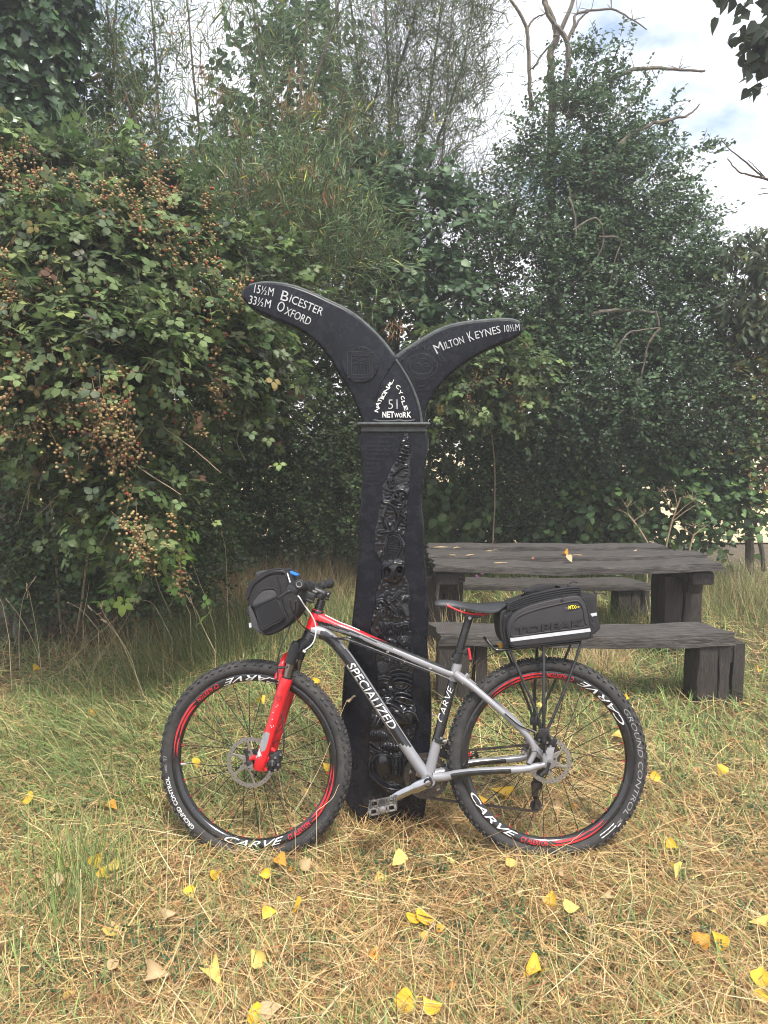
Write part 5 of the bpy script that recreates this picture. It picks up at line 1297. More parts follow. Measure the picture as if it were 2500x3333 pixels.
kadd(slab(kl([(318, 735), (390, 690), (500, 640), (640, 588), (680, 665), (730, 770), (765, 862), (690, 905), (570, 972), (458, 1035), (405, 970), (350, 850)], HN - .0185), Vector((0, .004, 0)), .001, 1, 'ribbed_panel'), 'ribbed_panel', [M_mesh_])
m = MB()
for k in range(22):
    t = (k + .5) / 22; x0, y0 = 322 + 128 * t, 745 + 275 * t; x1, y1 = 645 + 118 * t, 605 + 255 * t
    m.tube([B(*cK(x0, y0), HN - .0186), B(*cK(x1, y1), HN - .0186)], .0008, 4)
kadd(m.mesh('rib', fix=False), 'rib', [M_bagd]); col.objects[-1]['kind'] = 'stuff'
kadd(slab(kl([(300, 690), (330, 672), (420, 640), (540, 590), (640, 536), (650, 575), (550, 628), (420, 690), (330, 738), (305, 720)], HN - .021), Vector((0, .006, 0)), .002, 2, 'pocket_band'), 'pocket_band', [M_bagd])
for z in ([(272, 665), (330, 760), (400, 1000), (455, 1052), (580, 990), (700, 925), (778, 862)], [(280, 640), (430, 470), (560, 440), (640, 470), (690, 610), (778, 862)]):
    kadd(MB().tube(spline(kl(z, HN - .014), 5), .0034, 6).mesh('piping'), 'piping', [M_bag])
kadd(slab(kl([(215, 720), (255, 690), (290, 760), (350, 900), (440, 1080), (450, 1130), (330, 1080), (260, 1010), (235, 880)], HN - .008), Vector((0, .02, 0)), .006, 2, 'front_pocket'), 'front_pocket', [M_bagg])
kadd(slab(kl([(228, 960), (265, 952), (272, 1022), (238, 1028)], HN - .0095), Vector((0, .002, 0)), 0, 1, 'reflective_tab', smooth=False), 'reflective_tab', [M_refl])
kadd(slab(kl([(192, 740), (240, 715), (252, 840), (212, 862)], HN - .006), Vector((0, .05, 0)), .003, 2, 'buckle_strap'), 'buckle_strap', [M_bagd])
kadd(slab(kl([(332, 195), (420, 172), (500, 185), (440, 215), (360, 275), (338, 250)], -.05), Vector((0, .1, 0)), .005, 2, 'top_handle'), 'top_handle', [M_bagg])
kadd(slab(kl([(820, 190), (850, 178), (940, 215), (970, 238), (955, 256), (900, 245), (835, 220)], -.07), Vector((0, .05, 0)), .003, 2, 'blue_strap'), 'blue_strap', [M_blue])
kadd(MB().box(B(*cK(790, 345), -.10), (.022, .02, .014), Matrix.Rotation(.1, 3, 'Y')).mesh('mount', bevel=.002), 'mount', [M_plas])
kadd(MB().tube(spline(kl([(660, 250), (700, 400), (730, 560), (780, 760), (850, 880)], HN - .001), 4), .0022, 6).mesh('seam'), 'seam', [M_bagd])
for k in range(3): kadd(MB().tube(kl([(760 + 40 * k, 160 + 12 * k), (740 + 50 * k, 185 + 10 * k)], -.09), .003, 6).mesh('zip_tag'), 'zip_tag', [M_plas])
# ---------------------------------------------------------------- sleeper-wood picnic table and its two benches
def woodmat(name, base, dirt):
    return mat(name, base, .88, var=.85, vscale=9, bump=.9, bscale=26, stretch=(1.2, 14, 14), dirt=dirt, dscale=7, damt=.55)
M_wood = woodmat('weathered_dark_timber', (.058, .051, .046), (.20, .18, .16))
M_woodp = mat('post_timber', (.038, .031, .027), .88, var=.5, vscale=9, bump=.8, bscale=24, stretch=(14, 14, 1.2), dirt=(.10, .085, .07), dscale=7, damt=.4)
M_plaque = mat('plaque', (.13, .13, .11), .6, var=.3, vscale=30)
def plank(name, parent, x0, x1, y0, y1, z0, z1, m_, seed, sag=0.0, skew=(0, 0), n=26):
    r = random.Random(seed); vs = []; fs = []
    ph = [r.uniform(0, 6) for _ in range(8)]
    prof = [(0, 0), (0, .35), (0, .75), (.03, 1), (.2, 1.0), (.45, .985), (.7, .99), (.97, 1), (1, .75), (1, .35), (1, 0), (.5, 0)]
    P = len(prof)
    for i in range(n + 1):
        t = i / n; x = x0 + (x1 - x0) * t; s = -sag * math.sin(t * PI) + .004 * math.sin(t * 7 + ph[0]) + .0025 * math.sin(t * 19 + ph[1])
        for k, (a, b) in enumerate(prof):
            y = y0 + (y1 - y0) * a + .004 * math.sin(t * 11 + ph[2] + k) + .0018 * math.sin(t * 43 + k * 2.3 + ph[4]); z = z0 + (z1 - z0) * b + s + .0022 * math.sin(t * 31 + k * 1.9 + ph[3])
            ex = 0
            if i in (0, n): ex = .012 * math.sin(k * 2.1 + ph[5]) * (1 if i else -1)
            vs.append((x + ex + (skew[0] if i == 0 else skew[1] if i == n else skew[0] * (1 - t) + skew[1] * t) * a, y, z))
    for i in range(n):
        for k in range(P): fs.append((i * P + k, i * P + (k + 1) % P, (i + 1) * P + (k + 1) % P, (i + 1) * P + k))
    fs += [tuple(range(P)), tuple(n * P + k for k in range(P - 1, -1, -1))]
    o = MB().add(vs, fs).build(name, [m_], parent, angle=50); o.matrix_parent_inverse = parent.matrix_basis.inverted(); return o
def upright(name, parent, c, size, z0, z1, lean=(0, 0), seed=0, m_=None):
    r = random.Random(seed); w, d = size; vs = []; fs = []; n = 8
    sec = [(-.5, -.46), (-.46, -.5), (.46, -.5), (.5, -.46), (.5, .46), (.46, .5), (-.46, .5), (-.5, .46)]
    for i in range(n + 1):
        t = i / n; z = z0 + (z1 - z0) * t
        for k, (a, b) in enumerate(sec): vs.append((c[0] + lean[0] * t + a * w + .003 * math.sin(t * 9 + k * 1.7 + seed), c[1] + lean[1] * t + b * d + .003 * math.sin(t * 8 + k * 2.6 + seed * 2), z))
    for i in range(n):
        for k in range(8): fs.append((i * 8 + k, i * 8 + (k + 1) % 8, (i + 1) * 8 + (k + 1) % 8, (i + 1) * 8 + k))
    fs += [tuple(range(7, -1, -1)), tuple(n * 8 + k for k in range(8))]
    o = MB().add(vs, fs).build(name, [m_ or M_woodp], parent, angle=40); o.matrix_parent_inverse = parent.matrix_basis.inverted(); return o
# table: planks run left to right
TZ = .735
tA, tBk = at_z(1413, 1836, TZ), at_z(1383, 1768, TZ); tR, tRb = at_z(2343, 1834, TZ), at_z(2160, 1776, TZ)
Yf, Yb = tA.y, tBk.y
table = empty('picnic_table', ((tA.x + tR.x) / 2, (Yf + Yb) / 2, 0), 'dark weathered picnic table with warped plank top behind the bicycle', 'table')
e = [0, .255, .285, .50, .535, .745, .78, 1.0]
for k in range(4):
    a, b = e[2 * k], e[2 * k + 1]; xl = tA.x + (tBk.x - tA.x) * a * 0 - .0; ya, yb = Yf + (Yb - Yf) * a, Yf + (Yb - Yf) * b
    xr = [tR.x + .012, tR.x - .03, tR.x - .02, tRb.x + .02][k]; xr = [tR.x + .01, tR.x + .03, tR.x - .03, tR.x - .05][k]
    plank('plank', table, xl + [.0, -.015, -.01, .01][k], xr, ya, yb, TZ - .052 + .004 * k, TZ + [0, .012, -.004, .010][k], M_wood, 3 + k, sag=.020 if k == 0 else [0, .006, .022, .012][k])
lx0, lx1 = at(1428, 1900, Yf + .45).x, at(2205, 1950, Yf + .5).x
for x, s in ((lx0 + .03, 1), (lx1 - .02, 2)):
    ym = (Yf + Yb) / 2
    upright('leg', table, (x - .075, ym - .10), (.13, .14), -.02, TZ - .15, seed=s); upright('leg', table, (x + .075, ym - .08), (.13, .15), -.02, TZ - .15, seed=s + 5); upright('leg', table, (x, ym + .14), (.2, .12), -.02, TZ - .15, seed=s + 9)
    o = plank('bearer', table, 0, .001, 0, .001, 0, .001, M_woodp, 1); bpy.data.objects.remove(o)
    vs = MB(); vs.box((x, ym, TZ - .108), (.15, (Yb - Yf) * .92, .086)); o = vs.build('bearer', [M_woodp], table, bevel=.012); o.matrix_parent_inverse = table.matrix_basis.inverted()
    vs = MB(); vs.box((x + .03, Yf + .30, TZ - .18), (.10, .16, .09), Matrix.Rotation(.5, 3, 'X')); o = vs.build('brace', [M_woodp], table, bevel=.01); o.matrix_parent_inverse = table.matrix_basis.inverted()
pq = MB().box((at(1428, 1930, Yf + .1).x, Yf + .16, .55), (.012, .13, .16), Matrix.Rotation(.12, 3, 'Y')); o = pq.build('plaque', [M_plaque], table, bevel=.002); o.matrix_parent_inverse = table.matrix_basis.inverted()
vs = MB().box((at(1480, 1880, Yf + .1).x, Yf + .12, TZ - .10), (.14, .09, .075)); o = vs.build('cleat', [M_wood], table, bevel=.006); o.matrix_parent_inverse = table.matrix_basis.inverted()
def bench(label, xa, xb, yf, yb, z, legs, seed, split=True, sag=.0):
    b = empty('bench', ((xa + xb) / 2, (yf + yb) / 2, 0), label, 'bench', 'benches beside the picnic table')
    ym = yf + (yb - yf) * .5
    plank('seat_plank', b, xa, xb, yf, yb, z - (.075 if yf < 5.5 else .06), z, M_wood, seed, sag=sag, skew=(-.05, -.12))
    for k, x in enumerate(legs):
        w = .12
        upright('leg', b, (x - .085, ym - .02), (.115, .20), -.02, z - .076, seed=seed + k, lean=(.004, 0)); upright('leg', b, (x + .115, ym + .01), (.07, .18), -.02, z - .076, seed=seed + k + 4)
        upright('leg', b, (x + .010, ym - .03), (.062, .19), -.02, z - .077, seed=seed + k + 8)
        upright('spacer', b, (x + .06, ym), (.036, .15), z - .19, z - .078, seed=seed + k + 6)
    return b
f0 = at_z(1424, 2040, .45); f1 = at_z(2432, 2076, .45); yfr = at_z(1900, 2062, .45).y
bench('long dark timber bench in front of the picnic table, behind the rear wheel', f0.x, f1.x - .02, yfr, yfr + .27, .45, (at(1500, 2150, yfr + .1).x, at(2330, 2150, yfr + .1).x), 31, sag=.012)
yb2 = 6.0; zb = .345
bench('dark timber bench behind the picnic table, seen beneath its top', at(1360, 1895, yb2).x, at(2118, 1905, yb2).x, yb2, yb2 + .30, zb, (at(1440, 1950, yb2 + .1).x, at(2055, 1950, yb2 + .1).x), 57)
# dry bits on the table top
for x, y, c, l in [(1860, 1806, 'orange', 'orange leaf on the table top near its middle'), (1880, 1816, 'pale', 'pale curled leaf on the table top beside the orange one'), (1735, 1820, 'pale', 'crumb of dry leaf on the front plank of the table')]:
    pass
# ---------------------------------------------------------------- the hedge, tree by tree
def pl(Y, *pp): return [at(x, y, Y) for x, y in pp]
def pl3(*pp): return [at(x, y, Y) for x, y, Y in pp]
UP = np.array([0, 0, 1.0])
def dirs(O, up=.4, rnd=.6, side=None): return unit(O + UP * up + rng.normal(0, rnd, O.shape) + (0 if side is None else np.array(side)))

G_haw = [(0.0797, 0.133, 0.0495, 5), (0.106, 0.168, 0.062, 4), (0.062, 0.106, 0.0442, 3), (0.15, 0.204, 0.0797, 1.2)]
G_bram = [(.115, .17, .062, 4), (.15, .21, .075, 3.5), (.08, .125, .05, 3.5), (.20, .27, .095, 1.3), (.12, .15, .09, 1.2), (.22, .16, .06, .25), (.16, .09, .06, .2)]
G_wil = [(0.15, 0.239, 0.0974, 5), (0.212, 0.3, 0.133, 4), (0.106, 0.168, 0.0708, 3), (0.283, 0.354, 0.195, 1.2), (0.6, 0.6, 0.0884, 0.28), (0.478, 0.231, 0.106, 0.3)]
G_ivy = [(0.0378, 0.0743, 0.0297, 5), (0.054, 0.101, 0.0405, 4), (0.0878, 0.135, 0.054, 1.2)]

def hawthorn(name, label, base, lobes, stems, seed, n_leaf=7, size=.038, L=.26, cols=G_haw, thr=-.3, group=None, pick=300, up=.4, T=T_small, extra=None, cat='tree', m=None, stemname='trunk'):
    p = Plant(name, base, label, cat, group)
    P, O = lobes_sample(lobes, thr=thr, seed=seed)
    D = dirs(O, up)
    pos, fr, sz = spray_leaves(P, D, n_leaf, L, size, O, face=.55)
    p.leaves(T, pos, fr, sz, palette(len(pos), cols)); p.twigs(P, D, L, .0022, share=.7)
    if extra is not None and len(extra):
        P2, D2, k, L2 = extra
        pos, fr, sz = spray_leaves(P2, D2, k, L2, size * 1.1, D2, face=.2, droop=.1)
        p.leaves(T, pos, fr, sz, palette(len(pos), cols)); p.twigs(P2, D2, L2, .0035, droop=.1)
    p.wood(stems, name=stemname)
    return p.finish(pick, m)

# dark low hawthorn under the brambles, at the left and behind the signpost
hawthorn('hawthorn_bush', 'dark hawthorn bush with shaded hollow beneath, under the berry laden brambles', at_z(180, 2040), [
    (120, 1560, 5.3, 330, 330, .45, 1500), (420, 1640, 5.35, 300, 300, .45, 1500), (-60, 1300, 5.3, 260, 320, .4, 700), (300, 1250, 5.5, 420, 300, .4, 1300),
    (150, 1850, 5.4, 260, 130, .3, 420), (500, 1830, 5.5, 260, 170, .3, 600)],
    [(pl(5.6, (150, 2080), (130, 1800), (200, 1500), (260, 1200)), .06, .02), (pl(5.5, (70, 2090), (60, 1850), (20, 1600)), .055, .02),
     (pl(5.7, (300, 2050), (330, 1800), (420, 1500), (500, 1250)), .045, .015), (pl(5.6, (480, 2010), (470, 1850), (560, 1600)), .035, .012), (pl(5.6, (150, 1900), (40, 1750), (-80, 1600)), .03, .01)], 1.0, cat='bush')
hawthorn('hawthorn_bush', 'lower dark hawthorn bush directly left of and behind the black signpost', at_z(900, 1900), [
    (900, 1560, 7.2, 330, 250, .5, 1700), (1050, 1330, 7.2, 260, 300, .5, 1500), (800, 1310, 7.0, 300, 300, .45, 1200), (1150, 1610, 7.4, 240, 220, .45, 900), (690, 1670, 6.8, 200, 130, .35, 500)],
    [(pl(7.5, (880, 1900), (890, 1700), (800, 1400), (820, 1150)), .05, .015), (pl(7.5, (1000, 1890), (1010, 1700), (1080, 1400), (1060, 1100)), .045, .015),
     (pl(7.5, (1085, 1880), (1100, 1650), (1180, 1400)), .03, .01), (pl(7.4, (760, 1900), (730, 1750), (640, 1500)), .035, .01)], 2.2, cat='bush')

# tall narrow-leaved willow
def willow(label, base, stems, Y, n_spray, seed, thr=-.5, k=9, size=.125, cols=G_wil, extra=(), L=.42, face=.25):
    p = Plant('willow', base, label, 'tree', 'willows behind the hedge')
    Ps = []; Ds = []
    for pts, r0, r1 in stems:
        q = np.array([tuple(v) for v in spline(pts, 12)]); seg = np.linspace(.08, 1, n_spray) ** .8
        i = (seg * (len(q) - 2)).astype(int)
        base_p = q[i]; tang = unit(q[i + 1] - q[i])
        d = unit(tang * .75 + rng.normal(0, .5, tang.shape) + UP * .15)
        Ps.append(base_p + rng.normal(0, .015, base_p.shape)); Ds.append(d)
        # side shoots carry further shoots
        d2 = unit(d + rng.normal(0, .45, d.shape)); Ps.append(base_p + d * .32); Ds.append(d2)
        d3 = unit(d + rng.normal(0, .5, d.shape)); Ps.append(base_p + d * .6 + rng.normal(0, .04, d.shape)); Ds.append(d3)
    for lob in extra:
        P, O = lobes_sample([lob], thr=thr, seed=seed); Ps.append(P); Ds.append(unit(O * .3 + UP * .8 + rng.normal(0, .55, O.shape)))
    P = np.concatenate(Ps); D = np.concatenate(Ds)
    pos, fr, sz = spray_leaves(P, D, k, L, size, np.tile(np.array([0, -1.0, .2]), (len(P), 1)), face=face, up=.5, rnd=.6, spread=.75, along=.9, droop=.12, sj=.35)
    p.leaves(T_willow, pos, fr, sz, palette(len(pos), cols)); p.twigs(P, D, L, .0024, droop=.12)
    p.wood(stems, name='stem', m=M_bark)
    return p
WB = pl(7.2, (1000, 1200))[0]; WB.z = 0
w = willow('tall open willow of thin upright stems with sky showing through, above the signpost', WB, [
    (pl(7.4, (1180, 1250), (1200, 900), (1195, 500), (1165, 200), (1120, -150)), .03, .008), (pl(7.3, (1230, 1250), (1260, 700), (1268, 300), (1245, -150)), .03, .008),
    (pl(7.5, (1290, 1250), (1268, 420), (1330, 120), (1390, -140)), .022, .006), (pl(7.4, (1260, 1200), (1330, 700), (1400, 300), (1450, -120)), .025, .006),
    (pl(7.2, (1330, 1200), (1390, 800), (1440, 500), (1470, 60)), .022, .005), (pl(7.6, (1150, 1200), (1130, 700), (1110, 250), (1080, -150)), .022, .006),
    (pl(7.5, (1380, 1200), (1350, 800), (1300, 480), (1290, 60)), .02, .005), (pl(7.6, (1200, 1100), (1390, 560), (1500, 230), (1540, 20)), .018, .004),
    (pl(7.7, (1100, 1100), (1160, 700), (1215, 350), (1330, -100)), .018, .004)], 7.4, 60, .5, k=9, size=.115, L=.40, extra=[(1270, 150, 7.5, 170, 330, .4, 130), (1430, 200, 7.5, 150, 300, .4, 150), (1330, 500, 7.4, 200, 230, .4, 170), (1500, 480, 7.5, 120, 220, .35, 110), (1200, 480, 7.4, 110, 280, .35, 90), (1400, 800, 7.4, 220, 220, .4, 260), (1530, 120, 7.6, 90, 200, .3, 110), (1200, 880, 7.3, 160, 180, .3, 160)],
    cols=[(0.128, 0.188, 0.0854, 4), (0.188, 0.256, 0.12, 3), (0.0939, 0.137, 0.0683, 3), (0.6, 0.547, 0.0854, 0.12)])
w.finish(300)
WB2 = pl(5.9, (650, 1200))[0]; WB2.z = 0
w = willow('leaning willow with long narrow leaves, some yellow and withered brown, over the left brambles', WB2, [
    (pl(6.0, (560, 1400), (540, 1150), (560, 950), (640, 760), (760, 640), (900, 480)), .035, .008), (pl(6.2, (770, 1100), (800, 900), (880, 650), (1010, 300), (1090, 60), (1130, -120)), .028, .006),
    (pl(6.1, (600, 1100), (545, 800), (470, 500), (380, 200), (330, -120)), .025, .006), (pl(6.2, (640, 900), (560, 560), (420, 200)), .02, .005),
    (pl(6.0, (700, 1100), (690, 700), (640, 350), (600, -100)), .02, .005), (pl(6.3, (860, 1000), (900, 600), (850, 200), (800, -120)), .02, .005),
    (pl(5.6, (560, 1300), (420, 980), (330, 800), (260, 650)), .018, .004), (pl(5.6, (900, 1150), (980, 900), (1040, 740), (1130, 640)), .018, .004),
    (pl(5.7, (800, 1150), (860, 900), (930, 800), (960, 650)), .016, .004), (pl(5.7, (640, 1200), (700, 950), (760, 850), (780, 700)), .016, .004),
    (pl(6.4, (960, 900), (960, 500), (1000, 100), (980, -150)), .018, .005), (pl(6.3, (500, 900), (520, 500), (500, 100), (480, -120)), .018, .005),
    (pl(6.3, (450, 800), (300, 480), (210, 260), (180, -60)), .016, .004)], 6.0, 24, 1.7, k=10, size=.118, L=.42,
    extra=[(900, 800, 5.5, 330, 230, .4, 330), (1080, 880, 5.6, 240, 180, .35, 200), (620, 560, 6.0, 340, 240, .4, 120), (1000, 560, 6.2, 260, 200, .4, 120), (720, 300, 6.2, 420, 320, .4, 130), (760, 80, 6.2, 460, 200, .4, 70), (330, 640, 5.4, 300, 130, .3, 150), (640, 760, 5.4, 280, 170, .3, 170)])
# withered brown leaf tufts hang in it
tuft = []
for (x, y) in [(955, 225), (990, 330), (930, 330), (1010, 300), (660, 215), (720, 290), (780, 400), (1140, 395), (860, 680), (660, 640), (680, 680), (640, 870), (900, 640), (1010, 540), (870, 560), (560, 620), (540, 880), (1300, 1050), (320, 590), (1070, 620), (880, 740), (760, 560)]:
    Y = 5.25 if y > 500 else 5.75
    c = np.array(at(x, y, Y)); n = 26
    tuft.append((c + rng.normal(0, .035, (n, 3)), unit(np.array([0, -.15, -1.0]) + rng.normal(0, .42, (n, 3)))))
P = np.concatenate([t[0] for t in tuft]); D = np.concatenate([t[1] for t in tuft])
w.leaves(T_wither, P, frames(D, rng.normal(0, 1, P.shape)), rng.uniform(.08, .16, len(P)), palette(len(P), [(.40, .21, .11, 3), (.48, .31, .17, 2), (.28, .13, .075, 1)]))
w.finish(300)

# broad-leaved dark tree behind the willow
hawthorn('broad_leaved_tree', 'dark broad leaved tree standing behind the leaning willow', at_z(900, 1800), [
    (920, 330, 8.6, 220, 300, .7, 330), (840, 620, 8.4, 330, 230, .7, 400), (1050, 520, 8.6, 120, 180, .5, 150), (1000, 170, 8.7, 130, 150, .5, 110), (700, 900, 8.0, 380, 230, .6, 600)],
    [(pl(8.8, (900, 1500), (880, 1000), (930, 500), (960, 100)), .09, .02), (pl(8.8, (890, 900), (760, 600), (680, 350)), .04, .01), (pl(8.8, (910, 700), (1040, 450)), .03, .01)], 3.1, n_leaf=6, size=.085, L=.34,
    cols=[(0.0683, 0.12, 0.0598, 4), (0.0939, 0.154, 0.0769, 3), (0.137, 0.196, 0.102, 1)], T=T_elm)
hawthorn('broad_leaved_tree', 'low broad leaved sapling with large dark leaves in front of the tall open willow', at_z(1250, 1800), [
    (1300, 640, 7.0, 190, 110, .4, 110), (1230, 820, 6.8, 170, 160, .4, 150), (1420, 760, 7.0, 150, 130, .4, 80), (1330, 950, 6.9, 200, 130, .4, 120), (1180, 620, 7.2, 90, 130, .3, 90)],
    [(pl(7.3, (1240, 1500), (1230, 1000), (1290, 650)), .03, .008), (pl(7.3, (1330, 1400), (1370, 1000), (1430, 700)), .025, .006), (pl(7.2, (1290, 1300), (1300, 950), (1240, 760)), .02, .006)], 4.4, n_leaf=6, size=.09, L=.3,
    cols=[(0.0854, 0.145, 0.0769, 4), (0.111, 0.179, 0.0939, 3), (0.171, 0.239, 0.128, 1)], T=T_elm, thr=-.2)

# ivy-clad trunk at the top left
p = Plant('ivy_clad_tree', at_z(30, 2000), 'tree trunk thickly clad in dark ivy at the upper left edge', 'tree')
lob = [(60, 130, 5.6, 165, 260, .35, 800), (-20, 370, 5.5, 190, 160, .35, 500), (130, -120, 5.7, 150, 200, .35, 300), (-90, 100, 5.7, 160, 300, .3, 200), (60, 450, 5.5, 110, 90, .25, 140)]
P, O = lobes_sample(lob, thr=-.45, f=.9, seed=.3, back=.35, shell=.35)
D = unit(O * .5 + np.array([0, 0, -.8]) + rng.normal(0, .4, O.shape))
pos, fr, sz = spray_leaves(P, D, 5, .2, .075, O, face=1.2, up=.35, rnd=.35, spread=.6, along=.8)
p.leaves(T_ivy, pos, fr, sz, palette(len(pos), G_ivy))
p.wood([(pl(5.9, (60, 2000), (40, 1400), (30, 700), (50, 100), (80, -500)), .16, .11), (pl(5.8, (30, 560), (-60, 380), (-160, 200)), .05, .02)], name='trunk')
p.wood([(pl(5.8, (60, 420), (180, 330), (330, 240)), .026, .014)], name='branch', m=M_deadwood)
p.finish(300, M_leafgloss)
hawthorn('hawthorn_tree', 'thin hawthorn tree with sky between its leaves beside the ivy trunk', at_z(300, 1900), [
    (310, 300, 6.6, 130, 160, .4, 330), (250, 480, 6.4, 150, 110, .4, 330), (400, 430, 6.6, 130, 130, .4, 230), (390, 180, 6.8, 110, 160, .4, 150)],
    [(pl(6.7, (330, 1300), (320, 700), (360, 300), (380, 0)), .035, .01), (pl(6.6, (325, 650), (240, 450), (230, 300)), .018, .006)], 5.2, size=.04, thr=-.1)

# big hawthorn on the right, with the dead tree rising out of it
ex_P = []; ex_D = []
for a, b, n in [((1960, 330), (2010, 110), 16), ((1900, 330), (1965, 140), 12), ((1880, 420), (1870, 180), 12), ((2060, 470), (2100, 270), 14), ((2140, 480), (2200, 310), 14), ((2050, 600), (2170, 330), 14),
                ((2160, 520), (2330, 480), 22), ((2130, 640), (2290, 560), 18), ((2180, 620), (2230, 420), 12), ((2200, 740), (2270, 660), 10), ((1960, 220), (1925, 100), 8), ((1800, 300), (1790, 160), 8), ((2000, 300), (2060, 90), 10), ((2160, 880), (2330, 780), 14), ((2240, 900), (2420, 800), 14)]:
    t = rng.random(n); A = np.array(at(*a, 7.6)); Bq = np.array(at(*b, 7.6))
    ex_P.append(A + (Bq - A) * t[:, None] + rng.normal(0, .03, (n, 3))); ex_D.append(unit((Bq - A) * np.ones((n, 1)) / np.linalg.norm(Bq - A) + rng.normal(0, .55, (n, 3))))
ex = (np.concatenate(ex_P), np.concatenate(ex_D), 8, .2)
hawthorn('hawthorn_tree', 'large dense conical hawthorn tree behind the picnic table, bare branches rising from it', at_z(1830, 1880), [
    (1830, 480, 7.9, 150, 170, .55, 620), (1960, 440, 7.8, 110, 170, .4, 420), (1810, 700, 7.8, 240, 220, .7, 1500), (2020, 660, 7.7, 190, 190, .6, 1000), (1760, 950, 7.6, 290, 260, .8, 1900), (2030, 930, 7.6, 260, 240, .7, 1700),
    (2180, 800, 7.8, 150, 150, .5, 500), (1700, 1250, 7.5, 290, 260, .8, 1700), (1960, 1230, 7.4, 300, 260, .8, 2000), (2200, 1080, 7.6, 190, 200, .6, 800), (2230, 1300, 7.6, 200, 180, .6, 800), (1560, 1050, 7.7, 120, 260, .5, 260), (1580, 800, 7.8, 90, 160, .4, 120), (1900, 250, 7.9, 70, 90, .3, 70)],
    [(pl(8.1, (1830, 1900), (1810, 1400), (1800, 900), (1800, 500)), .12, .04), (pl(8.0, (1880, 1900), (1900, 1400), (1990, 900), (2050, 600)), .07, .02), (pl(8.0, (1760, 1880), (1700, 1500), (1640, 1100), (1590, 800)), .06, .015), (pl(7.9, (1900, 1500), (2080, 1200), (2230, 950)), .05, .01)],
    6.1, n_leaf=8, size=.042, L=.28, extra=ex, cols=[(0.0769, 0.133, 0.0615, 5), (0.102, 0.167, 0.0786, 4), (0.0598, 0.102, 0.0512, 3), (0.137, 0.205, 0.102, 1.2)])
p = Plant('dead_tree', at_z(1790, 1880), 'bare dead tree whose grey forked branches rise above the conical hawthorn', 'tree')
dead = [(pl(7.9, (1790, 1500), (1800, 900), (1795, 400), (1797, 180), (1812, 120)), .055, .033), (pl(7.9, (1812, 120), (1800, 60), (1775, 0), (1770, -120)), .03, .02), (pl(7.9, (1812, 120), (1860, 20), (1880, -80)), .026, .016),
        (pl(7.8, (1835, 370), (1845, 250), (1848, 150), (1825, 100), (1790, 60), (1770, 0)), .03, .02), (pl(7.8, (1848, 130), (1870, 80), (1880, 45), (1990, 30), (2060, 65), (2107, 97)), .018, .005), (pl(7.8, (1862, 110), (1890, 60), (1925, 34)), .016, .005),
        (pl(7.9, (1728, 360), (1722, 230), (1715, 100), (1690, 40), (1665, 0), (1640, -60)), .022, .014), (pl(7.9, (1715, 95), (1740, 60), (1775, 45)), .014, .005), (pl(7.9, (1735, 225), (1770, 170), (1830, 105)), .012, .007),
        (pl(7.7, (1850, 380), (1920, 300), (2005, 250), (2065, 225), (2120, 222), (2210, 225), (2295, 232)), .03, .011), (pl(7.7, (2210, 224), (2222, 208)), .008, .003), (pl(7.7, (1990, 640), (1960, 620), (1905, 680), (1860, 660)), .01, .005),
        (pl(7.4, (1860, 650), (1950, 550), (2040, 450), (2110, 410), (2200, 385), (2245, 370), (2275, 342)), .032, .006), (pl(7.4, (1985, 390), (2040, 350), (2070, 260)), .012, .004), (pl(7.7, (1800, 290), (1840, 282), (1900, 300)), .008, .004),
        (pl(6.9, (1865, 750), (1940, 710), (1965, 780), (1930, 860), (1860, 930)), .012, .004), (pl(6.9, (1950, 770), (2020, 780), (2000, 850), (1980, 960)), .012, .003), (pl(6.9, (1850, 640), (1870, 700), (1875, 780)), .012, .005)]
p.wood(dead, M_deadwood, name='branch', n=7)
tips = [at(x, y, 7.8) for x, y in [(1880, 45), (1990, 30), (2060, 65), (1925, 34), (2120, 222), (2210, 225), (2065, 225), (2110, 410), (2200, 385), (1775, 45), (1722, 230), (1800, 180), (1845, 250)]]
P = np.array([tuple(t) for t in tips for _ in range(3)]); D = unit(rng.normal(0, 1, P.shape) * np.array([1, .4, 1]) + UP * .3)
V, F = twig_strips(P, D, .16, .005, .05)
o = link('twigs', np_mesh('twigs', V, F), M_deadwood, p.root, True); o['kind'] = 'stuff'
p = Plant('dead_branch', at_z(2080, 1800), 'bare lichen covered branch hanging before the hawthorn, above the table', 'branch')
p.wood([(pl(6.8, (1920, 1025), (1990, 1010), (2050, 1012), (2135, 1015)), .02, .012), (pl(6.7, (1985, 1165), (2040, 1090), (2080, 1075), (2150, 1068)), .011, .008), (pl(6.7, (2150, 1068), (2110, 1120), (2098, 1180), (2080, 1250), (2065, 1310)), .013, .003), (pl(6.7, (2095, 1180), (2060, 1185), (2030, 1210)), .006, .002), (pl(6.7, (2135, 1015), (2145, 1060)), .012, .01)], M_deadwood, name='branch')

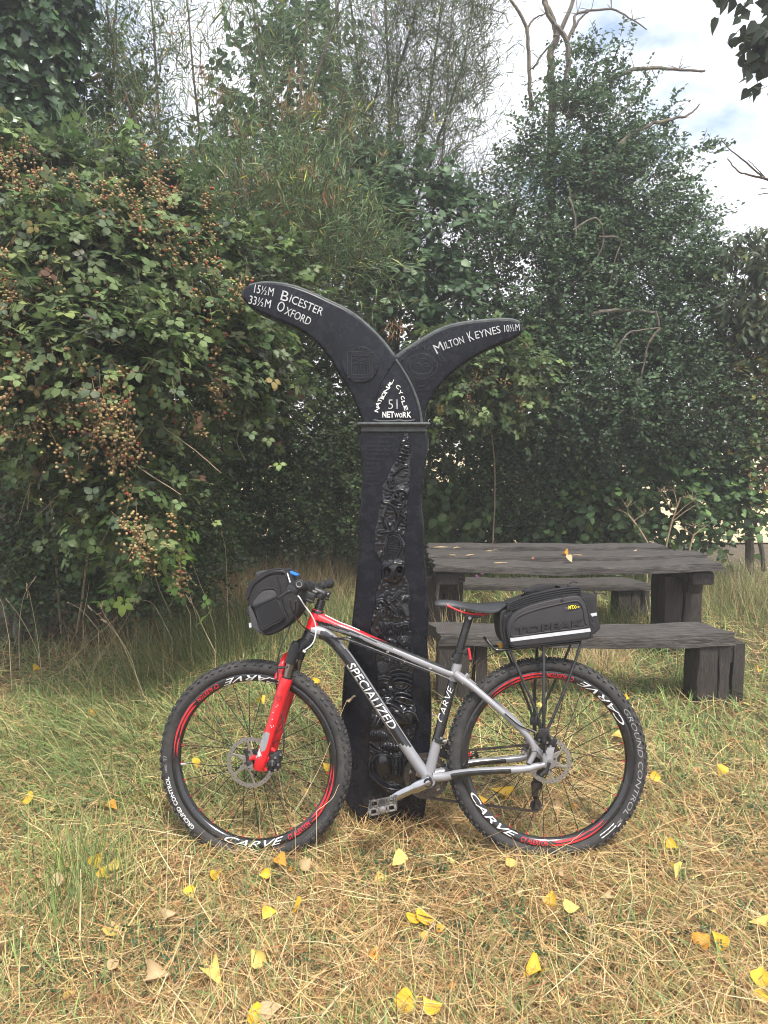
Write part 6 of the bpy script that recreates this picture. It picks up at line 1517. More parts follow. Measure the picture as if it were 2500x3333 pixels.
# low cover behind the table
for _lab, _lobs, _b in [('dense dark blackthorn at the back of the hedge, behind the signpost', [(1000, 1350, 9.2, 300, 330, .5, 900), (1250, 1250, 9.2, 260, 300, .5, 800), (1050, 1680, 9.0, 300, 190, .4, 600), (1420, 1480, 9.4, 260, 280, .5, 800), (1330, 1700, 9.2, 260, 150, .4, 500), (900, 1080, 9.2, 300, 170, .4, 420), (1350, 1080, 9.4, 260, 170, .4, 420)], (1150, 1790)),
                     ('dense dark blackthorn at the back of the hedge, behind the picnic table', [(1700, 1450, 9.6, 300, 280, .5, 900), (1980, 1480, 9.6, 280, 230, .5, 800), (1600, 1720, 9.6, 260, 90, .3, 420), (1900, 1720, 9.6, 280, 90, .3, 420), (2180, 1380, 9.7, 220, 190, .4, 420), (2420, 1300, 9.7, 140, 130, .4, 200)], (1900, 1790)),
                     ('dense dark blackthorn at the back of the hedge, behind the left brambles', [(150, 1350, 7.2, 330, 300, .5, 700), (520, 1300, 7.4, 330, 330, .5, 800), (760, 1550, 7.6, 260, 260, .5, 600), (300, 1700, 7.2, 360, 170, .4, 500), (300, 950, 7.3, 360, 260, .5, 600), (650, 950, 7.4, 300, 220, .4, 500)], (400, 1950))]:
    hawthorn('blackthorn_bush', _lab, at_z(*_b), _lobs, [(pl(_lobs[0][2] + .1, (_b[0], _b[1] + 20), (_b[0] + 40, _b[1] - 250), (_b[0] - 30, _b[1] - 550)), .05, .015), (pl(_lobs[0][2] + .1, (_b[0] + 260, _b[1] + 20), (_b[0] + 240, _b[1] - 250), (_b[0] + 300, _b[1] - 500)), .04, .012), (pl(_lobs[0][2] + .1, (_b[0] - 250, _b[1] + 20), (_b[0] - 240, _b[1] - 250), (_b[0] - 300, _b[1] - 500)), .04, .012)],
             _b[0] * .01, n_leaf=6, size=.078, L=.34, T=T_small, thr=-.45, cat='bush', cols=[(0.0683, 0.116, 0.0512, 4), (0.0939, 0.15, 0.0649, 3), (0.0547, 0.0939, 0.0427, 3)])
hawthorn('hazel_bush', 'leafy hazel bush with rounded mid green leaves behind the picnic table', at_z(2150, 1830), [
    (2130, 1600, 7.9, 290, 180, .5, 360), (2330, 1480, 8.0, 200, 170, .5, 230), (1900, 1640, 7.8, 200, 130, .45, 230), (2050, 1420, 7.9, 130, 120, .4, 100), (2350, 1650, 8.1, 110, 90, .3, 70)],
    [(pl(8.1, (2060, 1880), (2050, 1600), (2080, 1350)), .02, .006), (pl(8.1, (2150, 1880), (2220, 1600), (2330, 1400)), .022, .006), (pl(8.1, (2000, 1870), (1950, 1650), (1900, 1500)), .018, .005)], 7.0, n_leaf=7, size=.085, L=.36,
    cols=[(0.102, 0.179, 0.0769, 4), (0.137, 0.231, 0.0854, 3), (0.205, 0.325, 0.102, 1.4)], T=T_elm, cat='bush', stemname='stem')
hawthorn('hawthorn_bush', 'shaded hawthorn hedge bush between the signpost and the table, below bramble leaves', at_z(1560, 1830), [
    (1530, 1480, 7.7, 240, 260, .55, 1300), (1720, 1600, 7.9, 230, 180, .5, 1000), (1470, 1700, 7.9, 160, 110, .4, 450), (1850, 1720, 8.1, 260, 90, .4, 600)],
    [(pl(8.0, (1520, 1860), (1530, 1600), (1480, 1300)), .04, .012), (pl(8.0, (1640, 1860), (1650, 1600), (1720, 1350)), .04, .012)], 8.3, cat='bush')
def nettle(label, base, lobes, seed, size=.1, cols=None):
    p = Plant('nettle_clump', base, label, 'plant'); P, O = lobes_sample(lobes, thr=-.5, seed=seed)
    D = unit(UP + rng.normal(0, .3, O.shape)); pos, fr, sz = spray_leaves(P, D, 8, .34, size, O, face=.5, up=.4, along=.2)
    fr = frames(fr[..., 0] + np.array([0, 0, -.6]), fr[..., 2] + np.array([0, -.5, 0]))
    p.leaves(T_elm, pos, fr, sz, palette(len(pos), cols or [(.07, .115, .04, 4), (.10, .155, .05, 2), (.28, .27, .05, .15)])); p.twigs(P, D, .34, .003, .02)
    return p.finish(300)
nettle('drooping toothed nettle clump standing behind the back edge of the table', at_z(1990, 1830), [(1985, 1690, 7.3, 90, 90, .2, 22), (1900, 1740, 7.4, 120, 50, .2, 16), (2080, 1740, 7.4, 90, 50, .2, 12)], .9)
nettle('low leafy nettle clump beside the right flank of the signpost', at_z(1450, 1830), [(1440, 1690, 6.9, 90, 110, .25, 30), (1560, 1740, 7.2, 110, 50, .2, 18)], 1.9)

# right edge: shrub with browned leaves, elder above it, overhanging poplar
hawthorn('spindle_shrub', 'straggly shrub with browned and yellow leaves at the right edge behind the table', at_z(2440, 1850), [
    (2420, 1230, 7.6, 140, 150, .4, 330), (2450, 1060, 7.7, 110, 100, .4, 120), (2440, 1450, 7.8, 110, 130, .4, 150)],
    [(pl(7.9, (2440, 1870), (2430, 1500), (2400, 1200), (2420, 950)), .05, .012), (pl(7.9, (2490, 1860), (2440, 1650), (2330, 1500)), .03, .01)], 2.7, n_leaf=6, size=.07, L=.3,
    cols=[(0.256, 0.145, 0.0854, 3), (0.128, 0.188, 0.0683, 3), (0.171, 0.239, 0.0854, 3), (0.512, 0.461, 0.102, 0.8)], T=T_ovate, cat='bush')
p = Plant('elder_tree', at_z(2620, 1900), 'elder branches with drooping pale leaves against the sky at the right edge', 'tree')
P, O = lobes_sample([(2420, 950, 7.2, 130, 160, .4, 130), (2480, 830, 7.2, 90, 90, .3, 60), (2500, 1080, 7.3, 120, 90, .4, 70), (2330, 1130, 7.2, 60, 50, .2, 14)], thr=-.3, seed=1.1)
D = unit(np.array([-.6, 0, .1]) + rng.normal(0, .5, O.shape)); pos, fr, sz = spray_leaves(P, D, 6, .26, .105, O, face=.5, up=.6, droop=.4)
fr = frames(fr[..., 0] + np.array([0, 0, -.75]), fr[..., 2])
p.leaves(T_lance, pos, fr, sz, palette(len(pos), [(.06, .09, .045, 4), (.085, .12, .06, 3), (.2, .2, .06, .5)])); p.twigs(P, D, .26, .003)
p.wood([(pl(7.4, (2640, 1900), (2600, 1400), (2530, 1050), (2400, 900)), .06, .012), (pl(7.3, (2540, 1080), (2440, 1020), (2330, 1120)), .02, .005), (pl(7.3, (2580, 1250), (2480, 880), (2450, 760)), .02, .005)], name='branch')
p.finish(300)
p = Plant('poplar_tree', at_z(2900, 2100), 'poplar with heart shaped dark leaves overhanging the top right corner', 'tree')
Ps = []; Ds = []
for a, b, n in [((2700, -100), (2365, 0), 9), ((2640, 60), (2345, 90), 11), ((2640, 60), (2400, 150), 13), ((2640, 100), (2440, 190), 12), ((2660, 0), (2440, 60), 10), ((2700, 200), (2480, 270), 5), ((2700, 20), (2470, 120), 14), ((2660, 130), (2480, 100), 10), ((2700, -60), (2440, -30), 12), ((2700, 120), (2470, 210), 9)]:
    n = max(3, int(n * .62)); t = rng.uniform(.35, 1.0, n); A = np.array(at(*a, 5.0)); Bq = np.array(at(*b, 5.0))
    Ps.append(A + (Bq - A) * t[:, None] + rng.normal(0, .03, (n, 3))); Ds.append(unit((Bq - A)[None] + rng.normal(0, .35, (n, 3))))
P = np.concatenate(Ps); D = np.concatenate(Ds); pos, fr, sz = spray_leaves(P, D, 3, .14, .085, np.tile(np.array([0, -1.0, -.2]), (len(P), 1)), face=.9, up=.2, rnd=.5)
fr = frames(fr[..., 0] + np.array([0, 0, -.7]), fr[..., 2])
p.leaves(T_delt, pos, fr, sz, palette(len(pos), [(.035, .05, .028, 4), (.05, .07, .035, 2)])); p.twigs(P, D, .14, .003)
p.wood([(pl(5.4, (2900, 2150), (2880, 1200), (2820, 300), (2800, -500)), .17, .1), (pl(5.1, (2820, 300), (2700, 60), (2560, 70), (2440, 110)), .03, .006), (pl(5.1, (2820, 100), (2700, -60), (2500, -20), (2370, 0)), .025, .005)], name='branch')
p.finish(300)
p = Plant('bare_twig', at_z(2700, 2000), 'thin bare leafless branch reaching in from the right edge against cloud', 'branch')
p.wood([(pl(6.0, (2620, 610), (2500, 583), (2440, 570), (2400, 555), (2368, 515)), .012, .004), (pl(6.0, (2480, 575), (2430, 530), (2380, 490), (2347, 455)), .008, .003), (pl(6.0, (2490, 578), (2460, 545), (2434, 520)), .005, .002), (pl(6.0, (2600, 620), (2500, 628), (2464, 635)), .006, .003), (pl(6.0, (2620, 600), (2505, 615), (2470, 610)), .005, .002)], M_twig, name='twig')
p.wood([(pl(6.2, (2700, 2000), (2690, 1200), (2620, 605)), .05, .013)], M_bark, name='trunk')

# bramble thickets with fruit
M_berry = mat('bramble_fruit', (.2, .12, .05), .7, attr=True, spec=.25)
ico = []
_bm = bmesh.new(); bmesh.ops.create_icosphere(_bm, subdivisions=1, radius=1.0)
ICO_V = np.array([tuple(v.co) for v in _bm.verts]); ICO_F = np.array([[v.index for v in f.verts] for f in _bm.faces]); _bm.free()
_q = np.sin(ICO_V[:, 0] * 7 + .4) * np.sin(ICO_V[:, 1] * 7) * np.sin(ICO_V[:, 2] * 7 + .9)
ICO_V = ICO_V * (1 + .32 * _q[:, None]); ICO_C = .75 + .9 * np.clip(_q, -.4, .6)
def berry_mesh(n, ln):
    t = np.sort(rng.random(n)); wid = .014 + .020 * np.sin(t * PI)
    pos = np.stack([rng.normal(0, 1, n) * wid, rng.normal(0, 1, n) * wid, -t * ln], 1)
    cl = palette(n, [(.34, .235, .11, 5), (.40, .29, .14, 3), (.26, .16, .075, 3), (.36, .08, .045, .5), (.34, .29, .11, 1.5)], .18)
    fr = np.tile(np.eye(3), (n, 1, 1))
    V, F, C = scatter(ICO_V, ICO_F, pos, fr, rng.uniform(.0062, .0092, n), cl, ICO_C)
    st = np.stack([pos * 0 + np.stack([0 * t, 0 * t, -t * ln * .75 + .03], 1), pos], 1)      # little stalks
    d = st[:, 1] - st[:, 0]; ll = np.linalg.norm(d, axis=1)
    sv, sf = twig_strips(st[:, 0], unit(d), 1.0, .0011, 0)
    sv = sv.reshape(n, 9, 3); sv = st[:, None, 0] + (sv - st[:, None, 0]) * np.minimum(ll, .2)[:, None, None]
    mv, mf = twig_strips(np.array([[0, 0, .05]]), np.array([[0, 0, -1.0]]), ln + .05, .0018, 0)
    V2 = np.concatenate([V, sv.reshape(-1, 3), mv]); F2 = np.concatenate([F, sf + len(V), mf + len(V) + len(sv.reshape(-1, 3))])
    C2 = np.concatenate([C, np.tile(np.array([.22, .15, .07]), (n * 9 + 9, 1))])
    me = np_mesh('berry_cluster', V2, F2, C2, True); me.materials.append(M_berry); return me
BERRY = [berry_mesh(int(n), l) for n, l in [(22, .12), (30, .15), (26, .18), (16, .1), (36, .2), (20, .16), (12, .08)]]
def bramble(label, base, lobes, berries, canes, seed, size=.088, pick=300, cols=G_bram, thr=-.15, berry_scale=1.0):
    p = Plant('bramble', base, label, 'bramble', 'brambles in the hedge')
    P, O = lobes_sample(lobes, thr=thr, f=.8, seed=seed, back=.4, shell=.45)
    D = dirs(O, .3, .5)
    pos, fr, sz = spray_leaves(P, D, 5, .3, size, O, face=.7, up=.9, rnd=.3, along=.35, droop=.35)
    k = rng.random(len(pos)) < .4
    c = palette(len(pos), cols, .28)
    p.leaves(T_bramble, pos[~k], fr[~k], sz[~k], c[~k]); p.leaves(T_bramble5, pos[k], fr[k], sz[k], c[k]); p.twigs(P, D, .32, .0028, .35)
    p.wood(canes, M_paletwig, name='cane', n=5)
    inv = p.root.matrix_basis.inverted()
    for (x, y, Y, n, sx, sy) in berries:
        for q in range(int(n * 1.15 + .5)):
            o = bpy.data.objects.new('berry_cluster', random.choice(BERRY)); col.objects.link(o); o.parent = p.root; o.matrix_parent_inverse = inv
            pt = at(x + random.gauss(0, sx * 1.25), y + random.gauss(0, sy * 1.25), Y - .13 + random.gauss(0, .07))
            o.matrix_basis = Matrix.Translation(pt) @ Matrix.Rotation(random.uniform(0, 6.28), 4, 'Z') @ Matrix.Rotation(random.gauss(0, .5), 4, 'X') @ Matrix.Scale(random.uniform(.8, 1.25) * berry_scale, 4)
    return p.finish(pick, m=M_leaf)
bramble('tall bramble mound with many brown unripe berries, left of the signpost', at_z(250, 2060), [
    (60, 620, 4.6, 220, 110, .35, 200), (330, 640, 4.7, 240, 100, .35, 200), (140, 860, 4.0, 260, 120, .35, 270), (430, 900, 4.2, 280, 150, .4, 380), (100, 1130, 3.8, 260, 130, .35, 300), (400, 1170, 3.9, 280, 140, .4, 380),
    (640, 1000, 4.4, 240, 180, .4, 340), (690, 1230, 4.5, 200, 150, .35, 230), (-60, 950, 4.0, 160, 260, .3, 120), (420, 1580, 3.9, 110, 120, .2, 100), (330, 1350, 3.9, 220, 130, .3, 170), (520, 760, 4.6, 200, 110, .35, 170), (110, 1330, 3.9, 200, 90, .3, 100), (780, 900, 4.8, 180, 130, .3, 110)],
    [(90, 560, 4.1, 9, 45, 35), (380, 650, 4.1, 6, 60, 40), (560, 690, 4.15, 5, 50, 40), (60, 650, 4.0, 5, 40, 30), (700, 900, 4.05, 4, 50, 40), (200, 660, 4.05, 7, 60, 30), (300, 700, 4.0, 9, 60, 25), (430, 760, 3.95, 9, 60, 25), (460, 560, 4.4, 5, 40, 40), (150, 690, 4.0, 3, 20, 20), (600, 760, 4.2, 4, 30, 20), (30, 960, 3.6, 5, 25, 50), (130, 930, 3.7, 4, 20, 50), (330, 940, 3.8, 4, 20, 40),
     (590, 960, 4.0, 4, 30, 30), (200, 950, 3.7, 2, 20, 30), (330, 1260, 3.55, 9, 45, 45), (220, 1160, 3.55, 6, 40, 60), (150, 1380, 3.55, 6, 25, 50), (300, 1370, 3.6, 4, 25, 40), (70, 1160, 3.5, 3, 20, 40), (60, 1390, 3.6, 3, 20, 20), (430, 1440, 3.6, 4, 20, 30), (640, 1260, 4.0, 5, 40, 40), (410, 1650, 3.6, 3, 20, 20), (510, 1690, 3.7, 2, 15, 15), (460, 1750, 3.6, 3, 15, 25), (700, 1060, 4.0, 4, 40, 40), (520, 1060, 4.0, 3, 40, 40), (620, 1290, 4.0, 3, 30, 30), (250, 560, 4.4, 3, 60, 20), (670, 640, 4.5, 3, 40, 30), (20, 480, 4.3, 2, 20, 20), (510, 620, 4.3, 2, 40, 20), (800, 1020, 4.6, 3, 40, 30)],
    [(pl3((250, 1130, 3.9), (330, 1080, 3.8), (420, 990, 3.8), (560, 960, 4.0)), .004, .002), (pl3((430, 1290, 4.0), (520, 1380, 3.8), (640, 1470, 3.7), (720, 1540, 3.7)), .004, .002), (pl3((400, 1480, 3.8), (480, 1540, 3.6), (590, 1610, 3.6)), .004, .002),
     (pl3((770, 1230, 4.4), (800, 1330, 4.3), (770, 1430, 4.3), (800, 1500, 4.3)), .0045, .002), (pl3((700, 1360, 4.2), (660, 1400, 4.2), (720, 1470, 4.1)), .003, .002), (pl3((80, 1480, 3.8), (95, 1560, 3.7), (90, 1660, 3.7)), .003, .0015), (pl3((300, 1480, 3.8), (200, 1600, 3.8), (120, 1680, 3.8)), .004, .002),
     (pl3((130, 1520, 3.8), (90, 1600, 3.8), (60, 1700, 3.8)), .003, .0015), (pl3((560, 1100, 4.2), (620, 1200, 4.1), (650, 1310, 4.0)), .004, .002), (pl3((250, 2060, 5.2), (300, 1700, 4.8), (340, 1300, 4.3), (300, 900, 4.3)), .009, .005), (pl3((330, 2060, 5.3), (420, 1700, 4.9), (560, 1300, 4.5), (640, 1000, 4.6)), .009, .005), (pl3((200, 2060, 5.3), (160, 1600, 4.8), (90, 1200, 4.2), (60, 800, 4.3)), .009, .005)], .2)
bramble('pale green bramble spray with a yellow leaf, below the shorter right arm of the signpost', at_z(1600, 1840), [
    (1580, 1170, 6.4, 130, 70, .3, 110), (1500, 1280, 6.4, 100, 80, .3, 75), (1650, 1240, 6.5, 110, 70, .3, 75), (1460, 1180, 6.4, 80, 80, .25, 45)],
    [(1630, 1270, 6.1, 3, 30, 25), (1510, 1240, 6.1, 2, 20, 20), (1560, 1200, 6.1, 2, 40, 20)],
    [(pl3((1600, 1840, 7.0), (1610, 1500, 6.8), (1560, 1200, 6.6)), .007, .004), (pl3((1510, 1250, 6.2), (1520, 1320, 6.1), (1530, 1370, 6.1)), .004, .002)], 3.3, size=.10, thr=-.5)
bramble('bramble sprig with fresh green leaves and reddish berries hanging over the left grass', at_z(560, 2010), [(545, 1790, 4.3, 60, 60, .15, 16), (430, 1820, 4.5, 60, 40, .15, 9), (380, 1740, 4.4, 40, 60, .12, 8)],
    [(590, 1820, 4.1, 3, 15, 18), (510, 1770, 4.1, 1, 10, 10), (465, 1740, 4.1, 2, 10, 18)], [(pl3((560, 2010, 5.0), (500, 1850, 4.6), (560, 1740, 4.3)), .004, .002)], 5.0, size=.11, thr=-.9, cols=[(0.188, 0.325, 0.0854, 3), (0.137, 0.239, 0.0683, 2), (0.342, 0.444, 0.102, 1)])
# ---------------------------------------------------------------- grass: cut hay lying over green growth
def strands(n, P, az, tilt, bend, ln, wd, colr, seg=3, wig=.25, twist=1.0):
    t = np.linspace(0, 1, seg + 1)
    th = tilt[:, None] + bend[:, None] * t[None]                 # angle from the vertical
    st = ln[:, None] / seg
    a = az[:, None] + wig * rng.normal(0, 1, (n, 1)) * (t ** 2)[None] + wig * .5 * rng.normal(0, 1, (n, seg + 1)).cumsum(1) * .4
    dx = np.sin(th) * np.cos(a) * st; dy = np.sin(th) * np.sin(a) * st; dz = np.cos(th) * st
    c = np.zeros((n, seg + 1, 3)); c[:, 1:, 0] = dx[:, :-1].cumsum(1); c[:, 1:, 1] = dy[:, :-1].cumsum(1); c[:, 1:, 2] = dz[:, :-1].cumsum(1)
    c += P[:, None]
    c[..., 2] = np.where(c[..., 2] < .004, .004 + .3 * rng.random((n, 1)) * .03, c[..., 2])
    s = np.stack([-np.sin(a), np.cos(a), rng.normal(0, .55, (n, 1)) * np.ones_like(a) * twist], -1); s = unit(s)
    w = (wd[:, None] * (1 - t[None] ** 2 * .85) * .5)[..., None]
    V = np.stack([c - s * w, c + s * w], 2).reshape(n, -1, 3); K = 2 * (seg + 1)
    f = []
    for i in range(seg): f += [(2 * i, 2 * i + 1, 2 * i + 3, 2 * i + 2)]
    F = (np.array(f)[None] + (np.arange(n) * K)[:, None, None]).reshape(-1, 4)
    C = np.repeat(colr[:, None], K, 1)
    return V.reshape(-1, 3), F, C.reshape(-1, 3)
class Heap:
    def __init__(s): s.V = []; s.F = []; s.C = []; s.n = 0
    def add(s, V, F, C): s.V.append(V); s.F.append(F + s.n); s.C.append(C); s.n += len(V)
    def obj(s, name, m, **k):
        return tag(link(name, np_mesh(name, np.concatenate(s.V), np.concatenate(s.F), np.concatenate(s.C)), m), **k)
STRAW = [(.55, .375, .165, 5), (.64, .48, .25, 2.4), (.43, .27, .115, 3), (.20, .115, .05, 3), (.30, .14, .06, 1.3), (.31, .265, .11, 1.4)]
GREEN = [(.14, .215, .06, 4), (.19, .26, .08, 4), (.10, .165, .055, 3), (.26, .31, .11, 2), (.36, .35, .15, 1)]
def ground_pts(n, y0, y1, pw=1.35):
    u = rng.random(n); a = 1 - pw
    y = (y0 ** a + u * (y1 ** a - y0 ** a)) ** (1 / a)
    x = rng.uniform(-1, 1, n) * (.60 * y + .25)
    return np.stack([x, y, np.zeros(n)], 1)
def dryness(P):                          # 0 green .. 1 hay, from where the photo shows each
    x, y = P[:, 0], P[:, 1]
    n = clump(np.stack([x, y * .8, x * .3 + y * .2], 1), .42, 4.0) + .55 * clump(np.stack([x, y, y * .5], 1), 1.1, 1.0)
    d = .80 - .40 * np.clip((y - 2.35) / 1.1, 0, 1)
    d -= .30 * np.exp(-((x + 1.25) / .55) ** 2 - ((y - 3.15) / .8) ** 2)             # green flush left of the front wheel
    d -= .25 * np.exp(-((x + .55) / .4) ** 2 - ((y - 3.5) / .5) ** 2)
    d -= .16 * np.exp(-((x + 1.0) / .45) ** 2 - ((y - 2.05) / .35) ** 2)
    d += .22 * np.exp(-((x - .1) / .55) ** 2 - ((y - 2.55) / .3) ** 2)
    d += .15 * np.exp(-((x + 1.6) / .7) ** 2 - ((y - 5.0) / .7) ** 2)
    d -= .12 * np.clip((y - 5) / 2, 0, 1)
    d -= .22 * np.exp(-((x - 1.7) / .6) ** 2 - ((y - 3.9) / .9) ** 2)
    return np.clip(d + .34 * n, .02, .98)
def hole(P):                             # bare shade under the left hedge
    return (P[:, 0] < -1.55 + .35 * np.sin(P[:, 1] * 3)) & (P[:, 1] > 5.25)
H = Heap()
# short lying hay
n = 112000; P = ground_pts(n, 1.55, 8.6); P = P[~hole(P)]; d = dryness(P); P = P[rng.random(len(P)) < .25 + .85 * d]; n = len(P); far = P[:, 1]
P[:, 2] = rng.uniform(.0, .028, n) * (1 + .25 * np.clip(far - 2.6, 0, 3))
H.add(*strands(n, P, rng.uniform(0, 2 * PI, n), rng.normal(1.40, .17, n), rng.normal(.22, .25, n), rng.uniform(.05, .21, n) * (1 + .05 * far), rng.uniform(.0013, .0032, n) * (.8 + .14 * far), palette(n, STRAW, .36), wig=.55))
# fine chaff
n = 42000; P = ground_pts(n, 1.55, 4.6); P = P[rng.random(len(P)) < .3 + .8 * dryness(P)]; n = len(P); P[:, 2] = rng.uniform(.004, .04, n)
H.add(*strands(n, P, rng.uniform(0, 2 * PI, n), rng.normal(1.45, .25, n), rng.normal(.1, .4, n), rng.uniform(.015, .06, n), rng.uniform(.0012, .0034, n), palette(n, STRAW, .4), seg=2, wig=.6))
# green blades
n = 68000; P = ground_pts(n, 1.55, 9.2); P = P[~hole(P)]; d = dryness(P); P = P[rng.random(len(P)) > .85 * d]; n = len(P); far = P[:, 1]
lean = 2.4 + 1.2 * clump(np.stack([P[:, 0], P[:, 1], P[:, 0] * 0], 1), .35, 2.0)
H.add(*strands(n, P, lean + rng.normal(0, 1.0, n), np.abs(rng.normal(.75, .3, n)), rng.uniform(.3, 1.2, n), rng.uniform(.045, .125, n) * (1 + .3 * np.clip(far - 2.6, 0, 3)), rng.uniform(.0028, .0058, n) * (.8 + .12 * far), palette(n, GREEN, .3), wig=.4))
# longer loose stems over the top, bleached
n = 6000; P = ground_pts(n, 1.6, 7.5); P = P[~hole(P)]; d = dryness(P); P = P[rng.random(len(P)) < .3 + .7 * d]; n = len(P); P[:, 2] = rng.uniform(.01, .04, n); far = P[:, 1]
H.add(*strands(n, P, rng.uniform(0, 2 * PI, n), rng.normal(1.42, .13, n), rng.normal(.2, .2, n), rng.uniform(.12, .32, n), rng.uniform(.0016, .0030, n) * (.8 + .12 * far), palette(n, [(.62, .50, .29, 4), (.52, .39, .20, 3), (.42, .34, .15, 1)], .18), seg=4, wig=.6))
# taller tufts: left bank before the hedge, along the middle hedge foot, round the bench ends
def tuft_band(pts, n, ln, cols, sd=.18, tilt=.3, bend=.8, wd=.003, az=None):
    q = np.array(pts); i = rng.integers(0, len(q), n); P = np.stack([q[i, 0] + rng.normal(0, sd, n), q[i, 1] + rng.normal(0, sd, n), np.zeros(n)], 1)
    a = rng.uniform(0, 2 * PI, n) if az is None else az + rng.normal(0, .6, n)
    H.add(*strands(n, P, a, np.abs(rng.normal(tilt, .22, n)), rng.uniform(.2, 1.0, n) * bend, ln * rng.uniform(.5, 1.2, n), wd * rng.uniform(.7, 1.3, n), palette(n, cols, .2), seg=4))
def gp(*pp): return [tuple(at_z(x, y))[:2] for x, y in pp]
tuft_band(gp((560, 2200), (640, 2170), (700, 2150), (480, 2260), (750, 2080), (820, 2060), (640, 2100)), 2600, .42, [(.12, .17, .06, 4), (.17, .21, .08, 3), (.40, .34, .16, 2)], .22, az=-2.2)
tuft_band(gp((330, 2120), (420, 2080), (500, 2060), (600, 2020), (700, 1990), (430, 2180)), 1100, .36, [(.55, .42, .23, 4), (.40, .28, .15, 3), (.16, .18, .07, 2)], .24, tilt=.55)
tuft_band(gp((760, 1960), (850, 1950), (950, 1930), (1030, 1910), (1100, 1900), (900, 2000), (1000, 1990)), 2200, .5, [(.44, .33, .18, 4), (.30, .21, .11, 3), (.14, .16, .06, 3)], .22, tilt=.35)
tuft_band(gp((760, 2120), (850, 2110), (950, 2100), (1050, 2060), (1090, 2020)), 2000, .36, [(.12, .17, .06, 4), (.18, .22, .09, 3), (.45, .36, .17, 2)], .2)
tuft_band(gp((2250, 2240), (2310, 2255), (2380, 2250), (2330, 2230), (2270, 2265)), 420, .26, GREEN, .06)
tuft_band(gp((2400, 2020), (2450, 1980), (2490, 2040), (2420, 1940), (2350, 1960)), 1500, .42, [(.13, .18, .06, 4), (.42, .34, .17, 3), (.30, .19, .10, 1)], .25)
tuft_band(gp((1480, 1900), (1600, 1910), (1750, 1905), (1900, 1905), (2050, 1910), (2200, 1900)), 3200, .34, [(.12, .17, .06, 4), (.16, .21, .08, 3), (.36, .32, .15, 1.5)], .3)
tuft_band(gp((1450, 2020), (1600, 2030), (1800, 2040), (2000, 2040), (1900, 2100), (2100, 2090)), 2200, .28, [(.12, .17, .05, 4), (.17, .21, .08, 3), (.42, .35, .16, 2)], .22)
tuft_band(gp((1440, 2180), (1480, 2230), (1460, 2280), (1420, 2140), (1500, 2200)), 260, .5, [(.62, .50, .28, 4), (.50, .38, .2, 2)], .1, tilt=.3)
tuft_band(gp((1990, 2160), (2010, 2180), (1960, 2190), (1900, 2190)), 420, .28, [(.55, .43, .24, 4), (.44, .33, .18, 2)], .08, tilt=.5)
tuft_band(gp((1150, 2705), (1250, 2715), (1340, 2715), (1400, 2690)), 420, .16, STRAW, .06, tilt=.9)
tuft_band(gp((60, 2320), (180, 2380), (300, 2420), (420, 2460), (480, 2380), (330, 2330), (120, 2460), (450, 2560), (330, 2540), (520, 2320)), 2600, .24, [(.15, .21, .07, 4), (.21, .27, .09, 4), (.48, .38, .19, 3)], .24, tilt=.6, az=-2.4, bend=1.5, wd=.0042)
tuft_band(gp((480, 1990), (600, 1970), (720, 1950), (850, 1960), (980, 1950), (1080, 1940), (560, 2040), (800, 2010)), 2400, .55, [(.56, .43, .24, 4), (.44, .30, .16, 3), (.28, .18, .10, 2), (.22, .24, .09, 2)], .24, tilt=.5, bend=1.0)
tuft_band(gp((700, 2800), (800, 2815), (900, 2815), (1000, 2800), (1640, 2810), (1760, 2815), (1880, 2812)), 500, .09, STRAW, .05, tilt=1.1)
tuft_band(gp((240, 2950), (270, 2900), (290, 3000), (330, 2880)), 260, .3, GREEN, .09, tilt=.2)
H.obj('grass', M_grass, label='dry cut hay and green grass covering the clearing', cat='grass', kind='stuff')
# clover and other small leaves low in the sward
n = 1500; c = rng.integers(0, 60, n)
cp = np.array([tuple(at_z(x, y)) for x, y in [(480, 3030), (600, 3100), (560, 3180), (1250, 2900), (930, 2870), (1500, 3040), (1630, 3010), (2430, 2780), (2350, 2700), (2480, 2650), (2250, 2600), (2440, 3020), (1950, 3100), (1800, 3160), (1330, 2830), (1480, 2820), (150, 3210), (330, 3170), (2150, 3050), (1010, 3130)]])
i = rng.integers(0, len(cp), n); P = cp[i] + rng.normal(0, .075, (n, 3)); P[:, 2] = rng.uniform(.015, .055, n)
T_clover = join(leaflet(.4, ln=.5, org=(.1, 0)), leaflet(.4, ln=.5, org=(-.02, .1), ang=2.1), leaflet(.4, ln=.5, org=(-.02, -.1), ang=-2.1))
k = rng.random(n) < .55
V, F, C = scatter(*T_clover, P, frames(rng.normal(0, 1, (n, 3)) * np.array([1, 1, .2]), UP + rng.normal(0, .35, (n, 3))), rng.uniform(.014, .03, n), palette(n, [(.045, .105, .04, 3), (.07, .14, .05, 2), (.03, .075, .035, 2)]))
tag(link('clover', np_mesh('clover', V, F, C), M_leaf), 'low dark green clover scattered in the hay', 'clover', kind='stuff')
# leaf litter in the shade under the left hedge
n = 2500; P = np.stack([rng.uniform(-4, -1.2, n), rng.uniform(5.1, 7.0, n), rng.uniform(.0, .03, n)], 1)
V, F, C = scatter(*T_ovate, P, frames(rng.normal(0, 1, (n, 3)) * np.array([1, 1, .2]), UP + rng.normal(0, .4, (n, 3))), rng.uniform(.03, .07, n), palette(n, [(.12, .07, .035, 3), (.2, .13, .06, 2), (.07, .1, .04, 2)]))
tag(link('leaf_litter', np_mesh('leaf_litter', V, F, C), M_leaf), 'brown dead leaves on the bare soil under the hedge', 'leaf litter', kind='stuff')

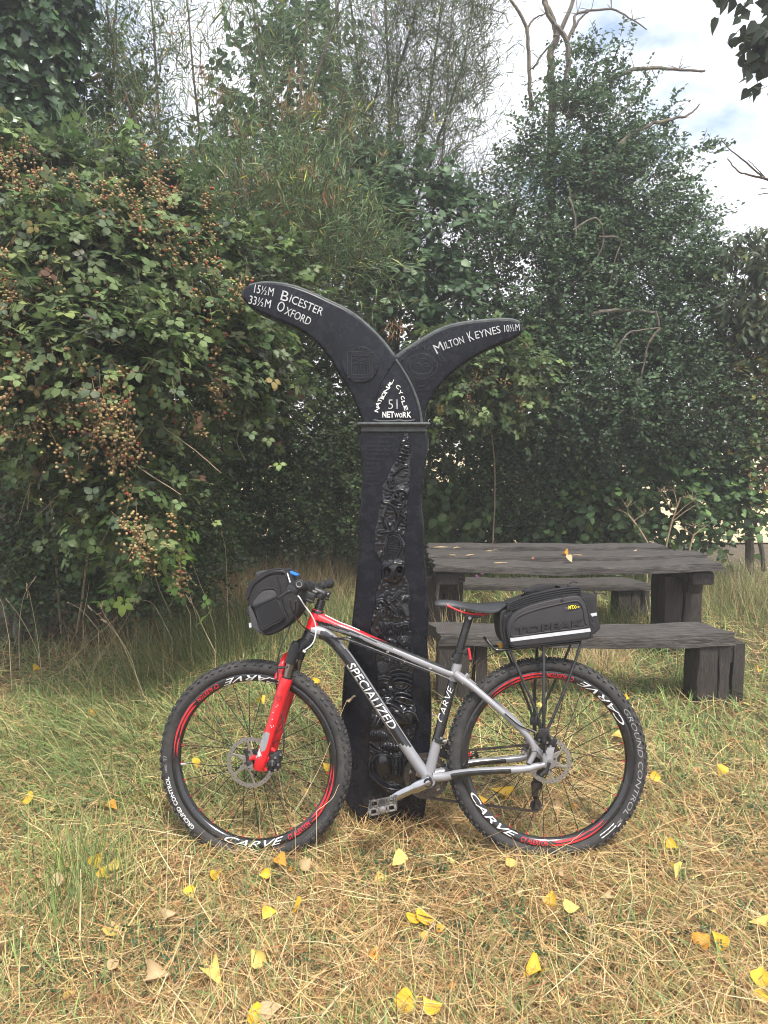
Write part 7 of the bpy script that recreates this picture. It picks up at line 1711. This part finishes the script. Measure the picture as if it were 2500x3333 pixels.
# ---------------------------------------------------------------- single tall stalks with seed heads
M_straw = mat('straw', (.60, .47, .27), .7, var=.25, vscale=40, trans=.15)
M_seed = mat('seed_head', (.62, .47, .30), .8, var=.3, vscale=90, bump=.5, bscale=200)
def stalk(pp, Y, label, group=None, heads=(1,), w=.0019, hs=1.0):
    pts = [at(x, y, Y + .25 * i / max(1, len(pp) - 1)) for i, (x, y) in enumerate(pp)]
    g = at_z(pp[0][0], pp[0][1]); base = Vector((pts[0].x, pts[0].y, 0))
    r = empty('grass_stalk', base, label, 'grass stalk', group)
    inv = r.matrix_basis.inverted(); sp = [base] + spline(pts, 5)
    K = len(sp)
    o = MB().tube(sp, [w * (1 - .5 * i / K) for i in range(K)], 5).build('stem', M_straw, r); o.matrix_parent_inverse = inv
    tipd = (sp[-1] - sp[-2]).normalized()
    for h in heads:
        m = MB(); c = sp[min(K - 1, int((K - 1) * h))]
        dd = (tipd + Vector((random.gauss(0, .5), random.gauss(0, .3), random.gauss(0, .3)))).normalized() if h < 1 else tipd
        R = dd.to_track_quat('Z', 'Y').to_matrix()
        for q in range(7):
            m.ball(c + dd * (q * .0075 * hs) + Vector((random.gauss(0, .0022), random.gauss(0, .0022), random.gauss(0, .0022))), (.0034 * hs, .0034 * hs, .0072 * hs), 0, 6, 4, R)
        if h < 1: m.tube([sp[max(0, int((K - 1) * h) - 2)], c], .0009, 4)
        o = m.build('seed_head', M_seed, r); o.matrix_parent_inverse = inv
G1 = 'pale dry grass stalks before the left hedge'
LBS = iter(['dry grass stalk curving over at the far left before the black hedge hollow', 'twisted dry grass stalk with curled leaf beside the far left one', 'thin straw stalk leaning left with a seed head at the left border', 'long pale stalk leaning left, three white seed heads near its top', 'long pale stalk crossing toward the left, topped by two white seed heads', 'bare straw stem leaning right under the hanging bramble sprig', 'tall pale stalk leaning left just left of the handlebar bag, two seed heads', 'upright bare stem beside the leaning stalk left of the handlebar bag', 'tall upright stalk with brown seed head nearest the handlebar bag', 'short pale stalk with two heads in front of the shaded hedge foot', 'short arching stalk with three seed heads left of the handlebar bag', 'single upright stalk with a tan head deep in the hedge shade', 'low straw stem rising to the right from the left grass bank', 'short stalk bent left with a pinkish head before the hedge shade', 'stalk with two small white heads leaning toward the bramble sprig', 'pale arching stem cut by the left picture border'])
for pp, Y, hd in [([(65, 2190), (62, 2060), (75, 1950), (105, 1895)], 4.6, (1, .86)), ([(135, 2190), (120, 2060), (95, 1930), (90, 1935)], 4.5, (1,)), ([(125, 2130), (95, 2060), (60, 2000), (28, 1960)], 4.7, (1,)),
                  ([(470, 2330), (430, 2150), (360, 2040), (300, 1985)], 4.0, (1, .9, .8)), ([(490, 2450), (480, 2300), (400, 2100), (340, 2000), (330, 1975)], 3.9, (1, .93)), ([(240, 2230), (330, 2130), (420, 2000), (490, 1810)], 4.6, ()),
                  ([(700, 2050), (670, 1950), (640, 1870), (590, 1730)], 4.8, (1, .9)), ([(640, 2010), (610, 1900), (598, 1780), (600, 1690)], 5.0, ()), ([(745, 2060), (740, 1930), (735, 1800), (725, 1745)], 5.0, (1, .8)),
                  ([(560, 2080), (520, 2000), (490, 1960), (440, 1950)], 4.6, (1, .9)), ([(620, 2000), (600, 1960), (580, 1940), (560, 1935)], 4.7, (1, .85, .7)), ([(270, 2010), (290, 1900), (285, 1830), (282, 1820)], 5.0, (1,)),
                  ([(205, 2210), (215, 2170), (280, 2100), (380, 2010)], 4.3, (0.05,)), ([(320, 2050), (270, 1990), (240, 1970), (225, 1962)], 4.7, (1,)), ([(700, 2120), (660, 2040), (640, 1990), (615, 1950)], 4.4, (1, .9)), ([(30, 2080), (15, 2000), (5, 1960), (-20, 1920)], 4.2, ())]:
    stalk(pp, Y, next(LBS), G1, hd)
stalk([(1030, 2640), (1080, 2600), (1100, 2560), (1110, 2545)], 2.3, 'slender dry grass stalk with drooping tip between front wheel and signpost base', None, (1,), .0012)
stalk([(960, 2640), (1040, 2500), (1120, 2300), (1135, 2280)], 2.42, 'dry stalk ending in a pink seed head in front of the signpost foot', None, (1, .95), .0009, 1.3)
stalk([(430, 2580), (400, 2535), (300, 2518), (235, 2516)], 3.0, 'bleached bent grass stem lying left of the front wheel with two heads', None, (1, .8), .0017, 1.3)
stalk([(265, 2700), (268, 2660), (272, 2610), (276, 2590)], 2.7, 'short stalk with a plump brown seed head at far left of the front wheel', None, (1, .85), .0017, 1.4)
stalk([(65, 3290), (62, 3180), (66, 3110), (68, 3050)], 1.75, 'upright dry stalk with slim tan seed head at lower left corner', None, (1,), .0016, 1.1)
stalk([(260, 3060), (262, 2960), (264, 2880), (262, 2830)], 2.0, 'broad green grass blade standing upright in the left foreground', None, (), .003)
stalk([(540, 2960), (542, 2880), (545, 2790), (548, 2640)], 2.1, 'thin green stem rising in front of the front tyre at left', None, (), .0014)
# dead hogweed-like stems behind the table
M_umbel = mat('dead_umbel', (.42, .30, .19), .85, var=.3, vscale=60)
def umbel(pp, rays, Y, label):
    base = at(pp[0][0], pp[0][1], Y); base.z = 0
    r = empty('dead_umbel', base, label, 'dead plant'); inv = r.matrix_basis.inverted()
    o = MB().tube([base] + spline([at(x, y, Y) for x, y in pp], 4), .008, 6).build('stem', M_umbel, r); o.matrix_parent_inverse = inv
    m = MB()
    for (a, b) in rays:
        A = at(*a, Y); Bq = at(*b, Y + random.uniform(-.15, .15)); m.tube([A, (A + Bq) / 2 + Vector((0, 0, .01)), Bq], [.004, .0032, .0026], 5)
        for q in range(8):
            e = Bq + Vector((random.gauss(0, .035), random.gauss(0, .035), abs(random.gauss(.03, .02)))); m.tube([Bq, e], .0015, 4); m.ball(e, .004, 0, 5, 4)
    o = m.build('ray', M_umbel, r); o.matrix_parent_inverse = inv
umbel([(2170, 1770), (2190, 1690), (2215, 1620)], [((2195, 1680), (2150, 1600)), ((2205, 1650), (2195, 1600)), ((2215, 1620), (2235, 1620)), ((2195, 1680), (2255, 1630)), ((2200, 1665), (2165, 1605)), ((2185, 1700), (2270, 1640))], 7.1, 'upright dead pinkish umbel with spread stalks rising behind the table end')
umbel([(2110, 1770), (2080, 1720), (2045, 1675)], [((2045, 1675), (2010, 1660)), ((2045, 1675), (2040, 1650)), ((2060, 1700), (2095, 1675))], 7.0, 'leaning dead umbel stem behind the middle right of the table')
umbel([(2245, 1790), (2255, 1750), (2262, 1735)], [((2258, 1745), (2230, 1725)), ((2262, 1735), (2262, 1715)), ((2262, 1740), (2295, 1715))], 7.0, 'short branching dead umbel at the table right end')
# tiny pink flowers seen under the table
M_pink = mat('pink_petals', (.45, .12, .42), .6)
r = empty('pink_flower', at(1555, 1885, 7.0), 'two tiny mauve knapweed flowers seen beneath the table top', 'flower')
m = MB()
for (x, y) in [(1570, 1863), (1553, 1876)]:
    c = at(x, y, 6.9); 
    for q in range(12): m.ball(c + Vector((random.gauss(0, .011), random.gauss(0, .011), random.gauss(0, .006))), (.005, .005, .011), 0, 5, 4)
o = m.build('petals', M_pink, r); o.matrix_parent_inverse = r.matrix_basis.inverted()

# ---------------------------------------------------------------- fallen poplar leaves, one by one
T_fall = fan([(0, 0), (.02, .2), (.15, .42), (.35, .44), (.6, .3), (.85, .12), (1.05, 0)], droop=.25)
FALL = {k: mat('fallen_' + k, c, .55, var=.25, vscale=22, trans=.25, spec=.35, dirt=(.22, .11, .03), dscale=30, damt=.6) for k, c in
        dict(yellow=(.74, .47, .04), pale=(.52, .38, .21), orange=(.62, .31, .045), lemon=(.70, .54, .15), rust=(.30, .12, .05)).items()}
_fm = {}
def fallen(x, y, size, c, label, group=None, z=None, tilt=.5, Y=None):
    p = at_z(x, y, .052 if z is None else z) if Y is None else at(x, y, Y)
    key = (c, random.randrange(4))
    if key not in _fm:
        V = np.array(T_fall[0]); V[:, 2] += .16 * np.sin(V[:, 0] * 4 + key[1] * 2) + .32 * (key[1] - .8) * V[:, 1] ** 2 * 4 + .2 * (key[1] == 2) * V[:, 0] ** 2
        tri = T_fall[1]; V = np.concatenate([V, [[-.45, .03, -.05], [-.2, .01, -.02], [-.2, -.02, -.02], [-.45, .0, -.05]]])
        k = len(V) - 4; tri = np.concatenate([tri, [[k, k + 1, k + 2], [k, k + 2, k + 3], [k + 1, 0, k + 2]]])
        me = np_mesh('fallen_leaf', V, tri); me.materials.append(FALL[c]); _fm[key] = me
    o = bpy.data.objects.new('fallen_leaf', _fm[key]); col.objects.link(o)
    nrm = Vector((random.gauss(0, tilt), -.55 + random.gauss(0, tilt), 1)).normalized()
    a = random.uniform(0, 2 * PI)
    o.matrix_basis = Matrix.Translation(p) @ nrm.to_track_quat('Z', 'Y').to_matrix().to_4x4() @ Matrix.Rotation(a, 4, 'Z') @ Matrix.Scale(size, 4) @ Matrix.Translation((-.5, 0, 0))
    return tag(o, label, 'fallen leaf', group)
_L = [
 (316, 2800, .055, 'yellow', 'bright yellow leaf, upper of three together left of the front wheel foot'), (366, 2816, .05, 'lemon', 'lemon yellow leaf, right one of three together left of the front tyre'), (332, 2841, .05, 'yellow', 'curled yellow leaf, lowest of three together at left of the front wheel'),
 (177, 2866, .055, 'pale', 'pale tan leaf in the hay left of the three yellow leaves'), (915, 2803, .055, 'orange', 'orange yellow leaf leaning on the front tyre bottom'), (996, 2811, .05, 'pale', 'pale papery leaf just right of the front tyre contact'),
 (705, 2845, .045, 'yellow', 'yellow leaf below the front rim, left of centre'), (1236, 2856, .055, 'lemon', 'lemon yellow leaf in hay below the signpost, midway between wheels'), (620, 2903, .045, 'yellow', 'flat yellow leaf in the foreground below the front wheel left side'),
 (963, 2947, .05, 'yellow', 'yellow leaf in the hay straight below the handlebars'), (875, 2968, .042, 'yellow', 'small yellow leaf below the front wheel middle, lying alone'), (555, 2980, .042, 'pale', 'small tan leaf in the foreground among clover at left'),
 (366, 3025, .06, 'lemon', 'pale yellow leaf in the left foreground grass beside green blades'), (15, 3082, .06, 'pale', 'tan leaf at the left border of the foreground'), (698, 3170, .062, 'lemon', 'large lemon yellow leaf with holes in the left foreground centre'),
 (512, 3168, .062, 'pale', 'large flat cream leaf in the left foreground'), (840, 3115, .055, 'lemon', 'half buried yellowish leaf in the foreground hay below the front wheel'), (370, 3140, .04, 'pale', 'small pale leaf near the cream leaf in left foreground'),
 (863, 2845, .04, 'yellow', 'dull yellow leaf under the front tyre right side'), (362, 2626, .06, 'orange', 'orange brown leaf caught in grass left of the front tyre'), (844, 3310, .06, 'yellow', 'yellow leaf cut by the bottom edge of the picture left of centre'),
 (874, 3285, .06, 'pale', 'curled tan leaf near the bottom edge left of centre'), (1220, 3101, .035, 'orange', 'small orange leaf in foreground centre'), (1299, 2794, .058, 'lemon', 'broad lemon leaf lying flat below the pedal'),
 (1661, 2800, .055, 'lemon', 'pale yellow leaf at the foot of the rear tyre left side'), (1352, 2982, .055, 'yellow', 'golden leaf, left half of a touching pair in the foreground centre'), (1388, 2985, .065, 'yellow', 'golden spotted leaf, right half of a touching pair in the foreground centre'),
 (1796, 2928, .055, 'yellow', 'square looking golden leaf below the rear wheel'), (1860, 2950, .05, 'lemon', 'faded yellow leaf right of the golden leaf below the rear wheel'), (1685, 2905, .042, 'pale', 'small faded leaf left of the golden leaf under the rear wheel'),
 (1977, 2916, .04, 'pale', 'small pinkish tan leaf below the rear tyre right side'), (2188, 2750, .045, 'yellow', 'yellow curled leaf right of the rear wheel bottom'), (2195, 2833, .045, 'lemon', 'folded lemon leaf in hay right of and below the rear wheel'),
 (2290, 3061, .06, 'orange', 'left of two joined orange yellow leaves in right foreground'), (2340, 3061, .055, 'yellow', 'right of two joined orange yellow leaves in right foreground'), (2472, 3007, .05, 'lemon', 'pale yellow leaf near the right border in the foreground'),
 (1732, 3163, .06, 'yellow', 'bright yellow curled leaf in the foreground right of centre'), (1307, 3262, .065, 'yellow', 'big round golden leaf near the bottom edge, centre'), (1400, 3270, .055, 'yellow', 'yellow folded leaf beside the big round one near the bottom edge'),
 (2478, 3180, .06, 'yellow', 'upper yellow leaf cut by the right border in foreground'), (2486, 3236, .05, 'yellow', 'lower yellow leaf cut by the right border in foreground'), (1430, 3016, .03, 'orange', 'little orange leaf right below the golden pair'), (1384, 3050, .032, 'orange', 'little orange leaf left below the golden pair'),
 (2350, 2508, .058, 'yellow', 'yellow leaf in grass right of the rear tyre at hub height'), (2133, 2530, .055, 'yellow', 'yellow leaf standing on edge close to the right side of the rear tyre'), (2012, 2388, .06, 'lemon', 'lemon leaf seen through the rear wheel near the rim at right'),
 (1629, 2582, .075, 'yellow', 'large yellow leaf seen through the rear wheel left of the derailleur'), (1566, 2610, .06, 'yellow', 'yellow leaf seen through the rear wheel close to the chain'), (1750, 2299, .055, 'lemon', 'pale yellow leaf upright among the rack struts'), (1810, 2622, .05, 'pale', 'pale tan leaf seen through the rear wheel right of the derailleur'),
 (2433, 2291, .05, 'lemon', 'yellow leaf in grass right of the front bench leg'), (2470, 2183, .05, 'yellow', 'yellow leaf right of the front bench near the border'), (2035, 2275, .045, 'yellow', 'yellow leaf on the grass just above the rear tyre top right'), (2442, 1975, .05, 'orange', 'orange leaf on far grass right of the table'),
 (87, 2600, .06, 'yellow', 'yellow leaf in green grass at the left border level with front hub'), (116, 2184, .06, 'yellow', 'orange yellow leaf at the edge of the hedge shade, left'), (295, 2328, .06, 'orange', 'orange leaf in grass left of the front tyre top'), (362, 2326, .06, 'lemon', 'cream leaf just left of the front tyre top'), (843, 2286, .06, 'yellow', 'yellow leaf seen through the front wheel beside the fork'), (640, 2482, .05, 'yellow', 'yellow leaf seen through the front wheel left of the disc'), (1065, 2494, .05, 'yellow', 'yellow leaf seen through the front wheel near its right rim'), (1028, 2215, .06, 'yellow', 'pair-like yellow leaf right behind the fork leg')]
for x, y, s, c, l in _L: fallen(x, y, s * .98, c, l, tilt=.42, z=random.uniform(.042, .062))
for k in range(46):
    y = random.uniform(2450, 3320); x = random.uniform(20, 2480)
    fallen(x, y, random.uniform(.018, .04), random.choice(['pale', 'pale', 'rust', 'orange', 'lemon']), 'small withered leaf fragment half hidden in the dry hay', 'leaf fragments in the hay', z=.03)
def tb_leaf(x, y, s, c, label): fallen(x, y, s, c, label, z=TZ + .012, tilt=.15)
tb_leaf(1838, 1802, .05, 'orange', 'orange leaf lying near the middle of the picnic table top'); tb_leaf(1855, 1816, .055, 'pale', 'pale tan leaf on the table top in front of the orange leaf')
tb_leaf(1735, 1818, .025, 'rust', 'small brown leaf crumb on the front plank of the table'); tb_leaf(2066, 1791, .03, 'pale', 'small pale leaf on the table top toward its right end')
for x, y, s, l in [(1435, 1782, .12, 'curled straw coloured dry leaf at the left end of the table top'), (1488, 1784, .06, 'short tan dry leaf near the left end of the table top'), (1530, 1808, .07, 'straight tan dry leaf on the front plank left of middle'), (1472, 1808, .06, 'thin pale twig piece at the left front of the table top'), (1630, 1833, .09, 'pair of long tan dry leaves at the table front edge'), (1880, 1808, .07, 'narrow tan dry leaf beside the orange leaf on the table'), (1592, 1794, .05, 'narrow curled leaf near the table middle seam'), (1615, 1792, .04, 'tiny bleached leaf strip behind the narrow curled one')]:
    a = at_z(x, y, TZ + .012); q = [a + Vector((s * (t - .5), .012 * math.sin(t * 5 + x), .006 * math.sin(t * 3))) for t in np.linspace(0, 1, 6)]
    o = MB().tube(q, [.002, .004, .0045, .004, .003, .001], 5, flat=.4).build('dry_leaf', [FALL['pale']]); tag(o, l, 'dry leaf')
tb_leaf(1920, 2030, .0, 'pale', '') if False else None
p = B(*cT(300, 845), -.02); P = BM @ p
o = fallen(1630, 2100, .03, 'orange', 'small orange yellow leaf caught on the rack in front of the trunk bag', Y=P.y)
